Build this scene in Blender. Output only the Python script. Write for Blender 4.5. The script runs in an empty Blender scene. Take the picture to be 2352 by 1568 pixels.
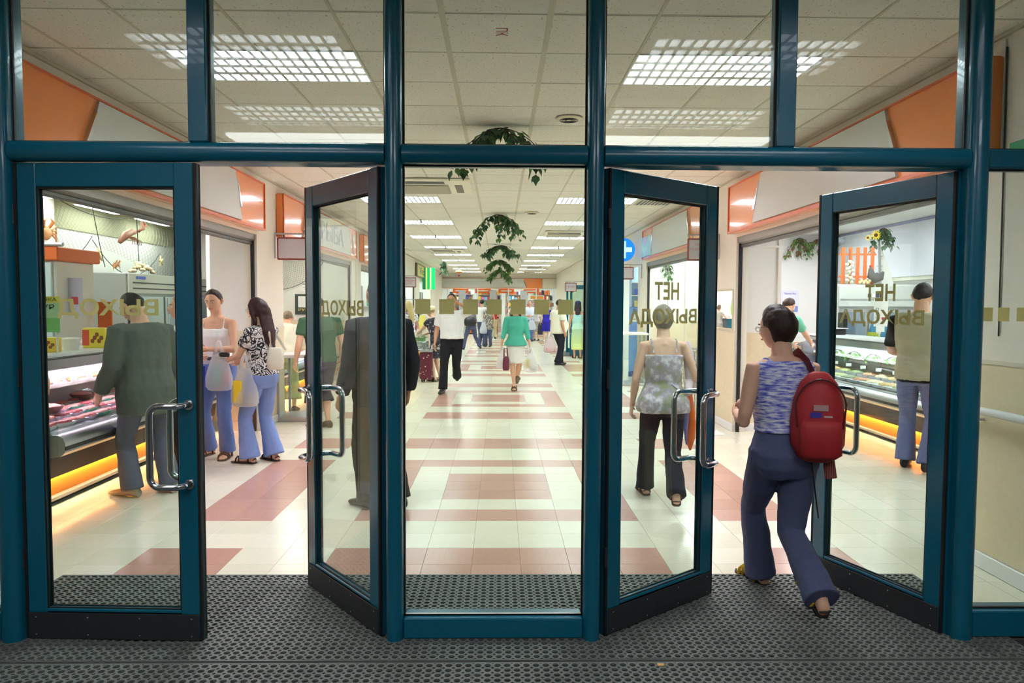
import bpy, bmesh, math, random
from mathutils import Vector, Matrix, noise
PI = math.pi
sc = bpy.context.scene
COL = sc.collection
rnd = random.Random(7)

# ------------------------------------------------------------ camera, world, exposure
cam_d = bpy.data.cameras.new('camera')
cam = bpy.data.objects.new('camera', cam_d); COL.objects.link(cam)
cam_d.sensor_width = 36.0
cam_d.lens = 1679.4 / 2352 * 36
cam_d.clip_start = 0.05
cam_d.clip_end = 200
CAMZ = 1.595
cam.matrix_world = (Matrix.Translation((0, 0, CAMZ)) @ Matrix.Rotation(-0.017, 4, 'Z')
                    @ Matrix.Rotation(PI / 2 - 0.051, 4, 'X') @ Matrix.Rotation(0.0048, 4, 'Z'))
sc.camera = cam
sc.view_settings.view_transform = 'Standard'
sc.view_settings.look = 'None'
sc.view_settings.exposure = 0.52
sc.view_settings.gamma = 1.0
sc.view_settings.use_curve_mapping = False
sc.cycles.transparent_max_bounces = 24
sc.cycles.max_bounces = 8
sc.cycles.diffuse_bounces = 4
sc.cycles.caustics_reflective = False
sc.cycles.caustics_refractive = False
wd = bpy.data.worlds.new('world'); sc.world = wd; wd.use_nodes = True
wd.node_tree.nodes['Background'].inputs[0].default_value = (0.55, 0.6, 0.65, 1)
wd.node_tree.nodes['Background'].inputs[1].default_value = 0.06
CEIL = 3.188
HALL_LIGHT = 46.0        # radiance of a hall fixture's tubes
VEST_LIGHT = 7.5
STALL_LIGHT = 20.0

# ------------------------------------------------------------ helpers
def lin(c):
    return tuple(((v / 255) / 12.92 if v / 255 <= 0.04045 else ((v / 255 + 0.055) / 1.055) ** 2.4) for v in c)

MATS = {}
def mat(name, rgb=(200, 200, 200), rough=0.5, metal=0.0, spec=0.5, var=0.0, vscale=8.0, bump=0.0, bscale=60.0,
        emit=None, es=0.0, alpha=1.0, coat=0.0, trans=0.0, subs=0.0, stretch=None):
    if name in MATS: return MATS[name]
    m = bpy.data.materials.new(name); m.use_nodes = True
    nt = m.node_tree; b = nt.nodes['Principled BSDF']
    col = (*lin(rgb), 1)
    b.inputs['Base Color'].default_value = col
    b.inputs['Roughness'].default_value = rough
    b.inputs['Metallic'].default_value = metal
    b.inputs['Specular IOR Level'].default_value = spec
    b.inputs['Coat Weight'].default_value = coat
    if trans: b.inputs['Transmission Weight'].default_value = trans
    if alpha < 1: b.inputs['Alpha'].default_value = alpha
    if emit is not None:
        b.inputs['Emission Color'].default_value = (*lin(emit), 1)
        b.inputs['Emission Strength'].default_value = es
    if var or bump:
        tc = nt.nodes.new('ShaderNodeTexCoord'); src = tc.outputs['Object']
        if stretch:
            mp = nt.nodes.new('ShaderNodeMapping'); mp.inputs['Scale'].default_value = stretch
            nt.links.new(src, mp.inputs[0]); src = mp.outputs[0]
    if var:
        n = nt.nodes.new('ShaderNodeTexNoise'); n.inputs['Scale'].default_value = vscale; n.inputs['Detail'].default_value = 5
        nt.links.new(src, n.inputs['Vector'])
        mx = nt.nodes.new('ShaderNodeMix'); mx.data_type = 'RGBA'
        mx.inputs[6].default_value = tuple(max(0, c * (1 - var)) for c in col[:3]) + (1,)
        mx.inputs[7].default_value = tuple(min(1, c * (1 + var)) for c in col[:3]) + (1,)
        nt.links.new(n.outputs['Fac'], mx.inputs[0]); nt.links.new(mx.outputs[2], b.inputs['Base Color'])
    if bump:
        n = nt.nodes.new('ShaderNodeTexNoise'); n.inputs['Scale'].default_value = bscale; n.inputs['Detail'].default_value = 4
        nt.links.new(src, n.inputs['Vector'])
        bp = nt.nodes.new('ShaderNodeBump'); bp.inputs['Strength'].default_value = bump; bp.inputs['Distance'].default_value = 0.01
        nt.links.new(n.outputs['Fac'], bp.inputs['Height']); nt.links.new(bp.outputs[0], b.inputs['Normal'])
    MATS[name] = m
    return m

def pat(name, cols, kind='noise', scale=8.0, stops=None, rough=0.8, distort=0.0, stretch=(1, 1, 1), rot=(0, 0, 0), hard=True):
    """a printed or woven pattern through a colour ramp"""
    if name in MATS: return MATS[name]
    m = bpy.data.materials.new(name); m.use_nodes = True
    nt = m.node_tree; b = nt.nodes['Principled BSDF']; b.inputs['Roughness'].default_value = rough
    tc = nt.nodes.new('ShaderNodeTexCoord'); mp = nt.nodes.new('ShaderNodeMapping')
    mp.inputs['Scale'].default_value = stretch; mp.inputs['Rotation'].default_value = rot
    nt.links.new(tc.outputs['Object'], mp.inputs[0])
    if kind == 'noise':
        t = nt.nodes.new('ShaderNodeTexNoise'); t.inputs['Scale'].default_value = scale; t.inputs['Detail'].default_value = 3; t.inputs['Distortion'].default_value = distort
        out = t.outputs['Fac']
    elif kind == 'voronoi':
        t = nt.nodes.new('ShaderNodeTexVoronoi'); t.inputs['Scale'].default_value = scale; out = t.outputs['Distance']
    elif kind == 'wave':
        t = nt.nodes.new('ShaderNodeTexWave'); t.inputs['Scale'].default_value = scale; t.inputs['Distortion'].default_value = distort
        t.inputs['Detail'].default_value = 1; out = t.outputs['Fac']
    nt.links.new(mp.outputs[0], t.inputs['Vector'])
    r = nt.nodes.new('ShaderNodeValToRGB'); e = r.color_ramp.elements
    if hard: r.color_ramp.interpolation = 'CONSTANT'
    stops = stops or [i / len(cols) for i in range(len(cols))]
    while len(e) < len(cols): e.new(0.5)
    for i, (s, c) in enumerate(zip(stops, cols)):
        e[i].position = s; e[i].color = (*lin(c), 1)
    nt.links.new(out, r.inputs[0]); nt.links.new(r.outputs[0], b.inputs['Base Color'])
    MATS[name] = m
    return m

def emat(name, rgb, s):
    if name in MATS: return MATS[name]
    m = bpy.data.materials.new(name); m.use_nodes = True; nt = m.node_tree
    nt.nodes.clear(); o = nt.nodes.new('ShaderNodeOutputMaterial'); e = nt.nodes.new('ShaderNodeEmission')
    e.inputs[0].default_value = (*lin(rgb), 1); e.inputs[1].default_value = s
    nt.links.new(e.outputs[0], o.inputs[0]); MATS[name] = m
    return m

def glassmat(name, tint=(238, 246, 242), ior=1.5, haze=0.0):
    if name in MATS: return MATS[name]
    m = bpy.data.materials.new(name); m.use_nodes = True; nt = m.node_tree; nt.nodes.clear()
    o = nt.nodes.new('ShaderNodeOutputMaterial'); t = nt.nodes.new('ShaderNodeBsdfTransparent'); g = nt.nodes.new('ShaderNodeBsdfGlossy')
    t.inputs[0].default_value = (*lin(tint), 1); g.inputs['Roughness'].default_value = 0.01
    f = nt.nodes.new('ShaderNodeFresnel'); ge = nt.nodes.new('ShaderNodeNewGeometry')
    mr = nt.nodes.new('ShaderNodeMapRange'); mr.inputs[3].default_value = ior; mr.inputs[4].default_value = 1 / ior
    nt.links.new(ge.outputs['Backfacing'], mr.inputs[0]); nt.links.new(mr.outputs[0], f.inputs[0])   # same reflectance on both faces of the pane
    mx = nt.nodes.new('ShaderNodeMixShader')
    nt.links.new(f.outputs[0], mx.inputs[0]); nt.links.new(t.outputs[0], mx.inputs[1]); nt.links.new(g.outputs[0], mx.inputs[2])
    last = mx.outputs[0]
    if haze:
        d = nt.nodes.new('ShaderNodeBsdfDiffuse'); d.inputs[0].default_value = (.8, .82, .8, 1)
        m2 = nt.nodes.new('ShaderNodeMixShader'); m2.inputs[0].default_value = haze
        nt.links.new(last, m2.inputs[1]); nt.links.new(d.outputs[0], m2.inputs[2]); last = m2.outputs[0]
    nt.links.new(last, o.inputs[0]); MATS[name] = m
    return m

MW = {}
class MB:
    def __init__(s): s.v = []; s.f = []; s.m = []; s.mi = 0
    def add(s, vs, fs):
        n = len(s.v); s.v += [tuple(v) for v in vs]
        s.f += [tuple(i + n for i in f) for f in fs]; s.m += [s.mi] * len(fs); return s
    def box(s, x0, x1, y0, y1, z0, z1):
        if x0 > x1: x0, x1 = x1, x0
        if y0 > y1: y0, y1 = y1, y0
        vs = [(x, y, z) for z in (z0, z1) for y in (y0, y1) for x in (x0, x1)]
        return s.add(vs, [(0, 2, 3, 1), (4, 5, 7, 6), (0, 1, 5, 4), (2, 6, 7, 3), (0, 4, 6, 2), (1, 3, 7, 5)])
    def bbox(s, x0, x1, y0, y1, z0, z1, b=0.005):
        """box with chamfered edges"""
        if x0 > x1: x0, x1 = x1, x0
        if y0 > y1: y0, y1 = y1, y0
        b = min(b, (x1 - x0) * .45, (y1 - y0) * .45, (z1 - z0) * .45)
        rings = []
        for z, i in ((z0, b), (z0 + b, 0), (z1 - b, 0), (z1, b)):
            X0, X1, Y0, Y1 = x0 + i, x1 - i, y0 + i, y1 - i
            rings.append([(X0 + b, Y0, z), (X1 - b, Y0, z), (X1, Y0 + b, z), (X1, Y1 - b, z), (X1 - b, Y1, z), (X0 + b, Y1, z), (X0, Y1 - b, z), (X0, Y0 + b, z)])
        return s.loft(rings)
    def loft(s, rings, cap=True):
        k = len(rings[0]); vs = [p for r in rings for p in r]; fs = []
        for i in range(len(rings) - 1):
            for j in range(k):
                a = i * k + j; b = i * k + (j + 1) % k
                fs.append((a, b, b + k, a + k))
        if cap:
            fs.append(tuple(reversed(range(k)))); n = (len(rings) - 1) * k; fs.append(tuple(range(n, n + k)))
        return s.add(vs, fs)
    def tube(s, pts, rad, n=10, ref=(0, 0, 1), cap=True, flat=1.0):
        pts = [Vector(p) for p in pts]
        if not isinstance(rad, (list, tuple)): rad = [rad] * len(pts)
        rings = []; side = None
        for i, p in enumerate(pts):
            a = pts[max(0, i - 1)]; b = pts[min(len(pts) - 1, i + 1)]
            t = (b - a); t = t.normalized() if t.length > 1e-9 else Vector((0, 0, 1))
            if side is None:
                r = Vector(ref)
                if abs(t.dot(r)) > .95: r = Vector((0, 1, 0)) if abs(t.y) < .9 else Vector((1, 0, 0))
                side = t.cross(r).normalized()
            side = (side - t * side.dot(t)).normalized(); up = side.cross(t)
            r_ = rad[i]; ra, rb = (r_ if isinstance(r_, (list, tuple)) else (r_, r_ * flat))
            rings.append([p + side * (ra * math.cos(2 * PI * j / n)) + up * (rb * math.sin(2 * PI * j / n)) for j in range(n)])
        return s.loft(rings, cap)
    def cyl(s, x, y, z0, z1, r, n=16, r2=None):
        return s.tube([(x, y, z0), (x, y, z1)], [r, r if r2 is None else r2], n)
    def ball(s, c, r, n=12, k=8):
        if not isinstance(r, (list, tuple)): r = (r, r, r)
        rings = []
        for i in range(1, k):
            a = PI * i / k
            rings.append([(c[0] + r[0] * math.sin(a) * math.cos(2 * PI * j / n), c[1] + r[1] * math.sin(a) * math.sin(2 * PI * j / n), c[2] - r[2] * math.cos(a)) for j in range(n)])
        return s.loft(rings)
    def lathe(s, prof, c=(0, 0, 0), n=20, cap=True):
        return s.loft([[(c[0] + r * math.cos(2 * PI * j / n), c[1] + r * math.sin(2 * PI * j / n), c[2] + z) for j in range(n)] for r, z in prof], cap)
    def prism(s, poly, a, b, axis='y'):
        """closed polygon extruded along an axis from a to b"""
        def P(u, v, w): return {'y': (u, w, v), 'x': (w, u, v), 'z': (u, v, w)}[axis]
        return s.loft([[P(u, v, a) for u, v in poly], [P(u, v, b) for u, v in poly]])
    def xf(s, M):
        s.v = [tuple(M @ Vector(v)) for v in s.v]; return s
    def build(s, name, mats, parent=None, smooth=False, world=True, kind=None, label=None, fix=True):
        vs = s.v
        if parent is not None and world:
            I = MW[parent.name].inverted(); vs = [tuple(I @ Vector(v)) for v in vs]
        me = bpy.data.meshes.new(name); me.from_pydata(vs, [], s.f)
        if not isinstance(mats, (list, tuple)): mats = [mats]
        for m in mats: me.materials.append(m)
        if len(mats) > 1: me.polygons.foreach_set('material_index', s.m)
        if fix:
            bm = bmesh.new(); bm.from_mesh(me); bmesh.ops.recalc_face_normals(bm, faces=bm.faces); bm.to_mesh(me); bm.free()
        if smooth:
            me.polygons.foreach_set('use_smooth', [True] * len(me.polygons))
            if smooth != 'all': me.set_sharp_from_angle(angle=0.7)
        me.update()
        return link(name, me, parent, kind, label)

def link(name, me, parent=None, kind=None, label=None):
    o = bpy.data.objects.new(name, me); COL.objects.link(o)
    if parent is not None: o.parent = parent; MW[o.name] = MW[parent.name]
    else: MW[o.name] = Matrix.Identity(4)
    if kind: o['kind'] = kind
    if label: o['label'] = label
    return o

def tag(o, label, cat, group=None):
    o['label'] = label; o['category'] = cat
    if group: o['group'] = group
    return o

def thing(name, label, cat, loc=(0, 0, 0), rz=0.0, group=None, kind=None, rot=None):
    o = bpy.data.objects.new(name, None); COL.objects.link(o)
    o.empty_display_size = 0.1
    o.location = loc; o.rotation_euler = rot if rot else (0, 0, rz)
    MW[o.name] = Matrix.Translation(loc) @ (o.rotation_euler.to_matrix().to_4x4())
    if label: tag(o, label, cat, group)
    if kind: o['kind'] = kind
    return o

def setloc(o, loc, rz=0.0):
    o.location = loc; o.rotation_euler = (0, 0, rz); MW[o.name] = Matrix.Translation(loc) @ Matrix.Rotation(rz, 4, 'Z')

def dup(root, loc=None, rz=None, label=None, rot=None, group=None):
    r = root.copy(); COL.objects.link(r)
    if loc is not None: r.location = loc
    if rz is not None: r.rotation_euler = (0, 0, rz)
    if rot is not None: r.rotation_euler = rot
    if label: r['label'] = label
    if group: r['group'] = group
    MW[r.name] = Matrix.Translation(r.location) @ r.rotation_euler.to_matrix().to_4x4()
    for ch in list(root.children):
        c = ch.copy(); COL.objects.link(c); c.parent = r; MW[c.name] = MW[r.name]
        for g in list(ch.children):
            d = g.copy(); COL.objects.link(d); d.parent = c; MW[d.name] = MW[r.name]
    return r

TMP = bpy.data.scenes.new('workshop'); DROP = []
def evaluated_mesh(o):
    """mesh of o with its modifiers, evaluated on its own"""
    TMP.collection.objects.link(o)
    with bpy.context.temp_override(scene=TMP, view_layer=TMP.view_layers[0]):
        me = bpy.data.meshes.new_from_object(o.evaluated_get(bpy.context.evaluated_depsgraph_get()))
    TMP.collection.objects.unlink(o); return me

def text_mesh(txt, size, ext=0.0008, bold=0.0):
    cu = bpy.data.curves.new('t', 'FONT'); cu.body = txt; cu.size = size; cu.extrude = ext; cu.align_x = 'CENTER'; cu.resolution_u = 3; cu.offset = bold
    o = bpy.data.objects.new('t', cu); me = evaluated_mesh(o)
    DROP.extend((o, cu))
    return me

def text(name, txt, M, w, h, m, parent=None, bold=0.0, label=None):
    """flat lettering; M maps the local (x right, z up) plane to the world; fitted to w x h"""
    me = text_mesh(txt, 1.0)
    xs = [v.co.x for v in me.vertices]; ys = [v.co.y for v in me.vertices]
    x0, x1, y0, y1 = min(xs), max(xs), min(ys), max(ys)
    I = MW[parent.name].inverted() if parent is not None else Matrix.Identity(4)
    for v in me.vertices:
        p = Vector(((v.co.x - (x0 + x1) / 2) / (x1 - x0) * w, v.co.z, (v.co.y - (y0 + y1) / 2) / (y1 - y0) * h))
        v.co = I @ (M @ p)
    me.name = name; me.materials.clear(); me.materials.append(m)
    return link(name, me, parent, label=label)

def ordw(n):
    return ORD[n] if n < 20 else 'number %d' % (n + 1)
ORD = ['first', 'second', 'third', 'fourth', 'fifth', 'sixth', 'seventh', 'eighth', 'ninth', 'tenth', 'eleventh', 'twelfth', 'thirteenth', 'fourteenth', 'fifteenth', 'sixteenth', 'seventeenth', 'eighteenth', 'nineteenth', 'twentieth']

# ------------------------------------------------------------ materials
teal = mat('teal_paint', (0, 98, 124), 0.28, spec=.5, coat=.3, var=.04, vscale=3)
rubber = mat('black_rubber', (22, 20, 20), 0.7)
chrome = mat('chrome', (205, 208, 215), 0.16, 1.0)
steel = mat('brushed_steel', (178, 180, 182), 0.34, 1.0, bump=.05, bscale=90)
alu = mat('aluminium', (190, 190, 192), 0.4, .9)
kickm = mat('dark_kick_plate', (62, 64, 68), 0.45, .5, var=.12, vscale=14)
glass = glassmat('clear_glass')
caseglass = glassmat('case_glass', (240, 248, 246))
gold = mat('olive_gold_film', (172, 164, 108), 0.5, var=.04, vscale=5)
_g = gold.node_tree; _t = _g.nodes.new('ShaderNodeBsdfTranslucent'); _t.inputs[0].default_value = (*lin((196, 186, 126)), 1); _m = _g.nodes.new('ShaderNodeMixShader'); _m.inputs[0].default_value = .6
_g.links.new(_g.nodes['Principled BSDF'].outputs[0], _m.inputs[1]); _g.links.new(_t.outputs[0], _m.inputs[2]); _g.links.new(_m.outputs[0], _g.nodes['Material Output'].inputs[0])
white = mat('white_paint', (238, 235, 228), 0.6, bump=.02)
cream = mat('cream_wall', (240, 234, 222), 0.75, var=.02, vscale=2)
grey_wall = mat('stall_wall_white', (236, 236, 232), 0.7)
olive_wall = mat('stall_ceiling_olive', (176, 172, 142), 0.8, var=.05)
wains = mat('beige_wainscot', (228, 213, 182), 0.5, var=.09, vscale=22, bump=.06, bscale=30)
basewhite = mat('white_skirting', (238, 238, 240), 0.35)
orange = mat('orange_panel', (236, 130, 52), 0.18, coat=.5, var=.03, vscale=3)
orange_edge = mat('orange_edge', (214, 96, 44), 0.3)
grey_panel = mat('grey_sign_panel', (204, 203, 198), 0.35, var=.03, vscale=2)
dark = mat('dark_grey', (45, 46, 50), 0.5)
black = mat('black_plastic', (16, 16, 18), 0.45)
shutter = mat('shutter_metal', (150, 146, 138), 0.4, .7, var=.1, vscale=30)
orange_plast = mat('orange_plastic', (236, 110, 40), 0.4)
# ------------------------------------------------------------ large structure: floor
TX0, TY0 = -0.016 - 0.15, -0.083
m_cream = [mat('vinyl_cream_%d' % i, c, 0.2, spec=.5, var=.035, vscale=26, bump=.01, bscale=14) for i, c in enumerate(((233, 228, 208), (229, 224, 203), (236, 231, 212)))]
m_brown = [mat('vinyl_rose_brown_%d' % i, c, 0.2, spec=.5, var=.07, vscale=34, bump=.01, bscale=14) for i, c in enumerate(((196, 150, 136), (191, 145, 130), (200, 154, 140)))]
def is_brown(i, u):
    """i: column (0 = centre tile), u: row"""
    k = u % 20; s = abs(i)
    if i in (6, 7, -6, -7): return (14 <= k < 16) or (18 <= k or k < 5) or (7 <= k < 9)
    if s > 3: return False
    if 14 <= k < 16 or 7 <= k < 9: return True
    r = (u - 18) % 20
    if 0 <= r < 7:
        if r in (0, 6) or s == 3: return True
        if 2 <= r <= 4 and s <= 1: return True
    return False
FX0, FX1 = -6.3, 6.9
fl = MB().box(FX0, FX1, 3.4, 46, -.06, -.004).build('floor', mat('floor_screed', (120, 112, 100), .9), kind='structure')
proto_tile = {}
def tile_mesh(m):
    if m.name in proto_tile: return proto_tile[m.name]
    g = .0006; b = .0012; h = .3
    mb = MB().loft([[(g, g, -.004), (h - g, g, -.004), (h - g, h - g, -.004), (g, h - g, -.004)],
                    [(g, g, -b), (h - g, g, -b), (h - g, h - g, -b), (g, h - g, -b)],
                    [(g + b, g + b, 0), (h - g - b, g + b, 0), (h - g - b, h - g - b, 0), (g + b, h - g - b, 0)]])
    me = bpy.data.meshes.new('floor_tile'); me.from_pydata(mb.v, [], mb.f); me.materials.append(m)
    proto_tile[m.name] = me
    return me
rest = MB(); nearc = 0
for u in range(12, 154):
    for i in range(-21, 24):
        x = TX0 + i * .3; y = TY0 + u * .3
        if x < FX0 or x + .3 > FX1: continue
        br = is_brown(i, u) and -3.0 < x < 2.9
        q = rnd.randrange(3)
        if 14 <= u < 29 and -10 <= i <= 9 and nearc < 300:
            o = link('floor_tile', tile_mesh((m_brown if br else m_cream)[q]), fl)
            o.location = (x, y, 0); nearc += 1
        else:
            rest.mi = q + (3 if br else 0)
            g = .001
            rest.add([(x + g, y + g, 0), (x + .3 - g, y + g, 0), (x + .3 - g, y + .3 - g, 0), (x + g, y + .3 - g, 0)], [(0, 1, 2, 3)])
            if u < 60:
                rest.add([(x + g, y + g, -.004), (x + .3 - g, y + g, -.004), (x + .3 - g, y + g, 0), (x + g, y + g, 0)], [(0, 1, 2, 3)])
rest.build('floor_tiles', m_cream + m_brown, fl, kind='stuff', fix=False)
MB().box(-6.3, 6.9, -4, 3.4, -.06, -.004).build('floor_vestibule', mat('vestibule_floor', (52, 54, 54), .6, var=.1), kind='structure')

# ------------------------------------------------------------ ceiling
CX0, CY0, CP = -0.325, 4.1075, 0.6284
m_ct = bpy.data.materials.new('fissured_ceiling'); m_ct.use_nodes = True
nt = m_ct.node_tree; b_ = nt.nodes['Principled BSDF']; b_.inputs['Roughness'].default_value = .95; b_.inputs['Specular IOR Level'].default_value = .1
tc = nt.nodes.new('ShaderNodeTexCoord'); mp = nt.nodes.new('ShaderNodeMapping'); mp.inputs['Scale'].default_value = (1.7, .9, 1)
nz = nt.nodes.new('ShaderNodeTexNoise'); nz.inputs['Scale'].default_value = 46; nz.inputs['Detail'].default_value = 2; nz.inputs['Distortion'].default_value = .8
rp = nt.nodes.new('ShaderNodeValToRGB'); rp.color_ramp.elements[0].position = .30; rp.color_ramp.elements[0].color = (*lin((172, 167, 156)), 1)
rp.color_ramp.elements[1].position = .36; rp.color_ramp.elements[1].color = (*lin((234, 230, 220)), 1)
nt.links.new(tc.outputs['Object'], mp.inputs[0]); nt.links.new(mp.outputs[0], nz.inputs['Vector']); nt.links.new(nz.outputs['Fac'], rp.inputs[0]); nt.links.new(rp.outputs[0], b_.inputs['Base Color'])
bp_ = nt.nodes.new('ShaderNodeBump'); bp_.inputs['Strength'].default_value = .4; bp_.inputs['Distance'].default_value = .004
nt.links.new(rp.outputs[0], bp_.inputs['Height']); nt.links.new(bp_.outputs[0], b_.inputs['Normal'])
m_tee = mat('ceiling_tee', (204, 198, 178), .7)
WL, WR = -3.0, 2.95
ce = MB().box(-3.2, 3.15, 3.4, 38.4, CEIL + .10, CEIL + .18).build('ceiling', mat('plenum', (120, 118, 110), .9), kind='structure')
light_cells = set()
for k in range(11):
    for c in (-3, -2, 2, 3): light_cells.add((c, 1 + 5 * k))
ct = {}
def ctile(x0, x1, y0, y1):
    g = .006
    key = (round(x1 - x0, 3), round(y1 - y0, 3))
    if key not in ct:
        w, h = x1 - x0, y1 - y0; b = .006
        mb = MB().loft([[(g, g, .016), (w - g, g, .016), (w - g, h - g, .016), (g, h - g, .016)],
                        [(g, g, b), (w - g, g, b), (w - g, h - g, b), (g, h - g, b)],
                        [(g + b, g + b, 0), (w - g - b, g + b, 0), (w - g - b, h - g - b, 0), (g + b, h - g - b, 0)]])
        me = bpy.data.meshes.new('ceiling_tile'); me.from_pydata(mb.v, [], mb.f); me.materials.append(m_ct); ct[key] = me
    return ct[key]
restc = MB(); nc = 0
for r in range(-1, 55):
    y0 = CY0 + r * CP; y1 = min(y0 + CP, 38.2)
    for c in range(-5, 6):
        if (c, r) in light_cells: continue
        x0 = max(WL, CX0 + c * .6); x1 = min(WR, CX0 + (c + 1) * .6)
        if x1 - x0 < .05 or y1 - y0 < .05: continue
        if nc < 300:
            o = link('ceiling_tile', ctile(x0, x1, y0, y1), ce); o.location = (x0, y0, CEIL + .001 + rnd.random() * .002); nc += 1
        else:
            restc.box(x0 + .008, x1 - .008, y0 + .008, y1 - .008, CEIL, CEIL + .015)
restc.build('ceiling_tiles', m_ct, ce, kind='stuff', fix=False)
for c in range(-4, 6):
    x = CX0 + c * .6
    w = .017 if c in (0, 1) else .009
    MB().box(x - w, x + w, 3.42, 38.2, CEIL - .001, CEIL + .012).build('main_tee', m_tee, ce)
for r in range(-1, 55):
    y = CY0 + r * CP
    if y < 38: MB().box(WL, WR, y - .005, y + .005, CEIL + .004, CEIL + .014).build('cross_tee', m_tee, ce)
MB().box(WL, WL + .022, 3.5, 38.2, CEIL - .022, CEIL + .004).build('edge_angle', m_tee, ce)
MB().box(WR - .022, WR, 3.5, 38.2, CEIL - .022, CEIL + .004).build('edge_angle', m_tee, ce)
MB().box(-3.2, 3.15, -4, 3.4, CEIL, CEIL + .1).build('ceiling_vestibule', mat('vest_ceiling', (206, 202, 190), .9), kind='structure')

# ------------------------------------------------------------ ceiling lights (louvred)
def make_light(tubes_m, label, loc, group):
    t = thing('ceiling_light', label, 'ceiling light', loc, group=group)
    w, h = 1.2, .6284
    hs = MB()
    for a in ((0, .012, 0, h), (w - .012, w, 0, h), (0, w, 0, .012), (0, w, h - .012, h)): hs.box(*a, -.003, .075)
    hs.box(0, w, 0, h, .075, .08)
    hs.build('housing', mat('light_housing', (235, 235, 235), .4), t, world=False)
    MB().box(.014, w - .014, .014, h - .014, .068, .072).build('diffuser', tubes_m, t, world=False)
    lv = MB()
    nx, ny = 16, 4
    cw, ch = (w - .024) / nx, (h - .024) / ny
    for i in range(1, nx):
        x = .012 + i * cw
        lv.prism([(x - .011, 0), (x + .011, 0), (x + .0015, .045), (x - .0015, .045)], .012, h - .012, 'y')
    for j in range(1, ny):
        y = .012 + j * ch
        lv.prism([(y - .030, 0), (y + .030, 0), (y + .0015, .05), (y - .0015, .05)], .012, w - .012, 'x')
    lv.build('louver', mat('louver_alu', (225, 228, 232), .3, .55), t, world=False)
    return t
em_hall = emat('tube_light_hall', (246, 250, 255), HALL_LIGHT)
L0 = None
for k in range(11):
    for side, c in (('left', -3), ('right', 2)):
        loc = (CX0 + c * .6, CY0 + (1 + 5 * k) * CP, CEIL)
        lab = 'white louvred ceiling light in the %s row, %s from the glass front' % (side, ORD[k])
        if L0 is None: L0 = make_light(em_hall, lab, loc, 'louvred hall ceiling lights')
        else: dup(L0, loc, label=lab)
em_v = emat('tube_light_vestibule', (246, 250, 255), VEST_LIGHT)
V0 = None
for y, q in ((2.05, 'nearer the doors'), (.55, 'nearer the viewer')):
    for side, x in (('left', -2.13), ('right', .88)):
        lab = 'louvred vestibule ceiling light on the %s, %s' % (side, q)
        if V0 is None: V0 = make_light(em_v, lab, (x, y, CEIL - .09), 'vestibule ceiling lights')
        else: dup(V0, (x, y, CEIL - .09), label=lab)
for side, x in (('left', -2.5), ('right', .9)):
    t = thing('light_box', 'broad opal light box on the vestibule ceiling, %s side' % side, 'light box', (x, -.75, CEIL - .085))
    MB().box(0, 1.6, 0, .9, .03, .08).build('housing', white, t, world=False)
    MB().bbox(.01, 1.59, .01, .89, 0, .03, .01).build('diffuser', emat('opal_light', (250, 252, 255), VEST_LIGHT * .9), t, world=False)

# ------------------------------------------------------------ walls with stall openings
OPZ = 2.44
def side_wall(name, X, s, segs, openings):
    """s = -1 left, +1 right; wall from X outward .15"""
    w = MB()
    for a, b in segs: w.box(X, X + s * .15, a, b, 0, CEIL)
    for a, b in openings: w.box(X, X + s * .15, a, b, OPZ, CEIL)
    wl = w.build(name, cream, kind='structure')
    for a, b in segs:
        MB().box(X - s * .006, X, a, b, .1, 1.25).build('wainscot', wains, wl)
        MB().box(X - s * .012, X, a, b, 1.25, 1.275).build('wainscot_trim', mat('wainscot_cap', (222, 214, 196), .5), wl)
    return wl
segL = [(3.3, 4.7), (9.12, 10.2), (14.9, 15.9), (20.4, 21.4), (25.9, 27.4), (31.8, 38.5)]
opL = [(4.7, 9.12), (10.2, 14.9), (15.9, 20.4), (21.4, 25.9), (27.4, 31.8)]
wl_l = side_wall('wall_left', WL, -1, segL, opL)
segR = [(3.3, 4.75), (9.12, 9.2), (14.75, 15.6), (20.6, 22.3), (25.6, 27.5), (28.6, 29.4), (31.5, 38.5)]
opR = [(4.75, 9.12), (10.3, 14.75), (15.6, 20.6), (22.3, 25.6), (27.5, 28.6), (29.4, 31.5)]
wl_r = side_wall('wall_right', WR, 1, segR, opR)
# right pier with the service window
pr = MB()
pr.box(WR, WR + .15, 9.2, 10.3, 0, CEIL)
pr.build('pier_wall', cream, wl_r)
MB().box(WR - .006, WR, 9.2, 10.3, .1, 1.25).build('wainscot', wains, wl_r)
def base(n, X, s, spans):
    b = MB()
    for a, c in spans: b.bbox(X - s * .02, X, a, c, 0, .1, .006)
    return b.build(n, basewhite, kind='structure')
base('baseboard_left', WL, -1, segL)
base('baseboard_right', WR, 1, [(3.3, 4.75), (9.12, 10.3)] + segR[2:])
# window niche beyond: frame
mir = thing('wall_mirror', 'framed wall mirror on the right pier between the first two stalls', 'mirror', (WR - .01, 9.6, 1.28))
MB().box(WR - .006, WR, 9.2, 10.0, 1.3, 1.78).build('mirror_glass', mat('mirror_silver', (236, 240, 238), .01, 1.0), mir)
for a in ((9.18, 10.02, 1.28, 1.3), (9.18, 10.02, 1.78, 1.8), (10.0, 10.02, 1.3, 1.78), (9.18, 9.2, 1.3, 1.78)): MB().box(WR - .015, WR, *a).build('frame_strip', mat('beige_trim', (214, 204, 176), .5), mir)

# stall shells
def shell(name, boxes, m):
    mb = MB()
    for b in boxes: mb.box(*b)
    return mb.build(name, m, kind='structure')
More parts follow.
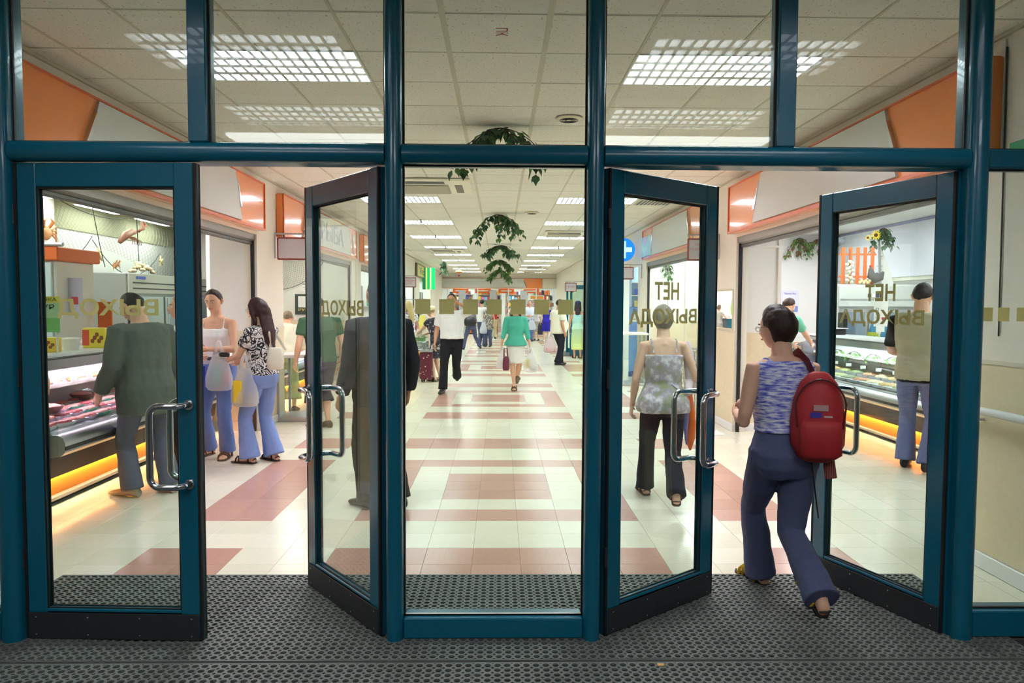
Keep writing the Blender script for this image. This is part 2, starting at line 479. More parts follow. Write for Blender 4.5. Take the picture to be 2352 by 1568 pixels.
# left stalls
shell('wall_left_back', [(-5.95, -5.8, 3.3, 15.3, 0, 2.57)], grey_wall)
shell('wall_left_near', [(-5.95, -3.15, 3.2, 3.3, 0, 2.95)], grey_wall)
shell('wall_left_inner', [(-4.75, -4.68, 11.95, 15.2, 0, 2.95)], grey_wall)
shell('wall_left_back_upper', [(-5.95, -5.78, 3.3, 15.3, 2.57, 2.95)], olive_wall)
shell('ceiling_left', [(-5.95, -3.15, 3.3, 15.3, 2.9, 2.98)], olive_wall)
shell('wall_left_partition', [(-3.58, -3.15, 9.12, 9.2, 0, 2.9), (-5.0, -3.15, 15.2, 15.35, 0, 2.95), (-5.95, -4.7, 13.5, 13.6, 0, 2.95)], grey_wall)
MB().box(-3.58, -3.15, 9.112, 9.12, .12, 1.25).build('wainscot', wains, bpy.data.objects['wall_left_partition'])
MB().box(-5.0, -3.15, 15.19, 15.2, .12, 1.25).build('wainscot', wains, bpy.data.objects['wall_left_partition'])
MB().box(-3.58, -3.15, 9.10, 9.12, 0, .12).build('baseboard_left_partition', mat('alu_base', (200, 196, 190), .35, .3), kind='structure')
# right stalls
shell('wall_right_back', [(6.5, 6.65, 3.3, 14.0, 0, 2.95)], grey_wall)
shell('wall_right_near', [(3.1, 6.65, 3.2, 3.3, 0, 2.95)], grey_wall)
shell('wall_right_end', [(4.22, 6.5, 13.9, 14.0, 0, 2.95)], grey_wall)
shell('wall_right_inner', [(4.15, 4.22, 11.1, 15.0, 0, 2.95)], grey_wall)
shell('ceiling_right', [(3.1, 6.65, 3.3, 15.0, 2.93, 3.0)], mat('stall_ceiling_white', (222, 222, 220), .8))
shell('wall_right_partition', [(3.1, 3.53, 9.2, 9.28, 0, 2.93), (3.1, 4.2, 15.0, 15.1, 0, 2.95)], grey_wall)
wp = bpy.data.objects['wall_right_partition']
MB().box(3.1, 3.53, 9.19, 9.2, .1, 1.25).build('wainscot', wains, wp)
MB().box(3.1, 4.2, 14.99, 15.0, .1, 1.25).build('wainscot', wains, wp)
for x in (3.45, 3.8): MB().box(x, x + .012, 14.985, 15.0, 0, 2.5).build('joint_strip', mat('joint_grey', (200, 196, 186), .5), wp)
MB().box(3.1, 3.53, 9.175, 9.2, 0, .1).build('baseboard_right_partition', basewhite, kind='structure')
for x0, x1, z0, z1 in ((3.5, 3.54, 0, 2.9), (3.1, 3.5, 2.32, 2.345)): MB().box(x0, x1, 9.17, 9.2, z0, z1).build('panel_frame', white, wp)
# further stalls on both sides, simple rooms
shell('wall_far_left', [(-5.4, -5.25, 15.35, 34, 0, 2.95), (-5.4, -3.15, 20.9, 21.0, 0, 2.95), (-5.4, -3.15, 26.6, 26.7, 0, 2.95), (-5.4, -3.15, 33.5, 33.6, 0, 2.95), (-5.4, -3.15, 15.35, 34, 2.9, 3.0)], grey_wall)
shell('wall_far_right', [(5.2, 5.35, 15.1, 34, 0, 2.95), (3.1, 5.35, 21.2, 21.3, 0, 2.95), (3.1, 5.35, 26.8, 26.9, 0, 2.95), (3.1, 5.35, 33.5, 33.6, 0, 2.95), (3.1, 5.35, 15.1, 34, 2.9, 3.0)], grey_wall)
# far end shop
shell('wall_end', [(-6.3, 6.9, 45.5, 45.7, 0, 3.2), (-6.3, -3.15, 38.3, 38.5, 0, 3.3), (3.1, 6.9, 38.3, 38.5, 0, 3.3)], grey_wall)
shell('ceiling_end', [(-6.3, 6.9, 38.3, 45.7, 3.0, 3.1)], mat('end_ceiling', (214, 212, 205), .8))
shell('wall_end_bulkhead', [(-3.15, 3.1, 38.205, 38.4, 2.4, 3.3)], cream)
# vestibule shell behind and beside the camera
shell('wall_vestibule', [(-3.3, -3.0, -4, 3.3, 0, 3.2), (2.95, 3.25, -4, 3.3, 0, 3.2), (-3.3, 3.25, -4.2, -4, 0, 3.2)], mat('vestibule_wall', (150, 146, 134), .8))
# end fascia
ef = thing('shop_fascia', 'long grey and orange fascia above the shop at the far end of the hall', 'sign', (0, 38.15, 2.42))
MB().box(-3.0, 2.19, 38.08, 38.2, 2.42, 2.92).build('backing_panel', orange, ef)
MB().prism([(-3.0, 2.44), (1.38, 2.44), (1.22, 2.915), (-3.0, 2.915)], 38.06, 38.085, 'y').build('face_panel', grey_panel, ef)
MB().prism([(1.385, 2.50), (1.41, 2.50), (1.25, 2.80), (1.225, 2.80)], 38.055, 38.085, 'y').build('chrome_strip', dark, ef)
for x in (2.22, 2.58): MB().box(x, x + .34, 38.17, 38.2, 2.42, 3.0).build('side_panel', mat('pale_panel', (232, 226, 206), .6), ef)
MB().box(-3.0, 2.95, 38.1, 38.2, 2.925, 2.945).build('trim_10', mat('wood_strip', (176, 132, 84), .5), kind='structure')

# ------------------------------------------------------------ shutters and tracks at openings
def shutter_box(X, s, y0, y1, lab):
    t = thing('roller_shutter', lab, 'roller shutter', (X + s * .08, y0, 2.36))
    h = MB().prism([(X + s * .02, 2.44), (X + s * .14, 2.44), (X + s * .14, 2.36), (X + s * .06, 2.345), (X + s * .02, 2.37)], y0, y1, 'y')
    h.build('housing', shutter, t)
    MB().bbox(X + s * .05, X + s * .12, y0 + .02, y1 - .02, 2.315, 2.345, .004).build('bottom_bar', mat('shutter_bar', (98, 94, 90), .45, .6), t)
    MB().box(X + s * .03, X + s * .13, y0 + .02, y1 - .02, 2.40, 2.43).build('slat_roll', mat('shutter_dark', (120, 116, 110), .5, .5), t)
    MB().box(X + s * .03, X + s * .07, y1 - .03, y1 + .0, .0, 2.36).build('guide_rail', black, t)
    MB().box(X + s * .03, X + s * .07, y0, y0 + .03, .0, 2.36).build('guide_rail', black, t)
for i, (a, b) in enumerate(opL[:4]): shutter_box(WL, -1, a, b, 'rolled-up grey metal shutter over the %s left-hand stall opening' % ORD[i])
for i, (a, b) in enumerate(opR[:2]): shutter_box(WR, 1, a, b, 'rolled-up grey metal shutter over the %s right-hand stall opening' % ORD[i])

# ------------------------------------------------------------ fascia signs on the side walls
def fascia(X, s, y0, y1, na, fa, lab, far_tint=None, grey=None):
    """X = face plane, sits on the wall behind; na/fa = ((y_bottom,y_top)) of the slanting joints"""
    t = thing('fascia_sign', lab, 'sign', (X, (y0 + y1) / 2, 2.48))
    MB().bbox(X, X + s * .1, y0, y1, 2.48, 3.06, .012).build('backing_panel', orange, t)
    b = MB().box(X - s * .012, X, y0, y1, 2.48, 2.505).box(X - s * .012, X, y0, y1, 3.045, 3.06).box(X - s * .012, X, y0, y0 + .02, 2.48, 3.06).box(X - s * .012, X, y1 - .02, y1, 2.48, 3.06)
    b.build('edge_frame', orange_edge, t)
    MB().prism([(na[0], 2.52), (fa[0], 2.52), (fa[1], 3.035), (na[1], 3.035)], X - s * .022, X, 'x').build('face_panel', grey or grey_panel, t)
    for q, d in ((na, -1), (fa, 1)):
        def pt(z, o): return (q[0] + (q[1] - q[0]) * (z - 2.52) / .515 + o * d, z)
        MB().prism([pt(2.66, 0), pt(2.66, .06), pt(2.95, .012), pt(2.95, 0)], X - s * .03, X, 'x').build('chrome_strip', chrome, t)
    return t
fascia(-2.9, -1, 4.2, 9.13, (5.16, 5.38), (8.27, 8.10), 'orange and grey fascia sign over the fish and meat stall at left front')
s2 = fascia(-2.9, -1, 9.9, 14.93, (10.86, 11.0), (14.25, 14.1), 'orange and white lettered fascia sign over the second left-hand stall')
text('lettering', 'РЫБА', Matrix.Translation((-2.87, 12.7, 2.78)) @ Matrix.Rotation(PI / 2, 4, 'Z'), 1.7, .3, mat('pale_letter', (170, 182, 196), .5), s2)
cr = MB()
for k in range(7):
    a = .5 + k * .38
    cr.tube([(-2.87, 11.4 + .06 * math.cos(a), 2.92 + .05 * math.sin(a)), (-2.87, 11.4 + .2 * math.cos(a), 2.9 + .16 * math.sin(a)), (-2.87, 11.4 + .24 * math.cos(a + .35), 2.86 + .15 * math.sin(a) - .05)], .014, 5)
cr.ball((-2.87, 11.4, 2.9), (.012, .12, .07)); cr.build('crab_emblem', mat('faded_red', (208, 96, 88), .6), s2, smooth=True)
fi = MB(); fi.ball((-2.885, 14.55, 2.85), (.012, .08, .11)); fi.tube([(-2.885, 14.55, 2.76), (-2.885, 14.56, 2.62), (-2.885, 14.62, 2.57), (-2.885, 14.66, 2.62)], .012, 6); fi.build('white_emblem', white, s2, smooth=True)
s3 = fascia(-2.9, -1, 15.7, 20.6, (16.6, 16.75), (19.9, 19.7), 'grey fascia sign over the third left-hand stall')
text('lettering', 'VINO', Matrix.Translation((-2.87, 18.3, 2.78)) @ Matrix.Rotation(PI / 2, 4, 'Z'), 1.3, .24, dark, s3)
fascia(2.85, 1, 4.3, 9.15, (5.24, 5.42), (8.22, 7.98), 'orange and grey fascia sign over the deli stall at right front')
holo = pat('iridescent_film', [(236, 140, 90), (220, 130, 190), (120, 200, 180), (150, 220, 190), (190, 150, 220)], 'noise', 3.0, [0, .38, .46, .55, .68], .25, stretch=(1, 1, 1), hard=False)
s4 = fascia(2.85, 1, 10.33, 14.65, (10.98, 11.14), (13.7, 13.58), 'grey fascia sign with an iridescent square, over the second right-hand stall')
MB().prism([(13.75, 2.53), (14.6, 2.53), (14.6, 2.92), (13.68, 2.92)], 2.826, 2.85, 'x').build('iridescent_square', holo, s4)

# hanging blade signs
def blade(lab, y, xw, s, x0, x1, z0, z1, lines, cat='sign'):
    t = thing('blade_sign', lab, cat, (xw, y, z1))
    MB().box(xw, xw - s * .015, y - .025, y + .025, z0 + .02, z1 + .06).box(xw, (x0 if s > 0 else x1), y - .01, y + .01, z1 + .035, z1 + .055).build('bracket', alu, t)
    MB().bbox(x0, x1, y - .012, y + .012, z0, z1, .01).build('frame', mat('maroon_frame', (150, 52, 50), .4), t)
    MB().bbox(x0 + .018, x1 - .018, y - .016, y + .016, z0 + .018, z1 - .018, .006).build('face', mat('mauve_grey_face', (206, 196, 202), .45), t)
    for i, (tx, zz, w, h, mm) in enumerate(lines):
        text('lettering', tx, Matrix.Translation(((x0 + x1) / 2, y - .0172, zz)), w, h, mm, t)
    for x in (x0 + .07, x1 - .07): MB().cyl(x, y, z1, z1 + .04, .006, 6).build('hanger', alu, t)
red_t = mat('red_letter', (206, 74, 66), .5); dk_t = mat('grey_letter', (120, 112, 114), .5)
blade('small framed mauve blade sign, blank, on the left pier beside the seafood stall', 9.85, WL, -1, -3.0 + .03, -2.57, 2.17, 2.47, [])
blade('framed blade sign with red Cyrillic lettering on the right pier', 9.85, WR, 1, 2.52, 2.92, 2.19, 2.49,
      [('САЛОН', 2.41, .19, .032, red_t), ('ПО·ДОМАШНЕМУ', 2.345, .34, .032, red_t), ('9—21', 2.25, .09, .04, red_t), ('ВХОД', 2.25, .11, .016, dk_t)])
blade('blank blade sign beside the blue pharmacy cross', 15.2, WR, 1, 2.5, 2.78, 2.12, 2.38, [])
blade('blade sign with faint red lettering by the teal glass doors on the right', 22.5, WR, 1, 2.0, 2.36, 1.99, 2.26, [('АПТЕКА', 2.13, .2, .035, red_t)])
blade('blade sign with red lettering at the far left, past the third stall', 20.9, WL, -1, -2.75, -2.38, 2.06, 2.34, [('ГАЛАНТЕРЕЯ', 2.25, .27, .035, red_t), ('ШТОРЫ', 2.18, .12, .03, red_t)])
# ------------------------------------------------------------ facade: posts, beams, panes, door leaves
FY = 3.40; FB = 3.50
def dpost(x0, x1, z0, z1, depth=.045):
    """post whose front is a half-round nose"""
    xm = (x0 + x1) / 2; hw = (x1 - x0) / 2; poly = [(x1, FB), (x0, FB)]
    for i in range(13):
        a = PI + PI * i / 12
        poly.append((xm + hw * math.cos(a), FY + depth * math.sin(a)))
    return MB().prism(poly, z0, z1, 'z')
def dbeam(x0, x1, z0, z1, depth=.035):
    zm = (z0 + z1) / 2; hz = (z1 - z0) / 2; poly = [(FB, z0), (FB, z1)]
    for i in range(13):
        a = PI / 2 + PI * i / 12
        poly.append((FY + depth * math.cos(a), zm + hz * math.sin(a)))
    return MB().prism(poly, x0, x1, 'x')
posts = [(-2.325, -2.225), (-.53, -.45), (.40, .48), (2.17, 2.265)]
for i, (a, b) in enumerate(posts):
    dpost(a, b, .008, CEIL).build('trim_%d' % (i + 1), teal, kind='structure', smooth=True)
for i, (a, b) in enumerate(((-2.225, -.53), (-.45, .40), (.48, 2.17))):
    dbeam(a, b, 2.235, 2.325).build('trim_%d' % (i + 5), teal, kind='structure', smooth=True)
MB().bbox(-3.0, -2.325, FY - .01, FB, 2.235, 2.325, .008).build('trim_11', teal, kind='structure')
MB().bbox(2.265, 2.95, FY - .01, FB, 2.235, 2.325, .008).build('trim_12', teal, kind='structure')
MB().bbox(-1.42, -1.335, FY - .012, FB, 2.325, CEIL, .006).build('trim_13', teal, kind='structure')
MB().bbox(1.275, 1.36, FY - .012, FB, 2.325, CEIL, .006).build('trim_14', teal, kind='structure')
def fixed(n, x0, x1, z0, z1, rail=None):
    t = thing('window_%d' % n, None, None, ((x0 + x1) / 2, FY + .05, z0), kind='structure')
    MB().box(x0, x1, FY + .035, FY + .045, z0, z1).build('pane', glass, t)
    g = .007; gm = MB()
    for a in ((x0, x0 + g, z0, z1), (x1 - g, x1, z0, z1), (x0, x1, z0, z0 + g), (x0, x1, z1 - g, z1)): gm.box(a[0], a[1], FY + .02, FY + .034, a[2], a[3])
    gm.build('gasket', rubber, t)
    if rail: MB().bbox(x0, x1, FY - .012, FB, rail[0], rail[1], .006).build('bottom_rail', teal, t)
    return t
w1 = fixed(1, -.45, .40, .112, 2.235, (.012, .112))
fixed(2, -2.225, -1.42, 2.325, CEIL); fixed(3, -1.335, -.53, 2.325, CEIL); w4 = fixed(4, -.45, .40, 2.325, CEIL)
fixed(5, .48, 1.275, 2.325, CEIL); fixed(6, 1.36, 2.17, 2.325, CEIL)
w7 = fixed(7, -3.0, -2.325, .14, 2.235, (.012, .14)); w8 = fixed(8, 2.265, 2.95, .14, 2.235, (.012, .14))
fixed(9, -3.0, -2.325, 2.325, CEIL); fixed(10, 2.265, 2.95, 2.325, CEIL)
MB().box(-.45, .40, FY + .02, FY + .034, .112, .12).build('glazing_bead', mat('pale_bead', (190, 196, 190), .5), w1)
def decal(x0, x1, z0, z1): return MB().add([(x0, FY + .034, z0), (x1, FY + .034, z0), (x1, FY + .034, z1), (x0, FY + .034, z1)], [(0, 1, 2, 3)])
SQ = [(-.395 + k * .1115) for k in range(7)]
for x in SQ: decal(x, x + .07, 1.547, 1.617).build('gold_square', gold, w1)
for x in (2.205 + .08, 2.365, 2.455, 2.545, 2.635, 2.725): decal(x, x + .055, 1.525, 1.59).build('gold_square', gold, w8)
for x in (-2.41, -2.5, -2.59, -2.68): decal(x, x + .055, 1.555, 1.62).build('gold_square', gold, w7)
red_m = mat('dark_red_film', (176, 70, 66), .5)
text('red_letters', 'ПК', Matrix.Translation((.005, FY + .0335, 2.845)) @ Matrix.Rotation(PI / 2, 4, 'Y') , .036, .055, red_m, w4)

def leaf(n, hinge, ang, side, w=.835, words=None, txtcfg=None):
    """hinge (x,y); local x runs from the hinge towards the free edge, -y towards the camera"""
    t = bpy.data.objects.new('door_%d' % n, None); COL.objects.link(t)
    t.location = (hinge[0], hinge[1], 0); t.rotation_euler = (0, 0, ang); t['kind'] = 'structure'
    MW[t.name] = Matrix.Translation(t.location) @ Matrix.Rotation(ang, 4, 'Z')
    d = .025; H0, H1 = .014, 2.228; st = .1; gt = 2.12; gb = .145
    for nm, a in (('stile', (.012, st, H0, H1)), ('stile', (w - st, w - .012, H0, H1)), ('top_rail', (st, w - st, gt, H1)), ('bottom_rail', (st, w - st, .14, gb + .012))):
        MB().bbox(a[0], a[1], -d, d, a[2], a[3], .004).build(nm, teal, t, world=False)
    MB().box(st, w - st, -.006, .006, gb + .01, gt).build('glass_pane', glass, t, world=False)
    g = .007; gm = MB()
    for yy in (-.018, .010):
        for a in ((st, st + g, gb + .01, gt), (w - st - g, w - st, gb + .01, gt), (st, w - st, gt - g, gt), (st, w - st, gb + .01, gb + .01 + g)): gm.box(a[0], a[1], yy, yy + .008, a[2], a[3])
    gm.build('gasket', rubber, t, world=False)
    for yy in (-d - .006, d + .001):
        kp = MB().bbox(.014, w - .014, yy, yy + .005, H0, .14, .002).build('kick_plate', kickm, t, world=False)
        sm = MB()
        for x in (.05, .05 + (w - .1) / 3, .05 + 2 * (w - .1) / 3, w - .05):
            for z in (.035, .118): sm.ball((x, yy + (.0 if yy < 0 else .005), z), (.004, .002, .004), 8, 4)
        sm.build('screws', alu, kp, world=False)
    for x0, x1 in ((0, .012), (w - .012, w)): MB().box(x0, x1, -d, d, H0, H1).build('edge_seal', rubber, t, world=False)
    for x0, x1 in ((.0, .004), (w - .004, w)): MB().box(x0 - (.001 if x0 == 0 else -.001), x1, -.009, .009, H0, H1).build('seal_strip', teal, t, world=False)
    for yy, s in ((-d, -1), (d, 1)):
        x1 = w - .048; zt, zb = 1.125, .755; xi = x1 - .15; yo = yy + s * .07
        pts = [(x1, yy, zt), (x1 - .01, yy + s * .045, zt)]
        def arc(c, a0, a1, r, f): return [f(c[0] + r * math.cos(a0 + (a1 - a0) * i / 6), c[1] + r * math.sin(a0 + (a1 - a0) * i / 6)) for i in range(7)]
        r = .045
        pts += [(x1 - .03, yo - s * .004, zt)]
        pts += arc((xi + r, zt - r), PI / 2, PI, r, lambda u, v: (u, yo, v))
        pts += arc((xi + r, zb + r), PI, 1.5 * PI, r, lambda u, v: (u, yo, v))
        pts += [(x1 - .03, yo - s * .004, zb), (x1 - .01, yy + s * .045, zb), (x1, yy, zb)]
        h = MB().tube(pts, .0155, 12, ref=(0, 1, 0)); h.build('handle', chrome, t, smooth='all', world=False)
        for z in (zt, zb): MB().tube([(x1, yy, z), (x1, yy + s * .006, z)], .024, 14).build('handle_rose', chrome, t, world=False)
    for z in (.35, 1.2, 1.95): MB().cyl(-.004, -d - .004, z, z + .09, .008, 8).build('hinge', dark, t, world=False)
    if words:
        for tx, x, z, w_, h_, face in words:
            M = Matrix.Translation((x, -.0095 if face < 0 else .0095, z))
            me = text_mesh(tx, 1.0, 0, .028); xs = [v.co.x for v in me.vertices]; ys = [v.co.y for v in me.vertices]
            x0, x1, y0, y1 = min(xs), max(xs), min(ys), max(ys)
            # lettering is fixed to be read from inside, so it is mirrored from the vestibule
            mir = -1 if side * 1 > 0 else 1
            for v in me.vertices: v.co = M @ Vector((mir * (v.co.x - (x0 + x1) / 2) / (x1 - x0) * w_, v.co.z, (v.co.y - (y0 + y1) / 2) / (y1 - y0) * h_))
            me.name = 'lettering'; me.materials.clear(); me.materials.append(gold)
            o = link('lettering', me, t)
    return t
# side=+1: local x runs screen right; side=-1: leaf hinged right, local x runs screen left
R_ = math.radians
leaf(1, (-2.222, FY + .035), R_(-2.5), 1, .84, [('ВЫХОД', .415, 1.565, .475, .092, -1)])
# a leaf hinged on its right: rotate by 180 + angle, so local x points left; local +y then faces the camera
leaf(2, (-.545, FY + .035), R_(180 - 52), -1, .83, [('ВЫХОД', .415, 1.565, .475, .092, 1)])
leaf(3, (.495, FY + .035), R_(38), 1, .84, [('НЕТ', .44, 1.665, .19, .09, -1), ('ВЫХОДА', .42, 1.53, .53, .092, -1)])
leaf(4, (2.16, FY + .035), R_(180 - 69), -1, .84, [('НЕТ', .42, 1.665, .19, .09, 1), ('ВЫХОДА', .42, 1.53, .53, .092, 1)])

# ------------------------------------------------------------ ribbed rubber mats with round holes
def hole_mat(lab, x0, x1, y0, y1, name='entrance_mat'):
    p = .0425; nx = int((x1 - x0 - .04) / p); ny = int((y1 - y0 - .04) / p)
    t = thing(name, lab, 'mat', ((x0 + x1) / 2, (y0 + y1) / 2, 0))
    X0 = (x0 + x1) / 2 - nx * p / 2; Y0 = (y0 + y1) / 2 - ny * p / 2
    g = MB(); zt, zb = .012, .003; r = .0150; c = .009; h = p / 2
    out = [(h, -h + c), (h, h - c), (h - c, h), (-h + c, h), (-h, h - c), (-h, -h + c), (-h + c, -h), (h - c, -h)]
    inn = [(r * math.cos(a), r * math.sin(a)) for a in [PI / 8 * (2 * k - 1) for k in range(8)]]
    tmpl_f = []
    for k in range(8):
        k2 = (k + 1) % 8
        tmpl_f += [(k, k2, 8 + k2, 8 + k), (8 + k, 8 + k2, 16 + k2, 16 + k)]
        if k % 2: tmpl_f.append((24 + k, 24 + k2, k2, k))
    vs = []; fs = []
    for j in range(ny):
        for i in range(nx):
            cx = X0 + (i + .5) * p; cy = Y0 + (j + .5) * p; n = len(vs)
            vs += [(cx + u, cy + v, zt) for u, v in out] + [(cx + u, cy + v, zt) for u, v in inn] + [(cx + u, cy + v, zb) for u, v in inn] + [(cx + u, cy + v, zb) for u, v in out]
            fs += [tuple(n + q for q in f) for f in tmpl_f]
    g.v = vs; g.f = fs; g.m = [0] * len(fs)
    g.build('perforated_web', mat('mat_rubber_grey', (104, 108, 104), .6, var=.25, vscale=9), t, kind='stuff', fix=False)
    e = .008; xe0, xe1, ye0, ye1 = X0, X0 + nx * p, Y0, Y0 + ny * p
    b = MB()
    for a in ((xe0 - e, xe0, ye0 - e, ye1 + e), (xe1, xe1 + e, ye0 - e, ye1 + e), (xe0, xe1, ye0 - e, ye0), (xe0, xe1, ye1, ye1 + e)): b.box(*a, .0, .011)
    b.build('border', mat('mat_rubber_grey'), t)
    MB().box(xe0, xe1, ye0, ye1, .0, .003).build('underside', mat('mat_under', (12, 13, 15), .8), t)
hole_mat('black rubber mat with round holes running under the doors into the hall', -2.55, 2.47, 3.17, 4.235)
hole_mat('black rubber mat with round holes lying outside the doors', -2.6, 2.55, 2.1, 3.19)

# handrail on the right wall, exit sign, cable
hr = thing('handrail', 'white tubular handrail on the right-hand wall by the entrance', 'handrail', (2.87, 3.9, .97))
MB().tube([(2.87, 2.2, .975), (2.87, 4.44, .975)], .024, 14).build('rail', mat('rail_white', (226, 228, 232), .25), hr, smooth=True)
for y in (2.6, 3.55, 4.36): MB().tube([(2.944, y, .91), (2.89, y, .91), (2.87, y, .935), (2.87, y, .955)], .008, 8).build('bracket', alu, hr, smooth=True)
ex = thing('exit_sign', 'green exit sign high on the right-hand wall', 'sign', (2.94, 4.0, 2.4))
MB().bbox(2.92, 2.948, 3.82, 4.2, 2.38, 2.53, .004).build('sign_box', mat('exit_green', (24, 140, 84), .4), ex)
MB().box(2.917, 2.92, 3.9, 4.1, 2.44, 2.47).build('white_mark', white, ex)
tag(MB().tube([(2.942, 4.28, 3.1), (2.942, 4.27, 2.2), (2.942, 4.26, 1.42)], .005, 6).build('cable', dark), 'thin dark cable hanging down the right-hand wall near the entrance', 'cable')
tag(MB().box(2.938, 2.948, 4.29, 4.31, 2.5, 3.15).build('conduit', white), 'white conduit on the right-hand wall above the cable', 'conduit')
# litter
tag(MB().add([(2.62, 8.86, .001), (2.74, 8.84, .004), (2.79, 8.93, .002), (2.69, 8.97, .05), (2.64, 8.93, .006), (2.7, 8.9, .045)], [(0, 1, 5), (1, 2, 5), (2, 3, 5), (3, 4, 5), (4, 0, 5), (0, 4, 3, 2, 1)]).build('tissue', white), 'crumpled white tissue on the floor by the right pier', 'tissue')
tag(MB().bbox(.70, .73, 3.12, 3.14, .012, .016, .001).build('cigarette_end', mat('butt', (220, 170, 110), .8)), 'tiny cigarette end lying on the outer mat', 'cigarette end')
# ------------------------------------------------------------ stall ceiling lights, some real, some added to light the rooms
em_st = emat('panel_light_stall', (248, 250, 255), STALL_LIGHT)
em_sl = emat('panel_light_seafood', (250, 250, 246), STALL_LIGHT * .5)
def panel_light(x, y, z, w, l, lab, m=None):
    t = thing('ceiling_light', lab, 'ceiling light', (x, y, z - .03))
    MB().bbox(-w / 2 - .015, w / 2 + .015, -l / 2 - .015, l / 2 + .015, .012, .028, .004).build('housing', white, t, world=False)
    MB().bbox(-w / 2, w / 2, -l / 2, l / 2, 0, .012, .003).build('diffuser', m or em_st, t, world=False)
for i, y in enumerate((5.6, 7.4, 9.3, 11.0)): panel_light(-4.9, y, 2.9, .32, 1.15, 'white panel light, partly added row, seafood stall ceiling, hall side, %s from the entrance' % ORD[i], em_sl)  # the two nearest the entrance are added to light the stall
for i, y in enumerate((6.5, 8.7, 10.3, 11.9)): panel_light(-5.45, y, 2.9, .32, 1.0, 'white panel light, partly added row, seafood stall ceiling, wall side, %s from the entrance' % ORD[i], em_sl)  # nearer panels of this row are also added to brighten the stall
for i, y in enumerate((5.4, 7.4, 10.0, 12.1)): panel_light(5.26, y, 2.93, .46, 1.05, 'square white panel light, partly added row, over the deli stall, %s from the entrance' % ORD[i])  # first two put in to brighten the near part of the deli
panel_light(-3.9, 11.2, 2.93, .5, 1.1, 'added panel light over the second left stall, near end'); panel_light(-3.9, 13.6, 2.93, .5, 1.1, 'added panel light over the second left stall, far end')  # unseen pair added so the second left stall is lit
panel_light(3.65, 11.2, 2.93, .5, 1.1, 'added panel light over the second right stall, near end'); panel_light(3.65, 13.6, 2.93, .5, 1.1, 'added panel light over the second right stall, far end')  # same on the right: unseen panels added for their light
for s, n in ((-1, 'left'), (1, 'right')):
    for i, y in enumerate((17, 19, 22.5, 25, 29, 31.5)): panel_light(s * 4.0, y, 2.9, .6, 1.2, 'added panel light deep in the far %s stalls, %s along' % (n, ORD[i]))  # unseen fixtures added to brighten the far rooms
for i, x in enumerate((-4, -1.5, 1.2, 4)):
    for j, y in enumerate((39.6, 42.6)): panel_light(x, y, 3.0, 1.2, .6, 'ceiling light of the end shop, %s row, %s from the left' % (('front', 'rear')[j], ORD[i]))

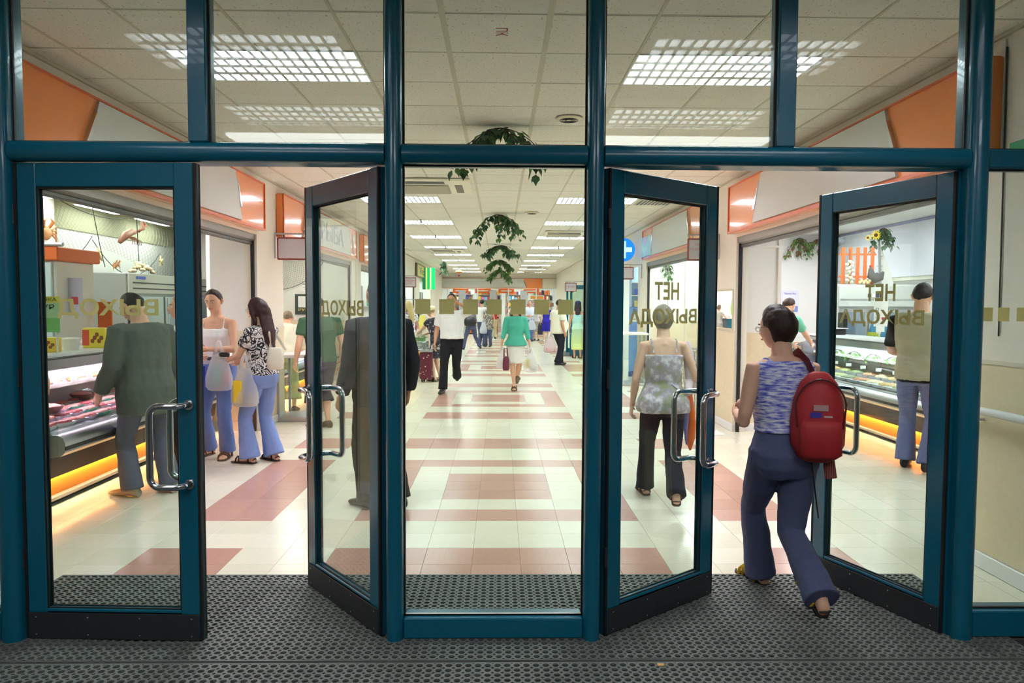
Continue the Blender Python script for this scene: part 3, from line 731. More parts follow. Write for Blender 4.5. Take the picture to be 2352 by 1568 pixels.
# ------------------------------------------------------------ refrigerated display cases
def display_case(lab, Xb, s, y0, y1, tint, lamp_s, name='display_case'):
    t = thing(name, lab, 'display case', (Xb + s * .3, (y0 + y1) / 2, 0))
    def pr(poly, a, b): return MB().prism([(Xb + s * u, z) for u, z in poly], a, b, 'y')
    pr([(.04, 0), (.7, 0), (.7, .05), (.04, .05)], y0, y1).build('plinth', black, t)
    pr([(-.01, .035), (.06, .035), (.06, .06), (-.01, .06)], y0, y1).build('kick_rail', alu, t)
    n = max(1, int((y1 - y0) / 1.25)); L = (y1 - y0) / n
    for k in range(n):
        a, b = y0 + k * L + .004, y0 + (k + 1) * L - .004
        pr([(.045, .06), (.055, .06), (.055, .26), (.045, .26)], a, b).build('orange_panel', mat('orange_glow_panel', (255, 150, 40), .5), t)
        pr([(-.02, .222), (.0, .222), (-.03, .45), (-.05, .45)], a, b).build('dark_panel', mat('brown_grey_panel', (70, 62, 60), .3, .4), t)
        pr([(-.26, .62), (-.22, .618), (.42, .70), (.42, .715), (-.24, .64)], a, b).build('deck', mat('deck_%s' % s, tint, .4), t)
    MB().tube([(Xb + s * .022, y0 + .05, .245), (Xb + s * .022, y1 - .05, .245)], .012, 8).build('kick_lamp', emat('kick_lamp', (255, 226, 180), 60), t)
    pr([(-.24, .46), (-.31, .47), (-.345, .50), (-.35, .56), (-.335, .60), (-.30, .625), (-.26, .625), (-.22, .60), (.0, .45)], y0, y1).build('front_bumper', steel, t, smooth=True)
    pr([(-.352, .515), (-.346, .515), (-.346, .545), (-.352, .545)], y0, y1).build('bumper_strip', black, t)
    pr([(.42, .40), (.52, .40), (.52, 1.12), (.42, 1.12)], y0, y1).build('back_wall', mat('case_back', (214, 212, 210), .5), t)
    pr([(.05, .05), (.6, .05), (.6, .45), (.05, .45)], y0 + .01, y1 - .01).build('cabinet', dark, t)
    pr([(.02, 1.14), (.62, 1.14), (.62, 1.17), (.02, 1.18), (.0, 1.16)], y0, y1).build('counter_top', mat('counter_top', (214, 216, 216), .3), t)
    pr([(.0, 1.06), (.03, 1.06), (.03, 1.14), (.0, 1.14)], y0, y1).build('top_fascia', steel, t)
    MB().tube([(Xb + s * .07, y0 + .08, 1.10), (Xb + s * .07, y1 - .08, 1.10)], .014, 8).build('case_lamp', emat('case_lamp_%s' % s, (255, 214, 244) if s < 0 else (236, 244, 255), lamp_s), t)
    pr([(.12, .90), (.42, .90), (.42, .91), (.12, .91)], y0 + .02, y1 - .02).build('shelf', mat('shelf_pale', (230, 226, 234), .25), t)
    pr([(.112, .895), (.122, .895), (.122, .925), (.112, .925)], y0 + .02, y1 - .02).build('shelf_edge', white, t)
    arc = [(-.29, .63)] + [(-.29 + .30 * math.sin(a) * 1.0 if False else -.29 + .29 * (1 - math.cos(a)), .63 + .43 * math.sin(a) + .0) for a in [PI / 2 * k / 6 for k in range(1, 7)]]
    for k in range(n):
        a, b = y0 + k * L + .002, y0 + (k + 1) * L - .002
        vs = [(Xb + s * u, y, z) for u, z in arc for y in (a, b)]
        MB().add(vs, [(2 * i, 2 * i + 1, 2 * i + 3, 2 * i + 2) for i in range(len(arc) - 1)]).build('curved_glass', caseglass, t, smooth='all', fix=False)
    for y in (y0, y1):
        q = MB().prism([(Xb + s * u, z) for u, z in [(.6, .05), (.6, 1.13), (.0, 1.06)] + [(u - .004, z) for u, z in reversed(arc)] + [(-.30, .48), (-.02, .44), (.02, .05)]], y - .012, y + .012, 'y')
        if y == y0: q.build('end_panel', caseglass, t)
        else: q.build('end_panel', mat('end_dark', (74, 72, 78), .35, .3), t)
    for k in range(1, n):
        y = y0 + k * L
        MB().tube([(Xb + s * .40, y, .72), (Xb + s * .36, y, .9), (Xb + s * .1, y, 1.12)], .009, 6).build('glass_stay', alu, t)
    return t
CL, CR = -3.50, 4.60
display_case('long glass-fronted meat case with orange lit kick panel on the left', CL, -1, 5.32, 8.95, (214, 204, 216), 75)
display_case('long curved-glass deli case with orange lit kick panel on the right', CR, 1, 5.0, 10.9, (236, 232, 234), 55)
def deck_z(u): return .64 + (u + .24) / .66 * .075 + .002
# goods in the meat case
pink = [mat('meat_%d' % i, c, .35, var=.2, vscale=30, bump=.2, bscale=60) for i, c in enumerate(((196, 92, 92), (216, 128, 116), (226, 160, 150), (168, 66, 70)))]
traym = [mat('foam_tray', (240, 238, 244), .5), mat('clear_wrap', (214, 200, 220), .2), mat('green_tray', (90, 180, 150), .4), mat('brown_bowl', (104, 58, 50), .5)]
def meat_pack(i, loc, rz, lab):
    t = thing('meat_pack', lab, 'food pack', loc, rz, 'packs in the meat case')
    MB().loft([[(a * q, b * q, z) for a, b in ((-.085, -.06), (.085, -.06), (.085, .06), (-.085, .06))] for q, z in ((.8, 0), (1, .025), (1.04, .028), (.92, .022))]).build('tray', traym[i % 3], t, world=False)
    e = MB()
    for k in range(4):
        e.ball((-.05 + .033 * k, .008 * (-1) ** k, .026), (.028, .045, .016 + .004 * (k % 2)), 8, 6)
    e.build('meat', pink[i % 4], t, smooth='all', world=False)
    return t
MLAB = ['white tray of dark pink meat', 'lilac-wrapped tray of salmon-pink meat', 'green tray of pale pink meat', 'white tray of deep red meat']
MROW = ['front', 'second', 'third', 'back']
protos = [None] * 4; cnt = 0
for j, u in enumerate((-.15, .0, .14, .28)):
    y = 5.42 + .05 * j; nn = 0
    while y < 8.8 and cnt < 84:
        i = rnd.randrange(4); loc = (CL - u, y, deck_z(u)); rz = R_(90) + rnd.uniform(-.35, .35)
        lab = '%s, meat case, %s row, %s along' % (MLAB[i], MROW[j], ordw(nn)); nn += 1
        if protos[i] is None: protos[i] = meat_pack(i, loc, rz, lab)
        else: dup(protos[i], loc, rz, label=lab)
        y += .17 + rnd.random() * .03; cnt += 1
def fish(lab, loc, rz, m, L=.3, name='whole_fish', group='fish in the meat case'):
    t = thing(name, lab, 'fish', loc, rz, group)
    MB().tube([(-L / 2, 0, .02), (-L * .36, 0, .022), (-L * .1, 0, .026), (L * .2, 0, .024), (L * .4, 0, .02), (L * .5, 0, .02)], [.006, .03, .038, .026, .01, .008], 10, flat=.55).build('fish_body', m, t, smooth='all', world=False)
    MB().prism([(L * .46, 0), (L * .62, .045), (L * .57, 0), (L * .62, -.045)], .016, .022, 'z').build('tail_fin', m, t, world=False)
    return t
silver = mat('fish_silver', (176, 178, 190), .25, .3, var=.2, vscale=20); smoked = mat('fish_smoked', (190, 130, 70), .4, var=.2, vscale=20)
for i in range(9): fish('silver whole fish on the upper shelf of the meat case, %s from the entrance' % ORD[i], (CL - .26, 5.5 + i * .36, .912), R_(70 + 20 * (i % 3)), silver)
for i in range(8): fish('golden smoked fish on the upper shelf of the meat case, %s from the entrance' % ORD[i], (CL - .2, 5.68 + i * .36, .912), R_(100), smoked, .26, 'smoked_fish', 'smoked fish in the meat case')
bowl0 = None
for i in range(4):
    loc = (CL - .05 - .2 * (i % 2), 5.8 + i * .8, deck_z(.1) + .034)
    lab = 'brown bowl heaped with pink meat in the meat case, %s from the entrance' % ORD[i]
    if bowl0 is None:
        bowl0 = thing('bowl', lab, 'bowl', loc, group='brown bowls in the meat case')
        MB().lathe([(.05, 0), (.09, .04), (.1, .06), (.09, .06), (.045, .01)], n=18).build('bowl_body', traym[3], bowl0, smooth=True, world=False)
        MB().ball((0, 0, .05), (.085, .085, .03), 12, 6).build('meat', pink[2], bowl0, smooth='all', world=False)
    else: dup(bowl0, loc, label=lab)
for i in range(14):
    tag(MB().prism([(CL - .085, .925), (CL - .095, .925), (CL - .10, .975), (CL - .09, .975)], 5.45 + i * .24, 5.53 + i * .24, 'y').build('price_tag', white), 'small white price tag on the shelf edge of the meat case, %s from the entrance' % ORD[i], 'price tag', 'price tags in the meat case')
# goods on the meat counter
def carton(lab, x0, x1, y0, y1, z0, z1, ca, cb, name='carton'):
    t = thing(name, lab, 'box', ((x0 + x1) / 2, (y0 + y1) / 2, z0))
    MB().bbox(x0, x1, y0, y1, z0, z1, .003).build('box_body', mat(name + lab[:9], ca, .5), t)
    MB().box(x0 - .001, x0 + (x1 - x0) * .3, y0 - .001, y0, z0 + (z1 - z0) * .12, z1 - (z1 - z0) * .1).build('print_band', mat('band' + lab[:9], cb, .5), t)
    e = MB()
    for k in range(5): e.ball((x0 + (x1 - x0) * (.45 + .1 * k), y0 - .001, z0 + (z1 - z0) * (.35 + .16 * (k % 3))), ((x1 - x0) * .09, .002, (z1 - z0) * .13), 8, 5)
    e.build('printed_food', mat('print_brown', (150, 80, 40), .6), t); return t
carton('yellow and orange snack carton on the meat counter, nearest the entrance', -3.86, -3.68, 6.12, 6.2, 1.178, 1.30, (238, 206, 70), (214, 120, 40))
carton('larger red and yellow snack carton on the meat counter', -3.80, -3.60, 6.72, 6.82, 1.178, 1.36, (236, 214, 60), (220, 80, 50))
tb = thing('tub', 'white plastic tub between the two snack cartons', 'tub', (-3.72, 6.4, 1.178)); MB().lathe([(.06, 0), (.075, .09), (.08, .09), (.08, .105), (.01, .11)], (-3.72, 6.4, 1.178), 18).build('tub_body', white, tb, smooth=True)
for i, (y, c) in enumerate(((7.1, (230, 220, 190)), (7.35, (210, 190, 150)), (7.6, (240, 240, 240)), (7.85, (70, 80, 160)), (8.1, (236, 236, 230)))):
    t = thing('goods_pack', ('cream', 'tan', 'white', 'blue-printed', 'ivory')[i] + ' pack lying on top of the meat counter further along', 'pack', (-3.75, y, 1.178))
    MB().bbox(-3.87, -3.64, y - .09, y + .09, 1.178, 1.22 + .02 * (i % 2), .012).build('wrapper', mat('pack_c%d' % i, c, .4), t, smooth=True); MB().box(-3.8, -3.7, y - .03, y + .03, 1.241, 1.2425).build('label_patch', mat('lp', (200, 60, 60), .5), t)
# fridge with posters at the left
fr = thing('display_fridge', 'white display fridge with orange header behind the meat counter, nearest the entrance', 'fridge', (-5.0, 7.6, 0))
MB().bbox(-5.45, -4.55, 7.6, 8.3, 0, 2.02, .01).build('cabinet', white, fr)
MB().bbox(-5.5, -4.5, 7.55, 8.35, 2.02, 2.16, .01).build('header', orange_plast, fr); MB().tube([(-5.45, 7.56, 2.18), (-4.45, 7.56, 2.18)], .022, 10).build('top_tube', alu, fr)
MB().box(-5.42, -4.66, 7.59, 7.6, .9, 1.98).build('door_glass', mat('fridge_glass', (190, 198, 200), .1, .2), fr); MB().bbox(-4.66, -4.58, 7.57, 7.6, .2, 2.0, .006).build('door_frame', mat('pale_blue_frame', (206, 220, 226), .4), fr)
MB().box(-4.72, -4.68, 7.585, 7.59, 2.06, 2.11).build('header_badge', alu, fr)
def poster(lab, x0, x1, y, z0, z1, base_c, bits, words=(), ax='y', cat='poster', name='poster'):
    t = thing(name, lab, cat, ((x0 + x1) / 2, y, z0))
    MB().box(x0, x1, y, y + .006, z0, z1).build('sheet', mat('sheet_%d_%d_%d' % base_c, base_c, .6), t)
    for k, (a, b, c, d, col) in enumerate(bits):
        w, h = x1 - x0, z1 - z0
        MB().box(x0 + a * w, x0 + b * w, y - .0015 - .0002 * k, y, z0 + c * h, z0 + d * h).build('print_area', mat('pr_%d_%d_%d' % col, col, .6), t)
    for tx, cx, cz, w, h, m in words: text('lettering', tx, Matrix.Translation((cx, y - .004, cz)), w, h, m, t)
    return t
dk = mat('ink_dark', (40, 46, 50), .6); bl_ = mat('ink_blue', (90, 84, 190), .6)
gp_ = poster('green and yellow poster with dark lettering standing on the near end of the meat counter', -3.86, -3.56, 5.98, 1.35, 1.64, (178, 218, 170), [(0, 1, .82, 1, (226, 220, 90)), (0, 1, 0, .4, (124, 196, 110))], [('НОВИНКА', -3.71, 1.615, .26, .03, mat('ink_olive', (120, 110, 40), .6)), ('ШКУР', -3.71, 1.555, .22, .04, dk)])
for x in (-3.83, -3.59): MB().cyl(x, 5.992, 1.178, 1.36, .008, 8).build('stand_rod', white, gp_)
bits_sun = [(.1, .9, .08, .5, (190, 198, 226)), (.2, .5, .35, .62, (244, 226, 90))]
poster('blue and white sun poster on the fridge behind the meat counter', -4.98, -4.70, 7.57, 1.64, 1.98, (206, 210, 226), bits_sun)
poster('pale lilac notice beside the near fridge', -4.55, -4.40, 7.8, 1.45, 1.85, (214, 210, 236), [(.2, .7, .3, .5, (214, 80, 90))], name='notice', cat='notice')
tag(MB().bbox(-4.52, -4.36, 8.3, 8.32, 1.18, 1.6, .004).build('orange_board', orange_plast), 'orange board standing behind the meat counter', 'board')
# steel cold cabinet
sf = thing('cold_cabinet', 'tall stainless steel cold cabinet behind the meat counter', 'fridge', (-5.4, 11.5, 0))
MB().bbox(-5.78, -5.10, 10.1, 13.2, 0, 2.0, .01).build('cabinet', steel, sf)
MB().bbox(-5.10, -5.06, 10.12, 13.2, 1.72, 2.0, .006).build('header', mat('header_steel', (196, 196, 190), .35, .6), sf)
for z in (1.78, 1.86): MB().box(-5.062, -5.055, 10.2, 13.1, z, z + .018).build('grille_slot', dark, sf)
for k in range(3): MB().bbox(-5.09, -5.05, 10.15 + k * 1.02, 11.1 + k * 1.02, .3, 1.68, .01).build('glass_door', mat('door_glass_cold', (176, 190, 196), .08, .3), sf); MB().box(-5.05, -5.04, 10.2 + k * 1.02, 10.24 + k * 1.02, .35, 1.66).build('door_handle', chrome, sf)
MB().box(-5.056, -5.05, 10.3, 10.55, 1.92, 1.96).build('maker_plate', mat('plate_blue', (70, 90, 180), .4), sf)
pl = MB(); 
shell('trim_15', [(-5.8, -5.6, 9.2, 9.35, 2.0, 2.9)], white)

# ------------------------------------------------------------ fishing nets and sea creatures
cord = mat('net_cord', (150, 152, 140), .9); rope = mat('rope_dark', (74, 76, 72), .9)
def net(lab, P, nu, nv, ropes, r=.0017, name='fishing_net'):
    """P(u, v) -> point on the draped surface; knotted diamonds"""
    t = thing(name, lab, 'net', tuple(P(.5, 1)))
    e = MB()
    for k in range(-nv, nu):
        pts = [P((k + j) / nu, j / nv) for j in range(nv + 1) if 0 <= k + j <= nu]
        if len(pts) > 1: e.tube(pts, r, 3, cap=False)
        pts = [P((k + nv - j) / nu, j / nv) for j in range(nv + 1) if 0 <= k + nv - j <= nu]
        if len(pts) > 1: e.tube(pts, r, 3, cap=False)
    e.build('mesh_cords', cord, t, kind='stuff', fix=False)
    for pts in ropes: MB().tube(pts, .0055, 6).build('rope', rope, t, smooth=True)
    return t
def sag(a, b, d, n=12):
    a, b = Vector(a), Vector(b); return [a.lerp(b, k / n) - Vector((0, 0, d * 4 * (k / n) * (1 - k / n))) for k in range(n + 1)]
def Pn(u, v): return Vector((-5.74 + .12 * math.sin(PI * v) * (1 + .4 * math.sin(9 * u)), 7.4 + 6.0 * u, 2.86 - (.75 + .25 * math.sin(7 * u + 1)) * (1 - v) * 1.0 - .0))
net('grey fishing net draped across the back wall of the seafood stall', Pn, 64, 9,
    [sag((-4.6, 6.4, 2.86), (-5.6, 8.6, 2.6), .25), sag((-5.6, 8.6, 2.55), (-5.6, 10.2, 2.5), .42), sag((-5.0, 8.0, 2.88), (-4.9, 10.4, 2.86), .22), sag((-5.6, 10.2, 2.45), (-5.6, 12.2, 2.4), .42), sag((-4.9, 8.9, 2.88), (-5.65, 10.6, 2.1), .05),
     sag((-4.7, 9.6, 2.88), (-5.65, 11.6, 2.1), .1), sag((-4.5, 10.0, 2.86), (-5.2, 12.6, 2.6), .3), sag((-4.3, 6.8, 2.87), (-5.5, 7.6, 2.0), .1)])
def Pm(u, v): r_ = .15 + .95 * v; a = PI / 2 * u; return Vector((-4.66 + r_ * math.cos(a) * 1.05, 15.12 - .05 * math.sin(PI * v), 2.9 - r_ * math.sin(a) * .95))
net('quarter-round fishing net on the end wall of the second left stall', Pm, 26, 16, [[Pm(k / 14, 1) for k in range(15)]], .0028)
crab_m = mat('crab_orange', (216, 150, 96), .4, var=.2, vscale=14); lob = mat('lobster_brown', (150, 96, 76), .5); star = mat('starfish', (226, 206, 160), .7); shellm = mat('shell_cream', (222, 202, 170), .6, var=.15, vscale=18)
def crab(lab, c, s=1.0, m=crab_m):
    t = thing('crab', lab, 'crab', c); e = MB(); e.ball(c, (.05 * s, .12 * s, .09 * s), 14, 10); e.build('shell', m, t, smooth='all'); c = Vector(c)
    for sy in (-1, 1):
        for k in range(4):
            a = -.5 + .42 * k
            MB().tube([c + Vector((.01, sy * .08 * s, .02 * s)), c + Vector((.03, sy * .17 * s, (.09 - .05 * k) * s)), c + Vector((.02, sy * .21 * s, (-.02 - .05 * k) * s))], [.014 * s, .011 * s, .003 * s], 6).build('leg', m, t, smooth='all')
        MB().tube([c + Vector((.02, sy * .05 * s, .06 * s)), c + Vector((.05, sy * .1 * s, .14 * s)), c + Vector((.06, sy * .03 * s, .17 * s))], [.016 * s, .024 * s, .006 * s], 8).build('claw', m, t, smooth='all')
crab('orange crab hanging in the net, upper left', (-5.45, 8.9, 2.42), 1.0)
crab('small pale crab hanging by the right edge of the net', (-5.3, 12.2, 2.68), .8, shellm)
crab('little crab on top of the near end of the steel cabinet', (-5.3, 10.2, 2.10), .45)
lt = thing('lobster', 'brown lobster hanging from a rope in the seafood stall', 'lobster', (-5.2, 10.4, 2.6))
MB().tube([(-5.2, 10.15, 2.42), (-5.2, 10.3, 2.52), (-5.2, 10.45, 2.58), (-5.2, 10.62, 2.60)], [.03, .055, .05, .02], 10).build('shell', lob, lt, smooth='all')
for sy in (-.03, .04): MB().tube([(-5.18, 10.6 + sy, 2.6), (-5.14, 10.72 + sy, 2.68 + sy), (-5.14, 10.66 + sy, 2.76)], [.012, .03, .008], 8).build('claw', lob, lt, smooth='all')
for k in range(5): MB().tube([(-5.2, 10.3 + k * .06, 2.52), (-5.1, 10.3 + k * .06, 2.46), (-5.1, 10.3 + k * .06, 2.40)], .006, 5).build('leg', lob, lt)
def starfish(lab, c, R):
    poly = []
    for k in range(10):
        a = PI / 2 + PI * k / 5 + .2; r = R if k % 2 == 0 else R * .36
        poly.append((c[1] + r * math.cos(a), c[2] + r * math.sin(a)))
    t = thing('starfish', lab, 'starfish', c)
    MB().prism(poly, c[0], c[0] + .02, 'x').build('arms', star, t); MB().ball((c[0] + .02, c[1], c[2]), (.012, R * .3, R * .3), 10, 6).build('centre_disc', star, t, smooth='all')
starfish('cream starfish on the net above the steel cabinet', (-5.55, 10.25, 2.24), .11); starfish('small slim starfish on the net near the right edge', (-5.55, 12.1, 2.27), .09)
sp_ = thing('shell_heap', 'heap of cream shells on top of the steel cabinet', 'shells', (-5.3, 10.9, 2.0))
for k in range(26):
    a = rnd.random() * 2 * PI; q = rnd.random() ** .6; MB().ball((-5.3 + .14 * q * math.cos(a), 10.95 + .26 * q * math.sin(a), 2.03 + .17 * (1 - q) + .02 * rnd.random()), (.04, .05, .03), 8, 5).build('shell', shellm, sp_, smooth='all')
gf = thing('hanging_fish', 'dark green dried fish hanging at the right end of the steel cabinet', 'fish', (-5.3, 12.2, 2.1))
MB().tube([(-5.3, 12.2, 2.0), (-5.3, 12.2, 2.1), (-5.3, 12.2, 2.22), (-5.3, 12.2, 2.34)], [.03, .07, .06, .01], 10, flat=.4).build('fish_body', mat('green_fish', (60, 92, 70), .5), gf, smooth='all')

# ------------------------------------------------------------ second left stall
gc = thing('glass_cabinet', 'aluminium-framed glass display cabinet at the corner of the second left stall', 'display cabinet', (-2.75, 10.1, 0))
for x in (-2.98, -2.52):
    for y in (9.86, 10.4): MB().box(x - .015, x + .015, y - .015, y + .015, 0, .86).build('post', alu, gc)
MB().bbox(-3.02, -2.48, 9.82, 10.44, .86, .90, .005).build('top_slab', mat('pale_pink_top', (226, 220, 224), .35), gc); MB().bbox(-3.0, -2.5, 9.84, 10.42, 0.0, .06, .004).build('base_frame', alu, gc)
for a in ((-2.97, -2.53, 9.855, 9.861), (-2.97, -2.53, 10.399, 10.405)): MB().box(*a, .06, .86).build('glass_side', caseglass, gc)
display_case('glass fish case with a glowing kick panel in the second left stall', -3.55, -1, 10.75, 14.6, (206, 190, 204), 30)
for i in range(8): dup(protos[i % 4] or protos[0], (-3.55 - .05, 11.0 + i * .42, deck_z(.05)), R_(90), label='tray of pink meat in the case of the second left stall, %s along' % ORD[i], group='trays in the second left case')
gr_t = tag(MB().bbox(-4.0, -3.62, 12.2, 12.6, 1.183, 1.2, .008).build('green_cloth', mat('lime_cloth', (150, 226, 110), .7)), 'lime green cloth on the counter of the second left stall', 'cloth')
cr_ = thing('cash_register', 'grey cash register on the counter of the second left stall', 'cash register', (-3.9, 11.6, 1.18)); MB().prism([(-4.08, 1.18), (-3.66, 1.18), (-3.70, 1.28), (-3.98, 1.38), (-4.08, 1.38)], 11.5, 11.85, 'y').build('register_body', mat('register_grey', (196, 196, 188), .5), cr_); MB().box(-3.95, -3.75, 11.49, 11.5, 1.22, 1.28).build('display_window', black, cr_)
poster('dark poster with a white carrier bag and yellow figures on the second stall wall', -4.22, -3.80, 15.17, 1.36, 1.78, (60, 70, 64), [(.15, .65, .35, .9, (226, 230, 228)), (.62, .9, .35, .55, (30, 30, 30))], [('РУБ', -4.05, 1.46, .2, .05, mat('ink_yellow', (232, 226, 120), .6)), ('101', -3.9, 1.40, .12, .05, mat('ink_yellow', (232, 226, 120), .6))])
poster('small white printed notice on the second stall wall', -4.1, -3.72, 15.17, 1.84, 2.02, (238, 238, 240), [(.1, .9, .78, .86, (80, 80, 90)), (.2, .8, .55, .6, (150, 150, 160)), (.1, .9, .4, .45, (150, 150, 160)), (.2, .8, .2, .25, (150, 150, 160))], name='notice', cat='notice')

# ------------------------------------------------------------ deli stall on the right
cool = thing('cold_cabinet', 'wide pale cold cabinet with glass doors behind the deli counter', 'fridge', (5.75, 11.2, 0))
MB().bbox(5.12, 6.45, 11.0, 11.7, 0, 1.92, .01).build('cabinet', mat('cabinet_white', (226, 228, 226), .4), cool)
MB().bbox(5.12, 6.45, 10.96, 11.0, 1.58, 1.9, .008).build('header', mat('header_pale', (214, 216, 210), .4), cool)
MB().box(5.14, 6.4, 10.955, 10.96, 1.68, 1.70).build('header_strip', alu, cool)
for k in range(3): MB().bbox(5.14 + k * .44, 5.56 + k * .44, 10.96, 10.99, .3, 1.55, .01).build('glass_door', alu, cool); MB().box(5.18 + k * .44, 5.52 + k * .44, 10.952, 10.96, .36, 1.50).build('door_pane', mat('door_pane_blue', (150, 166, 184), .06, .4), cool)
for k, m in enumerate((dark, white, dark, dark)): MB().bbox(5.55 + k * .06, 5.60 + k * .06, 10.945, 10.96, 1.72, 1.78, .004).build('dial', m, cool)
bl = thing('vertical_blinds', 'pale vertical blinds on the back wall of the deli stall', 'blinds', (6.42, 11.5, 2.06))
bls = bpy.data.meshes.new('slat'); mbs = MB().box(-.008, .0, 0, .1, -.82, 0); bls.from_pydata(mbs.v, [], mbs.f); bls.materials.append(mat('blind_slat', (214, 214, 222), .6))
for k in range(46):
    o = link('slat', bls, bl); o.location = (0, 9.2 - 11.5 + k * .1, .82); o.rotation_euler = (0, 0, .75)
MB().box(6.38, 6.46, 9.1, 13.85, 2.885, 2.925).build('head_rail', mat('rail_lilac', (150, 150, 180), .4), bl)
MB().box(6.40, 6.46, 9.1, 13.85, 2.0, 2.05).build('bottom_rail', mat('sill', (206, 204, 186), .5), bl)
for k in range(5):
    pass
of = thing('picket_fence', 'decorative orange picket fence standing on the deli cold cabinet', 'fence', (5.4, 11.05, 1.92))
for k in range(5): MB().bbox(5.18 + k * .112, 5.235 + k * .112, 11.05, 11.065, 1.925, 2.48, .003).build('picket', orange_plast, of)
for z in (2.02, 2.36): MB().box(5.15, 5.72, 11.066, 11.078, z, z + .03).build('crossbar', orange_plast, of)
gb = thing('garlic_braid', 'braid of garlic bulbs hanging on the orange fence', 'garlic braid', (5.3, 11.0, 2.4))
MB().tube([(5.30, 11.03, 2.44), (5.29, 11.01, 2.2), (5.28, 11.0, 1.97)], .004, 6).build('cord', rope, gb)
for k in range(15): MB().ball((5.285 + .045 * math.sin(k * 2.3), 11.0 - .02 * (k % 2), 2.26 - .022 * k), (.032, .03, .028), 10, 7).build('garlic_bulb', mat('garlic', (222, 212, 190), .6), gb, smooth='all')
def chicken(lab, x, y, z, m, s=1.0):
    t = thing('toy_hen', lab, 'hen figure', (x, y, z)); red = mat('comb_red', (196, 40, 40), .5)
    MB().tube([(x + .10 * s, y, z + .16 * s), (x + .06 * s, y, z + .09 * s), (x, y, z + .08 * s), (x - .06 * s, y, z + .11 * s), (x - .07 * s, y, z + .19 * s), (x - .075 * s, y, z + .225 * s)], [.015 * s, .05 * s, .075 * s, .055 * s, .028 * s, .012 * s], 10, ref=(0, 1, 0)).build('hen_body', m, t, smooth='all')
    MB().ball((x - .075 * s, y, z + .235 * s), (.018 * s, .006, .015 * s), 8, 5).build('comb', red, t); MB().tube([(x - .095 * s, y, z + .2 * s), (x - .125 * s, y, z + .195 * s)], [.008 * s, .001], 6).build('beak', mat('beak', (230, 180, 70), .5), t)
chicken('dark hen figure on the deli cold cabinet in front of the fence', 5.68, 10.99, 1.925, mat('hen_dark', (90, 86, 84), .8, var=.4, vscale=50), 1.15)
chicken('small grey hen figure perched above the left end of the fence', 5.17, 11.1, 2.5, mat('hen_grey', (120, 124, 128), .8, var=.4, vscale=50), .8)
ct_ = thing('chick_group', 'small cream chick figures beside the dark hen', 'chick figures', (5.5, 11.0, 1.925))
for k in range(6): MB().ball((5.44 + .03 * k, 10.99, 1.95 + .02 * (k % 2)), (.025, .022, .028), 8, 6).build('chick', mat('chick_cream', (232, 212, 160), .8), ct_, smooth='all')
ld = thing('step_ladder', 'white folded ladder standing on the deli cold cabinet', 'ladder', (5.95, 11.2, 1.925))
MB().prism([(5.86, 1.925), (6.08, 1.925), (5.84, 2.55), (5.80, 2.55)], 11.2, 11.22, 'y').build('side_panel', white, ld); MB().prism([(5.80, 1.925), (5.84, 1.925), (5.80, 2.6), (5.77, 2.6)], 11.12, 11.14, 'y').build('rail', alu, ld)
for z in (2.05, 2.2, 2.35): MB().box(5.80, 5.86, 11.13, 11.2, z, z + .012).build('rung', alu, ld)
# leaves
leafm = [mat('leaf_%d' % i, c, .5, var=.12, vscale=20) for i, c in enumerate(((70, 112, 70), (88, 134, 72), (58, 92, 66), (112, 142, 66), (128, 92, 66)))]
def leaf_mesh(i, s=.05):
    k = 'leafmesh%d_%.3f' % (i, s)
    if k in bpy.data.meshes: return bpy.data.meshes[k]
    P = [(0, 0, 0), (-.35, .25, .06), (-.42, .55, .02), (-.2, .78, 0), (0, 1.15, -.12), (.2, .78, 0), (.42, .55, .02), (.35, .25, .06), (0, .5, -.06)]
    me = bpy.data.meshes.new(k); me.from_pydata([(x * s, y * s, z * s) for x, y, z in P], [], [(0, 8, 2, 1), (8, 4, 3, 2), (0, 7, 6, 8), (8, 6, 5, 4)]); me.materials.append(leafm[i]); return me
def leafrot(d):
    d = Vector(d).normalized(); return d.to_track_quat('Y', 'Z').to_euler()
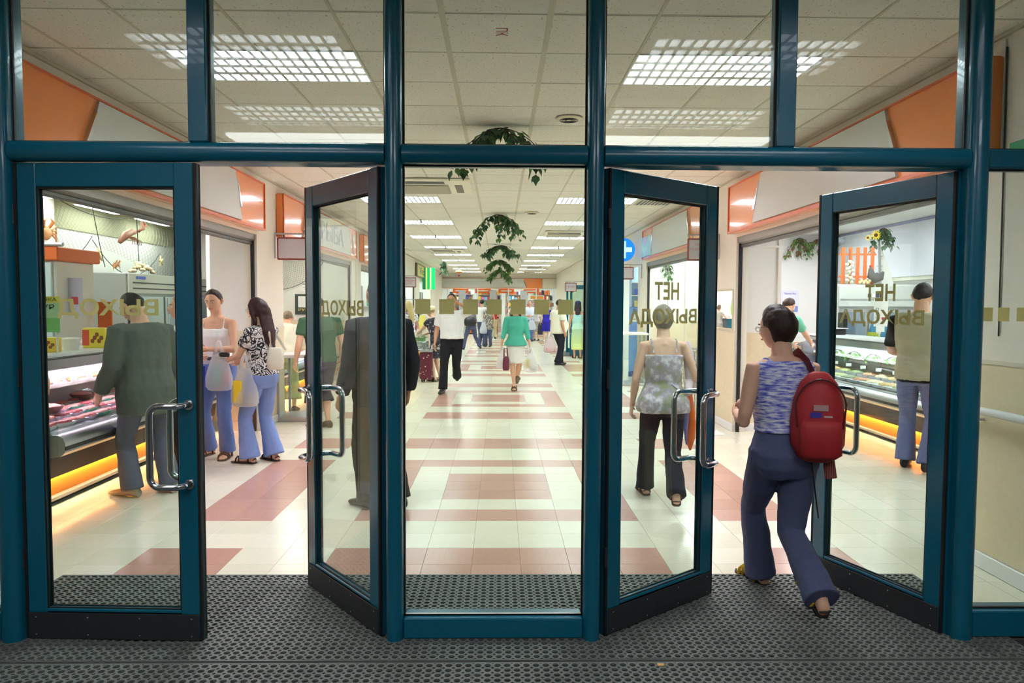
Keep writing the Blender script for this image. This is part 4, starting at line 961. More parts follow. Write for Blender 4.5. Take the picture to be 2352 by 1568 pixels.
def plant(lab, c, R, drop, nleaf, parts, seed, cols=(0, 1, 2), ls=.055, name='hanging_plant', cat='plant', branches=None):
    rr = random.Random(seed); t = thing(name, lab, cat, c); c = Vector(c); br = []
    for k in range(branches or 9):
        a = rr.random() * 2 * PI if k > 3 else (0, PI, .6, PI - .6)[k]
        r = R * (.55 + .45 * rr.random()) if k > 3 else R
        e_ = c + Vector((r * math.cos(a), r * math.sin(a) * .7, -drop * (.55 + .45 * rr.random())))
        m_ = c + Vector((r * .6 * math.cos(a), r * .6 * math.sin(a) * .7, -drop * .08))
        pts = [(1 - q) ** 2 * c + 2 * q * (1 - q) * (m_ + Vector((0, 0, drop * .05))) + q * q * e_ for q in [i / 7 for i in range(8)]]
        br.append(pts); MB().tube(pts, [.006 - .0005 * i for i in range(8)], 5).build('stem', mat('stem_brown', (84, 62, 44), .8), t)
    lb = {i: MB() for i in cols}; 
    for k in range(nleaf):
        pts = rr.choice(br); q = rr.random() ** .7 * 6.99; i = int(q); p = pts[i].lerp(pts[min(7, i + 1)], q - i)
        out = Vector((rr.uniform(-1, 1), rr.uniform(-1, 1), rr.uniform(-1.0, .2))); out.normalize(); p = p + out * .03
        d = out + Vector((0, 0, -.9)); m = rr.choice(cols); rot = leafrot(d); sc_ = .75 + .6 * rr.random()
        if parts:
            o = link('leaf', leaf_mesh(m, ls), t); o.location = MW[t.name].inverted() @ p; o.rotation_euler = rot; o.scale = (sc_,) * 3
        else:
            M = Matrix.Translation(p) @ rot.to_matrix().to_4x4(); me = leaf_mesh(m, ls)
            lb[m].add([M @ (v.co * sc_) for v in me.vertices], [tuple(f.vertices) for f in me.polygons])
    if not parts:
        for m in cols:
            if lb[m].v: lb[m].build('foliage', leafm[m], t, kind='stuff', fix=False)
    return t
plant('green hanging plant under the hall ceiling, nearest the doors', (0, 6.65, 3.17), .43, .46, 280, True, 3, ls=.07)
plant('green hanging plant under the hall ceiling, second from the doors', (-.03, 13.0, 3.17), .47, .48, 250, True, 5, ls=.075, branches=11)
plant('green hanging plant under the hall ceiling, third from the doors', (.03, 19.6, 3.16), .5, .44, 260, False, 7, ls=.09, branches=11)
plant('green hanging plant under the hall ceiling, fourth from the doors', (-.03, 25.6, 3.14), .5, .48, 260, False, 9, cols=(0, 1, 3), ls=.1, branches=11)
plant('green and yellow hanging plant under the hall ceiling, fifth and last from the doors', (-.03, 32.0, 3.1), .52, .6, 260, False, 11, cols=(1, 3, 0), ls=.12, branches=11)
iv = plant('green and russet ivy garland on the end wall of the deli stall, left bunch', (5.62, 13.7, 2.86), .24, .42, 150, True, 21, cols=(3, 4, 1), ls=.06, name='ivy_garland', cat='ivy')
plant('green and russet ivy garland on the end wall of the deli stall, middle bunch', (6.0, 13.7, 2.84), .25, .3, 100, True, 22, cols=(3, 4, 1), ls=.06, name='ivy_garland', cat='ivy')
plant('ivy garland on the end wall of the deli stall, right bunch', (6.28, 13.7, 2.9), .14, .2, 60, True, 25, cols=(3, 4, 2), ls=.06, name='ivy_garland', cat='ivy')
plant('dark green ivy hanging at the panel joint in the second right stall', (3.42, 14.9, 2.55), .06, .42, 34, True, 23, cols=(0, 1), ls=.07, name='ivy_sprig', cat='ivy', branches=4)
bq = plant('dark leaf bouquet on top of the ladder in the deli stall', (5.86, 11.15, 2.78), .18, .34, 90, True, 24, cols=(0, 2), ls=.07, name='bouquet', cat='bouquet')
for n_, (fx, fz, fr_) in enumerate(((5.66, 2.66, .085), (5.54, 2.62, .05))):
    t = thing('sunflower', ('large', 'small')[n_] + ' yellow artificial sunflower in the bouquet of the deli stall', 'flower', (fx, 11.0, fz))
    for k in range(14):
        a = 2 * PI * k / 14; MB().add([(fx, 10.99, fz), (fx + fr_ * .6 * math.cos(a - .17), 10.985, fz + fr_ * .6 * math.sin(a - .17)), (fx + fr_ * math.cos(a), 10.98, fz + fr_ * math.sin(a)), (fx + fr_ * .6 * math.cos(a + .17), 10.985, fz + fr_ * .6 * math.sin(a + .17))], [(0, 1, 2, 3)]).build('petal', mat('petal_yellow', (246, 210, 50), .6), t)
    MB().tube([(fx, 10.992, fz), (fx + .08, 11.05, fz - .03), (5.84, 11.14, 2.70)], .004, 5).build('stem', leafm[0], t)
    MB().ball((fx, 10.985, fz), (fr_ * .34, .015, fr_ * .34), 12, 8).build('flower_centre', mat('sunflower_brown', (90, 50, 24), .8), t, smooth='all')
poster('blue sun and snowman poster on the end wall of the deli stall', 5.36, 5.70, 13.88, 1.46, 1.88, (226, 228, 240), [(.03, .97, .03, .3, (130, 150, 220)), (.15, .5, .3, .6, (246, 232, 90)), (.55, .75, .25, .55, (250, 250, 250)), (.6, .7, .45, .5, (210, 60, 60))], [('Thermo Bay', 5.53, 1.82, .24, .04, bl_)])
# deli trays
heapm = [mat('heap_%d' % i, c, .6, var=.45, vscale=60, bump=.6, bscale=50) for i, c in enumerate(((196, 160, 100), (176, 116, 70), (160, 160, 90), (214, 196, 150), (120, 130, 80)))]
HLAB = ['steel tray heaped with tan salad in the deli case', 'steel tray heaped with brown fried food in the deli case', 'steel tray heaped with green-yellow salad in the deli case', 'steel tray heaped with pale salad in the deli case', 'steel tray heaped with dark green salad in the deli case']
tp = [None] * 5
def remesh_early(e, i):
    vs = [(x + .012 * noise.noise(Vector((x * 40, y * 40, i))), y, z + .012 * noise.noise(Vector((x * 55 + i, y * 55, z * 30)))) for x, y, z in e.v]
    me = bpy.data.meshes.new('food_heap'); me.from_pydata(vs, [], e.f); return me
for r_, u in enumerate((-.13, .15)):
    for k in range(18):
        i = (k * 3 + r_ * 2) % 5; loc = (CR + u, 5.2 + k * .31, deck_z(u))
        if tp[i] is None:
            t = thing('food_tray', HLAB[i] + ', %s row, %s' % (('front', 'back')[r_], ORD[k]), 'food tray', loc, 0, 'trays in the deli case'); tp[i] = t
            MB().loft([[(a * q, b * q, z) for a, b in ((-.125, -.145), (.125, -.145), (.125, .145), (-.125, .145))] for q, z in ((.9, 0), (1, .03), (.95, .03))]).build('pan', steel, t, world=False)
            e = MB(); e.ball((0, 0, .025), (.105, .125, .035), 18, 10); q_ = remesh_early(e, i); q_.materials.append(heapm[i]); link('food_heap', q_, t)
        else: dup(tp[i], loc, 0, label=HLAB[i] + ', %s row, %s' % (('front', 'back')[r_], ORD[k]))
for k in range(14):
    y = 5.35 + k * .38
    t = thing('price_tag', 'white price card on a wire pin in the deli case, %s from the entrance' % ORD[k], 'price tag', (CR + .0, y, deck_z(0)), group='price cards in the deli case')
    MB().cyl(0, 0, .02, .14, .002, 5).build('pin', alu, t, world=False); MB().box(-.035, .035, -.002, .002, .13, .17).build('card', white, t, world=False)
for k in range(11):
    plant('green artificial leaf spray on the upper shelf of the deli case, %s along' % ORD[k], (CR + .2, 5.3 + k * .5, .975), .10, .07, 16, False, 60 + k, cols=(5,) if False else (3,), ls=.05, name='leaf_spray', cat='leaves', branches=4)['group'] = 'leaf sprays in the deli case'
sc_t = thing('shop_scale', 'black and white electronic scale on the deli counter', 'scale', (4.85, 10.6, 1.18)); MB().bbox(4.72, 5.0, 10.45, 10.75, 1.18, 1.25, .01).build('scale_base', black, sc_t); MB().bbox(4.7, 5.02, 10.43, 10.77, 1.26, 1.275, .005).build('pan', steel, sc_t); MB().bbox(4.98, 5.04, 10.5, 10.7, 1.25, 1.5, .01).build('display_head', black, sc_t)
pc = thing('price_placard', 'white placard with a red heart on a stand on the deli counter', 'placard', (4.9, 9.35, 1.18))
MB().cyl(4.9, 9.35, 1.18, 1.42, .006, 8).build('stand_rod', white, pc); MB().bbox(4.82, 5.0, 9.34, 9.352, 1.33, 1.68, .002).build('card', white, pc); MB().bbox(4.85, 4.96, 9.335, 9.345, 1.26, 1.33, .002).build('lower_card', white, pc)
text('lettering', 'ОЛИО', Matrix.Translation((4.86, 9.336, 1.50)) @ Matrix.Rotation(-PI / 2, 4, 'Y'), .14, .04, dk, pc)
MB().prism([(4.94, 1.40), (4.915, 1.43), (4.92, 1.45), (4.935, 1.452), (4.94, 1.442), (4.945, 1.452), (4.96, 1.45), (4.965, 1.43)], 9.335, 9.34, 'y').build('heart_mark', mat('heart_red', (190, 40, 50), .5), pc)

# ------------------------------------------------------------ service window goods, shelving behind
for k, (x, y, z0, z1, c) in enumerate(((-3.9, 28.3, 1.35, 1.85, (110, 90, 160)), (-3.9, 29.9, 1.4, 2.0, (40, 34, 36)), (-3.8, 30.1, 1.2, 1.7, (170, 220, 90)), (-3.8, 29.4, 1.1, 1.5, (214, 100, 130)), (-4.0, 28.9, 1.65, 1.9, (226, 150, 60)), (-4.0, 28.6, 1.4, 1.7, (60, 130, 60)), (-3.9, 30.4, 1.2, 1.9, (190, 190, 200)))):
    t = thing('hanging_garment', ('violet', 'black', 'lime', 'pink', 'orange', 'green', 'silver')[k] + ' garment hanging in the far left stall, seen in the pier mirror', 'garment', (x, y, z0))
    MB().tube([(x, y, z0), (x + .01, y, (z0 + z1) / 2), (x, y, z1 - .03), (x, y, z1)], [(.12, .12), (.14, .12), (.1, .1), (.02, .02)], 8).build('cloth', mat('garm%d' % k, c, .8), t, smooth='all'); MB().tube([(x, y, z1), (x, y, 2.9)], .004, 5).build('hook', alu, t)
sh_ = thing('counter', 'teal-fronted counter of the far left stall, seen in the pier mirror', 'counter', (-3.6, 30.2, 0)); MB().bbox(-3.7, -3.3, 29.4, 31.0, 0, 1.05, .01).build('counter_body', teal, sh_); MB().bbox(-3.72, -3.28, 29.38, 31.02, 1.05, 1.08, .006).build('counter_top', white, sh_)
# shopping cart by the right wall
stc = thing('shopping_cart', 'metal shopping cart with an orange handle parked by the right wall', 'shopping cart', (2.45, 9.6, 0), 0)
wires = MB()
def wl(a, b, r=.004): wires.tube([a, b], r, 5)
X0c, X1c, Y0c, Y1c = 2.22, 2.58, 9.45, 10.15
for k in range(9):
    q = k / 8; z = .52 + .46 * q; wl((X0c + .03 * (1 - q), Y0c, z), (X1c, Y0c, z)); wl((X0c + .03 * (1 - q), Y1c, z), (X1c, Y1c, z)); wl((X0c + .03 * (1 - q), Y0c, z), (X0c + .03 * (1 - q), Y1c, z)); wl((X1c, Y0c, z), (X1c, Y1c, z))
for k in range(9):
    x = X0c + .03 + (X1c - X0c - .03) * k / 8; wl((x, Y0c, .52), (x, Y0c, .98)); wl((x, Y1c, .52), (x, Y1c, .98)); wl((x, Y0c, .52), (x, Y1c, .52))
for k in range(14):
    y = Y0c + (Y1c - Y0c) * k / 13; wl((X1c, y, .52), (X1c, y, .98)); wl((X0c + .03, y, .52), (X0c, y, .98))
wires.build('wire_basket', chrome, stc, kind='stuff')
for x in (X0c + .02, X1c - .02): MB().tube([(x, Y0c - .06, 1.03), (x, Y0c, .98), (x, Y0c + .05, .5), (x, Y0c + .02, .16), (x, Y1c - .1, .13)], .012, 8).build('frame_tube', chrome, stc, smooth=True)
MB().tube([(X0c, Y0c - .06, 1.03), (X1c, Y0c - .06, 1.03)], .015, 8).build('push_handle', alu, stc); MB().tube([(X1c, Y0c - .06, 1.03), (X1c + .03, Y0c - .06, 1.03)], .02, 8).build('handle_cap', orange_plast, stc)
for x in (X0c + .04, X1c - .04):
    for y in (Y0c + .04, Y1c - .1): MB().tube([(x - .012, y, .055), (x + .012, y, .055)], .055, 14).build('wheel', rubber, stc); MB().bbox(x - .018, x + .018, y - .02, y + .02, .09, .15, .004).build('castor_fork', alu, stc)

# pharmacy cross, kiosk at right far
ph = thing('pharmacy_sign', 'round lit blue sign with a pale cross above the right-hand walkway', 'sign', (2.62, 15.6, 2.76))
MB().tube([(2.62, 15.56, 2.76), (2.62, 15.66, 2.76)], .25, 32).build('disc', emat('sign_blue', (40, 130, 246), 1.3), ph); MB().prism([(2.57, 2.58), (2.67, 2.58), (2.67, 2.71), (2.80, 2.71), (2.80, 2.81), (2.67, 2.81), (2.67, 2.94), (2.57, 2.94), (2.57, 2.81), (2.44, 2.81), (2.44, 2.71), (2.57, 2.71)], 15.545, 15.56, 'y').build('cross', emat('sign_cyan', (190, 244, 255), 1.5), ph)
MB().tube([(2.62, 15.61, 3.01), (2.62, 15.61, 3.18)], .012, 6).build('hanger', alu, ph)
MB().box(2.3, 2.62, 15.62, 15.65, 2.2, 2.7).build('side_screen', emat('sign_side', (90, 190, 240), .9), ph)
shf = thing('pharmacy_shelf', 'pale blue pharmacy shelving unit inside the third right-hand opening', 'shelf', (3.6, 17.2, 0))
MB().bbox(3.1, 4.3, 17.2, 17.5, 0, 2.5, .01).build('carcass', mat('pale_blue', (176, 206, 236), .5), shf)
for z in (.5, .85, 1.2, 1.5, 1.8, 2.1): MB().box(3.08, 4.3, 16.95, 17.2, z, z + .02).build('shelf_board', white, shf)
MN = {(236, 226, 140): 'yellow', (240, 240, 244): 'white', (220, 120, 170): 'pink', (90, 110, 200): 'blue', (120, 200, 190): 'mint'}
for z in (1.22, 1.52, 1.82):
    for i in range(7):
        c = rnd.choice([(236, 226, 140), (240, 240, 244), (220, 120, 170), (90, 110, 200), (120, 200, 190)])
        x = 3.15 + i * .15
        tag(MB().bbox(x, x + .1, 17.0, 17.08, z, z + .12 + .06 * rnd.random(), .003).build('medicine_box', mat('med_%d_%d_%d' % c, c, .5)), MN[c] + ' medicine box on the pharmacy shelves, %s row up, %s from the left' % (ORD[int((z - 1.2) / .3)], ORD[i]), 'box', 'medicine boxes on the pharmacy shelves')
pb = thing('price_stand', 'light blue advertising panel at the pharmacy entrance', 'panel', (3.0, 16.3, 0)); MB().bbox(2.88, 3.16, 16.2, 16.24, .1, 1.55, .02).build('panel', mat('ad_blue', (130, 170, 232), .4), pb); MB().ball((3.0, 16.195, 1.3), (.07, .004, .1), 10, 6).build('pale_emblem', white, pb); MB().box(2.88, 3.16, 16.18, 16.26, 0, .1).build('foot', mat('foot_navy', (60, 80, 160), .5), pb)
gcr = thing('glass_cabinet', 'aluminium-framed glass counter by the pharmacy on the right', 'display cabinet', (2.75, 14.6, 0))
for x in (2.42, 2.88):
    for y in (14.3, 14.9): MB().box(x - .015, x + .015, y - .015, y + .015, 0, 1.0).build('post', alu, gcr)
MB().bbox(2.38, 2.92, 14.26, 14.94, 1.0, 1.04, .005).build('top_slab', white, gcr); MB().bbox(2.4, 2.9, 14.28, 14.92, 0, .05, .004).build('base_frame', alu, gcr)
MB().box(2.43, 2.87, 14.295, 14.301, .05, 1.0).build('glass_side', caseglass, gcr)

# ------------------------------------------------------------ air conditioners, vents, sprinklers
def cassette(lab, x0, x1, y0, y1):
    t = thing('air_conditioner', lab, 'air conditioner', ((x0 + x1) / 2, (y0 + y1) / 2, CEIL - .03)); z = CEIL - .002; pm = mat('ac_cream', (240, 234, 214), .5)
    MB().bbox(x0, x1, y0, y1, z - .035, z, .02).build('casing', pm, t)
    MB().bbox(x0 + .08, x1 - .3, y0 + .35, y1 - .06, z - .05, z - .033, .006).build('grille', mat('ac_grille', (176, 168, 148), .6), t)
    gl = MB()
    for k in range(16): y = y0 + .37 + (y1 - y0 - .46) * k / 15; gl.box(x0 + .1, x1 - .32, y - .006, y + .006, z - .056, z - .05)
    gl.build('grille_bars', mat('ac_bars', (228, 222, 204), .6), t)
    MB().box(x0 + .06, x1 - .34, y0 + .08, y0 + .26, z - .039, z - .034).build('air_slot', dark, t); MB().box(x1 - .22, x1 - .12, y0 + .35, y1 - .1, z - .039, z - .034).build('side_slot', mat('ac_slot', (110, 104, 92), .6), t)
cassette('cream ceiling air conditioner at the near left, behind the first hanging plant', -1.5, -.38, 9.35, 10.45)
cassette('cream ceiling air conditioner on the right, beyond the second hanging plant', .98, 2.1, 15.9, 17.0)
cassette('cream ceiling air conditioner on the left, fourth bay', -2.05, -1.05, 21.35, 22.35)
cassette('cream ceiling air conditioner on the right, far down', 1.1, 2.1, 31.0, 32.1); cassette('cream ceiling air conditioner on the right, farthest', 1.1, 2.0, 35.2, 35.9)
def vent(lab, x, y, r=.115):
    t = thing('ceiling_vent', lab, 'vent', (x, y, CEIL - .02)); MB().lathe([(r, .018), (r * 1.0, .01), (r * .7, 0), (.01, .002)], (x, y, CEIL - .022), 28).build('rim', mat('vent_cream', (226, 216, 188), .5), t, smooth=True)
    for k in range(4): q = .03 + .016 * k; MB().tube([(x + q * math.cos(a), y + q * math.sin(a), CEIL - .024) for a in [2 * PI * i / 20 for i in range(21)]], .0028, 5).build('ring_slot', dark, t)
vent('round cream ceiling vent right of the first hanging plant', .585, 6.33); vent('round cream ceiling vent above the second bay, further along', .55, 12.8, .13)
vs_ = thing('slot_vent', 'long slotted ceiling vent near the right-hand wall', 'vent', (2.4, 11.3, CEIL - .02))
MB().bbox(2.12, 2.68, 11.1, 11.7, CEIL - .012, CEIL - .001, .004).build('frame', m_tee, vs_)
for k in range(9): MB().box(2.15 + k * .058, 2.18 + k * .058, 11.15, 11.65, CEIL - .016, CEIL - .011).build('slot', dark, vs_)
n_ = 0
for k in range(2, 10):
    for s, x in (('left', -1.5), ('right', 1.62)):
        t = thing('sprinkler', 'small ceiling sprinkler by the %s lights, %s bay' % (s, ORD[k]), 'sprinkler', (x, CY0 + (0.7 + 5 * k) * CP, CEIL - .05)); MB().cyl(0, 0, 0, .05, .012, 8).build('pipe', dark, t, world=False); MB().cyl(0, 0, -.012, 0, .035, 8, .02).build('deflector', dark, t, world=False)

# ------------------------------------------------------------ vegetable trolley and far left goods
vt = thing('vegetable_trolley', 'steel produce trolley with yellow panels on the left of the aisle', 'trolley', (-1.9, 15.35, 0))
for x in (-2.35, -1.55):
    for y in (15.05, 15.75): MB().bbox(x - .03, x + .03, y - .03, y + .03, .1, .80, .005).build('post', steel, vt); MB().tube([(x - .015, y, .05), (x + .015, y, .05)], .05, 12).build('castor', rubber, vt)
MB().bbox(-2.30, -1.62, 15.03, 15.05, .14, .62, .004).build('yellow_panel', mat('panel_yellow', (246, 206, 80), .4), vt); MB().bbox(-1.55, -1.53, 15.1, 15.7, .14, .62, .004).build('yellow_panel', MATS['panel_yellow'], vt); MB().bbox(-2.37, -1.53, 15.02, 15.78, .64, .67, .004).build('deck', steel, vt)
for z in (.70, .73, .76, .79, .82):
    MB().tube([(-2.37, 15.03, z), (-1.53, 15.03, z), (-1.53, 15.77, z), (-2.37, 15.77, z), (-2.37, 15.03, z)], .006, 5).build('basket_wire', steel, vt)
ons = thing('spring_onions', 'heap of green spring onions and herbs on the trolley', 'vegetables', (-1.95, 15.4, .68)); e = MB()
for k in range(420):
    x, y = -1.95 + rnd.uniform(-.36, .36), 15.4 + rnd.uniform(-.3, .3); a = rnd.random() * 2 * PI; h = .10 + .16 * rnd.random()
    e.tube([(x, y, .68), (x + .04 * math.cos(a), y + .04 * math.sin(a), .68 + h), (x + .13 * math.cos(a), y + .13 * math.sin(a), .68 + h + rnd.uniform(-.04, .05))], [.008, .007, .002], 4)
e.build('onion_leaves', mat('onion_green', (128, 178, 112), .6, var=.35, vscale=10), ons, kind='stuff')
pb_ = MB().prism([(-1.80, .90), (-1.58, .88), (-1.70, 1.08)], 15.2, 15.23, 'y').build('paper_card', white); tag(pb_, 'white paper card stuck in the spring onions', 'card')
fls = thing('flower_rack', 'metal rack of flower bouquets at the far left of the aisle', 'flower rack', (-2.55, 19.6, 0))
for x in (-2.9, -2.1):
    for y in (19.4, 19.9): MB().box(x - .02, x + .02, y - .02, y + .02, 0, 1.9).build('post', steel, fls)
for z in (.5, 1.1, 1.7): MB().box(-2.92, -2.08, 19.38, 19.92, z, z + .02).build('shelf', steel, fls)
FC = [(206, 60, 70), (236, 170, 60), (230, 130, 160), (230, 226, 220), (140, 80, 160)]
for k in range(10):
    x, y, z = -2.82 + .16 * (k % 5), 19.55, .52 if k < 5 else 1.12; c = FC[k % 5]
    t = thing('flower_bouquet', ('red', 'orange', 'pink', 'white', 'violet')[k % 5] + ' bouquet on the %s shelf of the far-left flower rack' % ('lower' if k < 5 else 'middle'), 'bouquet', (x, y, z))
    MB().lathe([(.04, 0), (.06, .2), (.055, .2), (.035, .01)], (x, y, z), 10).build('bucket', dark, t); e = MB()
    for q in range(12): e.ball((x + rnd.uniform(-.07, .07), y + rnd.uniform(-.07, .07), z + .28 + rnd.uniform(-.04, .08)), .032, 7, 5)
    e.build('blooms', mat('bloom%d' % (k % 5), c, .7), t, smooth='all'); e = MB()
    for q in range(10): a = rnd.random() * 6.28; e.tube([(x, y, z + .18), (x + .06 * math.cos(a), y + .06 * math.sin(a), z + .3)], [.01, .002], 4)
    e.build('greenery', leafm[1], t)
for i, (x, y, c, h) in enumerate(((-2.75, 21.5, (60, 40, 60), 1.5), (-2.55, 22.4, (150, 60, 80), .9), (-2.3, 23.6, (230, 226, 230), .8), (-2.7, 24.4, (90, 60, 50), 1.2))):
    t = thing('goods_stand', ('plum', 'rose', 'white', 'brown')[i] + ' draped goods stand along the far left wall', 'stand', (x, y, 0))
    MB().loft([[(x + a * math.cos(2 * PI * k / 12), y + a * math.sin(2 * PI * k / 12), z) for k in range(12)] for a, z in ((.22, .0), (.2, h * .4), (.24, h * .7), (.12, h), (.02, h + .05))]).build('drape', mat('drape%d' % i, c, .9), t, smooth='all'); MB().cyl(x, y, h, h + .3, .012, 6).build('stand_pole', alu, t)
ys = thing('wall_sign', 'yellow framed wall sign high on the far left wall', 'sign', (-2.93, 27.6, 2.6)); MB().bbox(-2.99, -2.92, 26.0, 29.0, 2.55, 3.05, .02).build('frame', mat('frame_brown', (110, 96, 70), .5), ys); MB().box(-2.92, -2.915, 26.1, 28.9, 2.6, 3.0).build('face', mat('face_yellow', (226, 216, 150), .5), ys)
text('lettering', 'Vino', Matrix.Translation((-2.912, 27.5, 2.8)) @ Matrix.Rotation(PI / 2, 4, 'Z'), 1.6, .26, dk, ys)
gs = thing('neon_sign', 'tall green lit box sign projecting from the far left wall', 'sign', (-2.7, 28.5, 2.1))
for k, (a, b, c, s_) in enumerate(((-2.98, -2.86, (60, 170, 110), .5), (-2.86, -2.80, (226, 236, 130), 1.0), (-2.80, -2.70, (50, 200, 120), 1.0), (-2.70, -2.64, (230, 250, 160), 1.4), (-2.64, -2.52, (40, 220, 130), 1.3))): MB().bbox(a, b, 28.3, 28.6, 2.15, 2.98, .01).build('light_strip', emat('neon%d' % k, c, s_), gs)
oh = thing('paper_lantern', 'orange spindle-shaped lantern hanging from the far ceiling', 'lantern', (-1.7, 30.5, 2.9)); MB().lathe([(.01, -.08), (.1, -.04), (.17, 0), (.1, .05), (.01, .08)], (-1.7, 30.5, 2.93), 14).build('shade', mat('lantern_orange', (206, 140, 80), .6), oh, smooth=True); MB().cyl(-1.7, 30.5, 3.0, 3.18, .006, 5).build('cord', dark, oh); MB().lathe([(.01, .0), (.04, .05), (.01, .1)], (-1.7, 30.5, 2.72), 8).build('tassel', mat('tassel_red', (170, 60, 60), .7), oh)
plant('dark hanging plant beside the orange lantern at the far left ceiling', (-2.1, 27.5, 3.17), .12, .5, 60, False, 77, cols=(0, 2), ls=.1, branches=5)

# ------------------------------------------------------------ right wall far: teal glass doors and windows
tw = thing('window_20', None, None, (2.95, 24, 0), kind='structure'); tm = MB()
for y in [22.3 + k * .55 for k in range(7)]: MB().box(2.93, 3.02, y - .035, y + .035, 0, 3.1).build('mullion', teal, tw)
for z in (0.0, 2.28, 3.05): MB().box(2.93, 3.02, 22.3, 25.6, z, z + .07).build('transom', teal, tw)
MB().box(2.97, 2.98, 22.3, 25.6, .07, 3.05).build('pane', glass, tw)
for i, y in enumerate((22.9, 24.2)):
    t = bpy.data.objects.new('door_%d' % (5 + i), None); COL.objects.link(t); t.location = (2.93, y, 0); t['kind'] = 'structure'; MW[t.name] = Matrix.Translation((2.93, y, 0))
    for x in (2.2, 2.87): MB().bbox(x, x + .07, y - .02, y + .02, .01, 2.2, .004).build('stile', teal, t)
    MB().box(2.27, 2.87, y - .02, y + .02, 2.1, 2.2).build('rail', teal, t); MB().box(2.27, 2.87, y - .02, y + .02, .01, .15).build('rail', teal, t); MB().box(2.27, 2.87, y - .004, y + .004, .15, 2.1).build('pane', glass, t)
t = thing('floor_mat', 'dark mat in front of the teal side doors on the right', 'mat', (2.5, 24, 0)); MB().bbox(1.95, 2.92, 22.6, 25.0, 0, .012, .004).build('pile', dark, t); MB().bbox(1.92, 2.94, 22.57, 25.03, 0, .006, .002).build('border', black, t)
rd = thing('stall_banner', 'green spotted banner with a red top inside the far right opening', 'banner', (3.3, 30.6, 1.2)); MB().bbox(3.1, 4.0, 31.4, 31.44, 1.3, 2.1, .01).build('banner_cloth', mat('green_spot', (190, 222, 140), .6), rd); MB().bbox(3.1, 4.0, 31.39, 31.44, 2.1, 2.35, .01).build('banner_top', mat('red_top', (206, 50, 50), .6), rd)

# ------------------------------------------------------------ the end shop
for i, x in enumerate((-2.1, -.9, .35, 1.7)):
    t = thing('hanging_sign', 'orange department sign hanging in the end shop, %s from the left' % ORD[i], 'sign', (x, 39.4, 2.2))
    MB().bbox(x - .42, x + .42, 39.38, 39.42, 2.18, 2.42, .01).build('board', orange_plast, t); MB().box(x - .28, x + .28, 39.37, 39.38, 2.27, 2.33).build('white_line', white, t)
    for q in (-.3, .3): MB().cyl(x + q, 39.4, 2.42, 3.0, .006, 5).build('wire', dark, t)
lab_s = thing('hanging_sign', 'small orange sign in a white frame low at the right of the end shop', 'sign', (2.0, 38.9, 1.9)); MB().bbox(1.6, 2.35, 38.88, 38.92, 1.84, 2.06, .01).build('frame', white, lab_s); MB().box(1.64, 2.31, 38.87, 38.88, 1.88, 2.02).build('board', mat('amber', (246, 160, 50), .4), lab_s)
for i, x in enumerate((-1.95, -.35, 1.25)):
    t = thing('security_gate', 'tall grey security gate at the end shop, %s from the left' % ORD[i], 'security gate', (x, 38.0, 0)); MB().bbox(x - .18, x + .18, 37.95, 38.03, 0, 2.3, .03).build('panel', mat('gate_grey', (190, 192, 194), .5), t); MB().box(x - .1, x + .1, 37.94, 37.95, .9, 2.1).build('inset', alu, t)
for i, x in enumerate((-2.7, -1.15, .45, 1.9)): 
    t = thing('door_post', 'slim white post at the end shop front, %s from the left' % ORD[i], 'post', (x, 38.15, 0)); MB().bbox(x - .03, x + .03, 38.1, 38.2, 0.03, 2.42, .01).build('shaft', white, t); MB().bbox(x - .06, x + .06, 38.07, 38.2, 0, .03, .005).build('foot', alu, t)
for i, x in enumerate((-1.9, -.6, .9)):
    t = thing('checkout_counter', 'orange-fronted checkout counter of the end shop, %s from the left' % ORD[i], 'counter', (x, 38.9, 0)); MB().bbox(x - .5, x + .5, 38.6, 39.2, .06, .84, .02).build('front', mat('counter_orange', (216, 108, 60), .5), t); MB().bbox(x - .55, x + .55, 38.55, 39.25, .84, .92, .01).build('top', dark, t); MB().box(x - .48, x + .48, 38.63, 39.17, 0, .06).build('plinth', dark, t)
PC = [(236, 236, 240), (230, 190, 60), (60, 70, 150), (200, 60, 60), (40, 40, 46), (90, 160, 110), (214, 130, 180), (226, 120, 50), (120, 190, 230), (240, 226, 190), (120, 90, 70)]
PN = ['white', 'yellow', 'navy', 'red', 'black', 'green', 'pink', 'orange', 'sky blue', 'cream', 'brown']
pm_ = {}
def product(x, y, z, w, h, where):
    i = rnd.randrange(11); key = i
    if key not in pm_:
        mb = MB().bbox(-.5, .5, -.5, .5, 0, 1, .06); me = bpy.data.meshes.new('product_box'); me.from_pydata(mb.v, [], mb.f); me.materials.append(mat('prod_%d' % i, PC[i], .5)); pm_[key] = me
    o = link('product_box', pm_[key]); o.location = (x, y, z); o.scale = (w, .1, h); MW[o.name] = Matrix.Translation((x, y, z))
    tag(o, PN[i] + ' box ' + where, 'product', PN[i] + ' boxes on the far shelves')
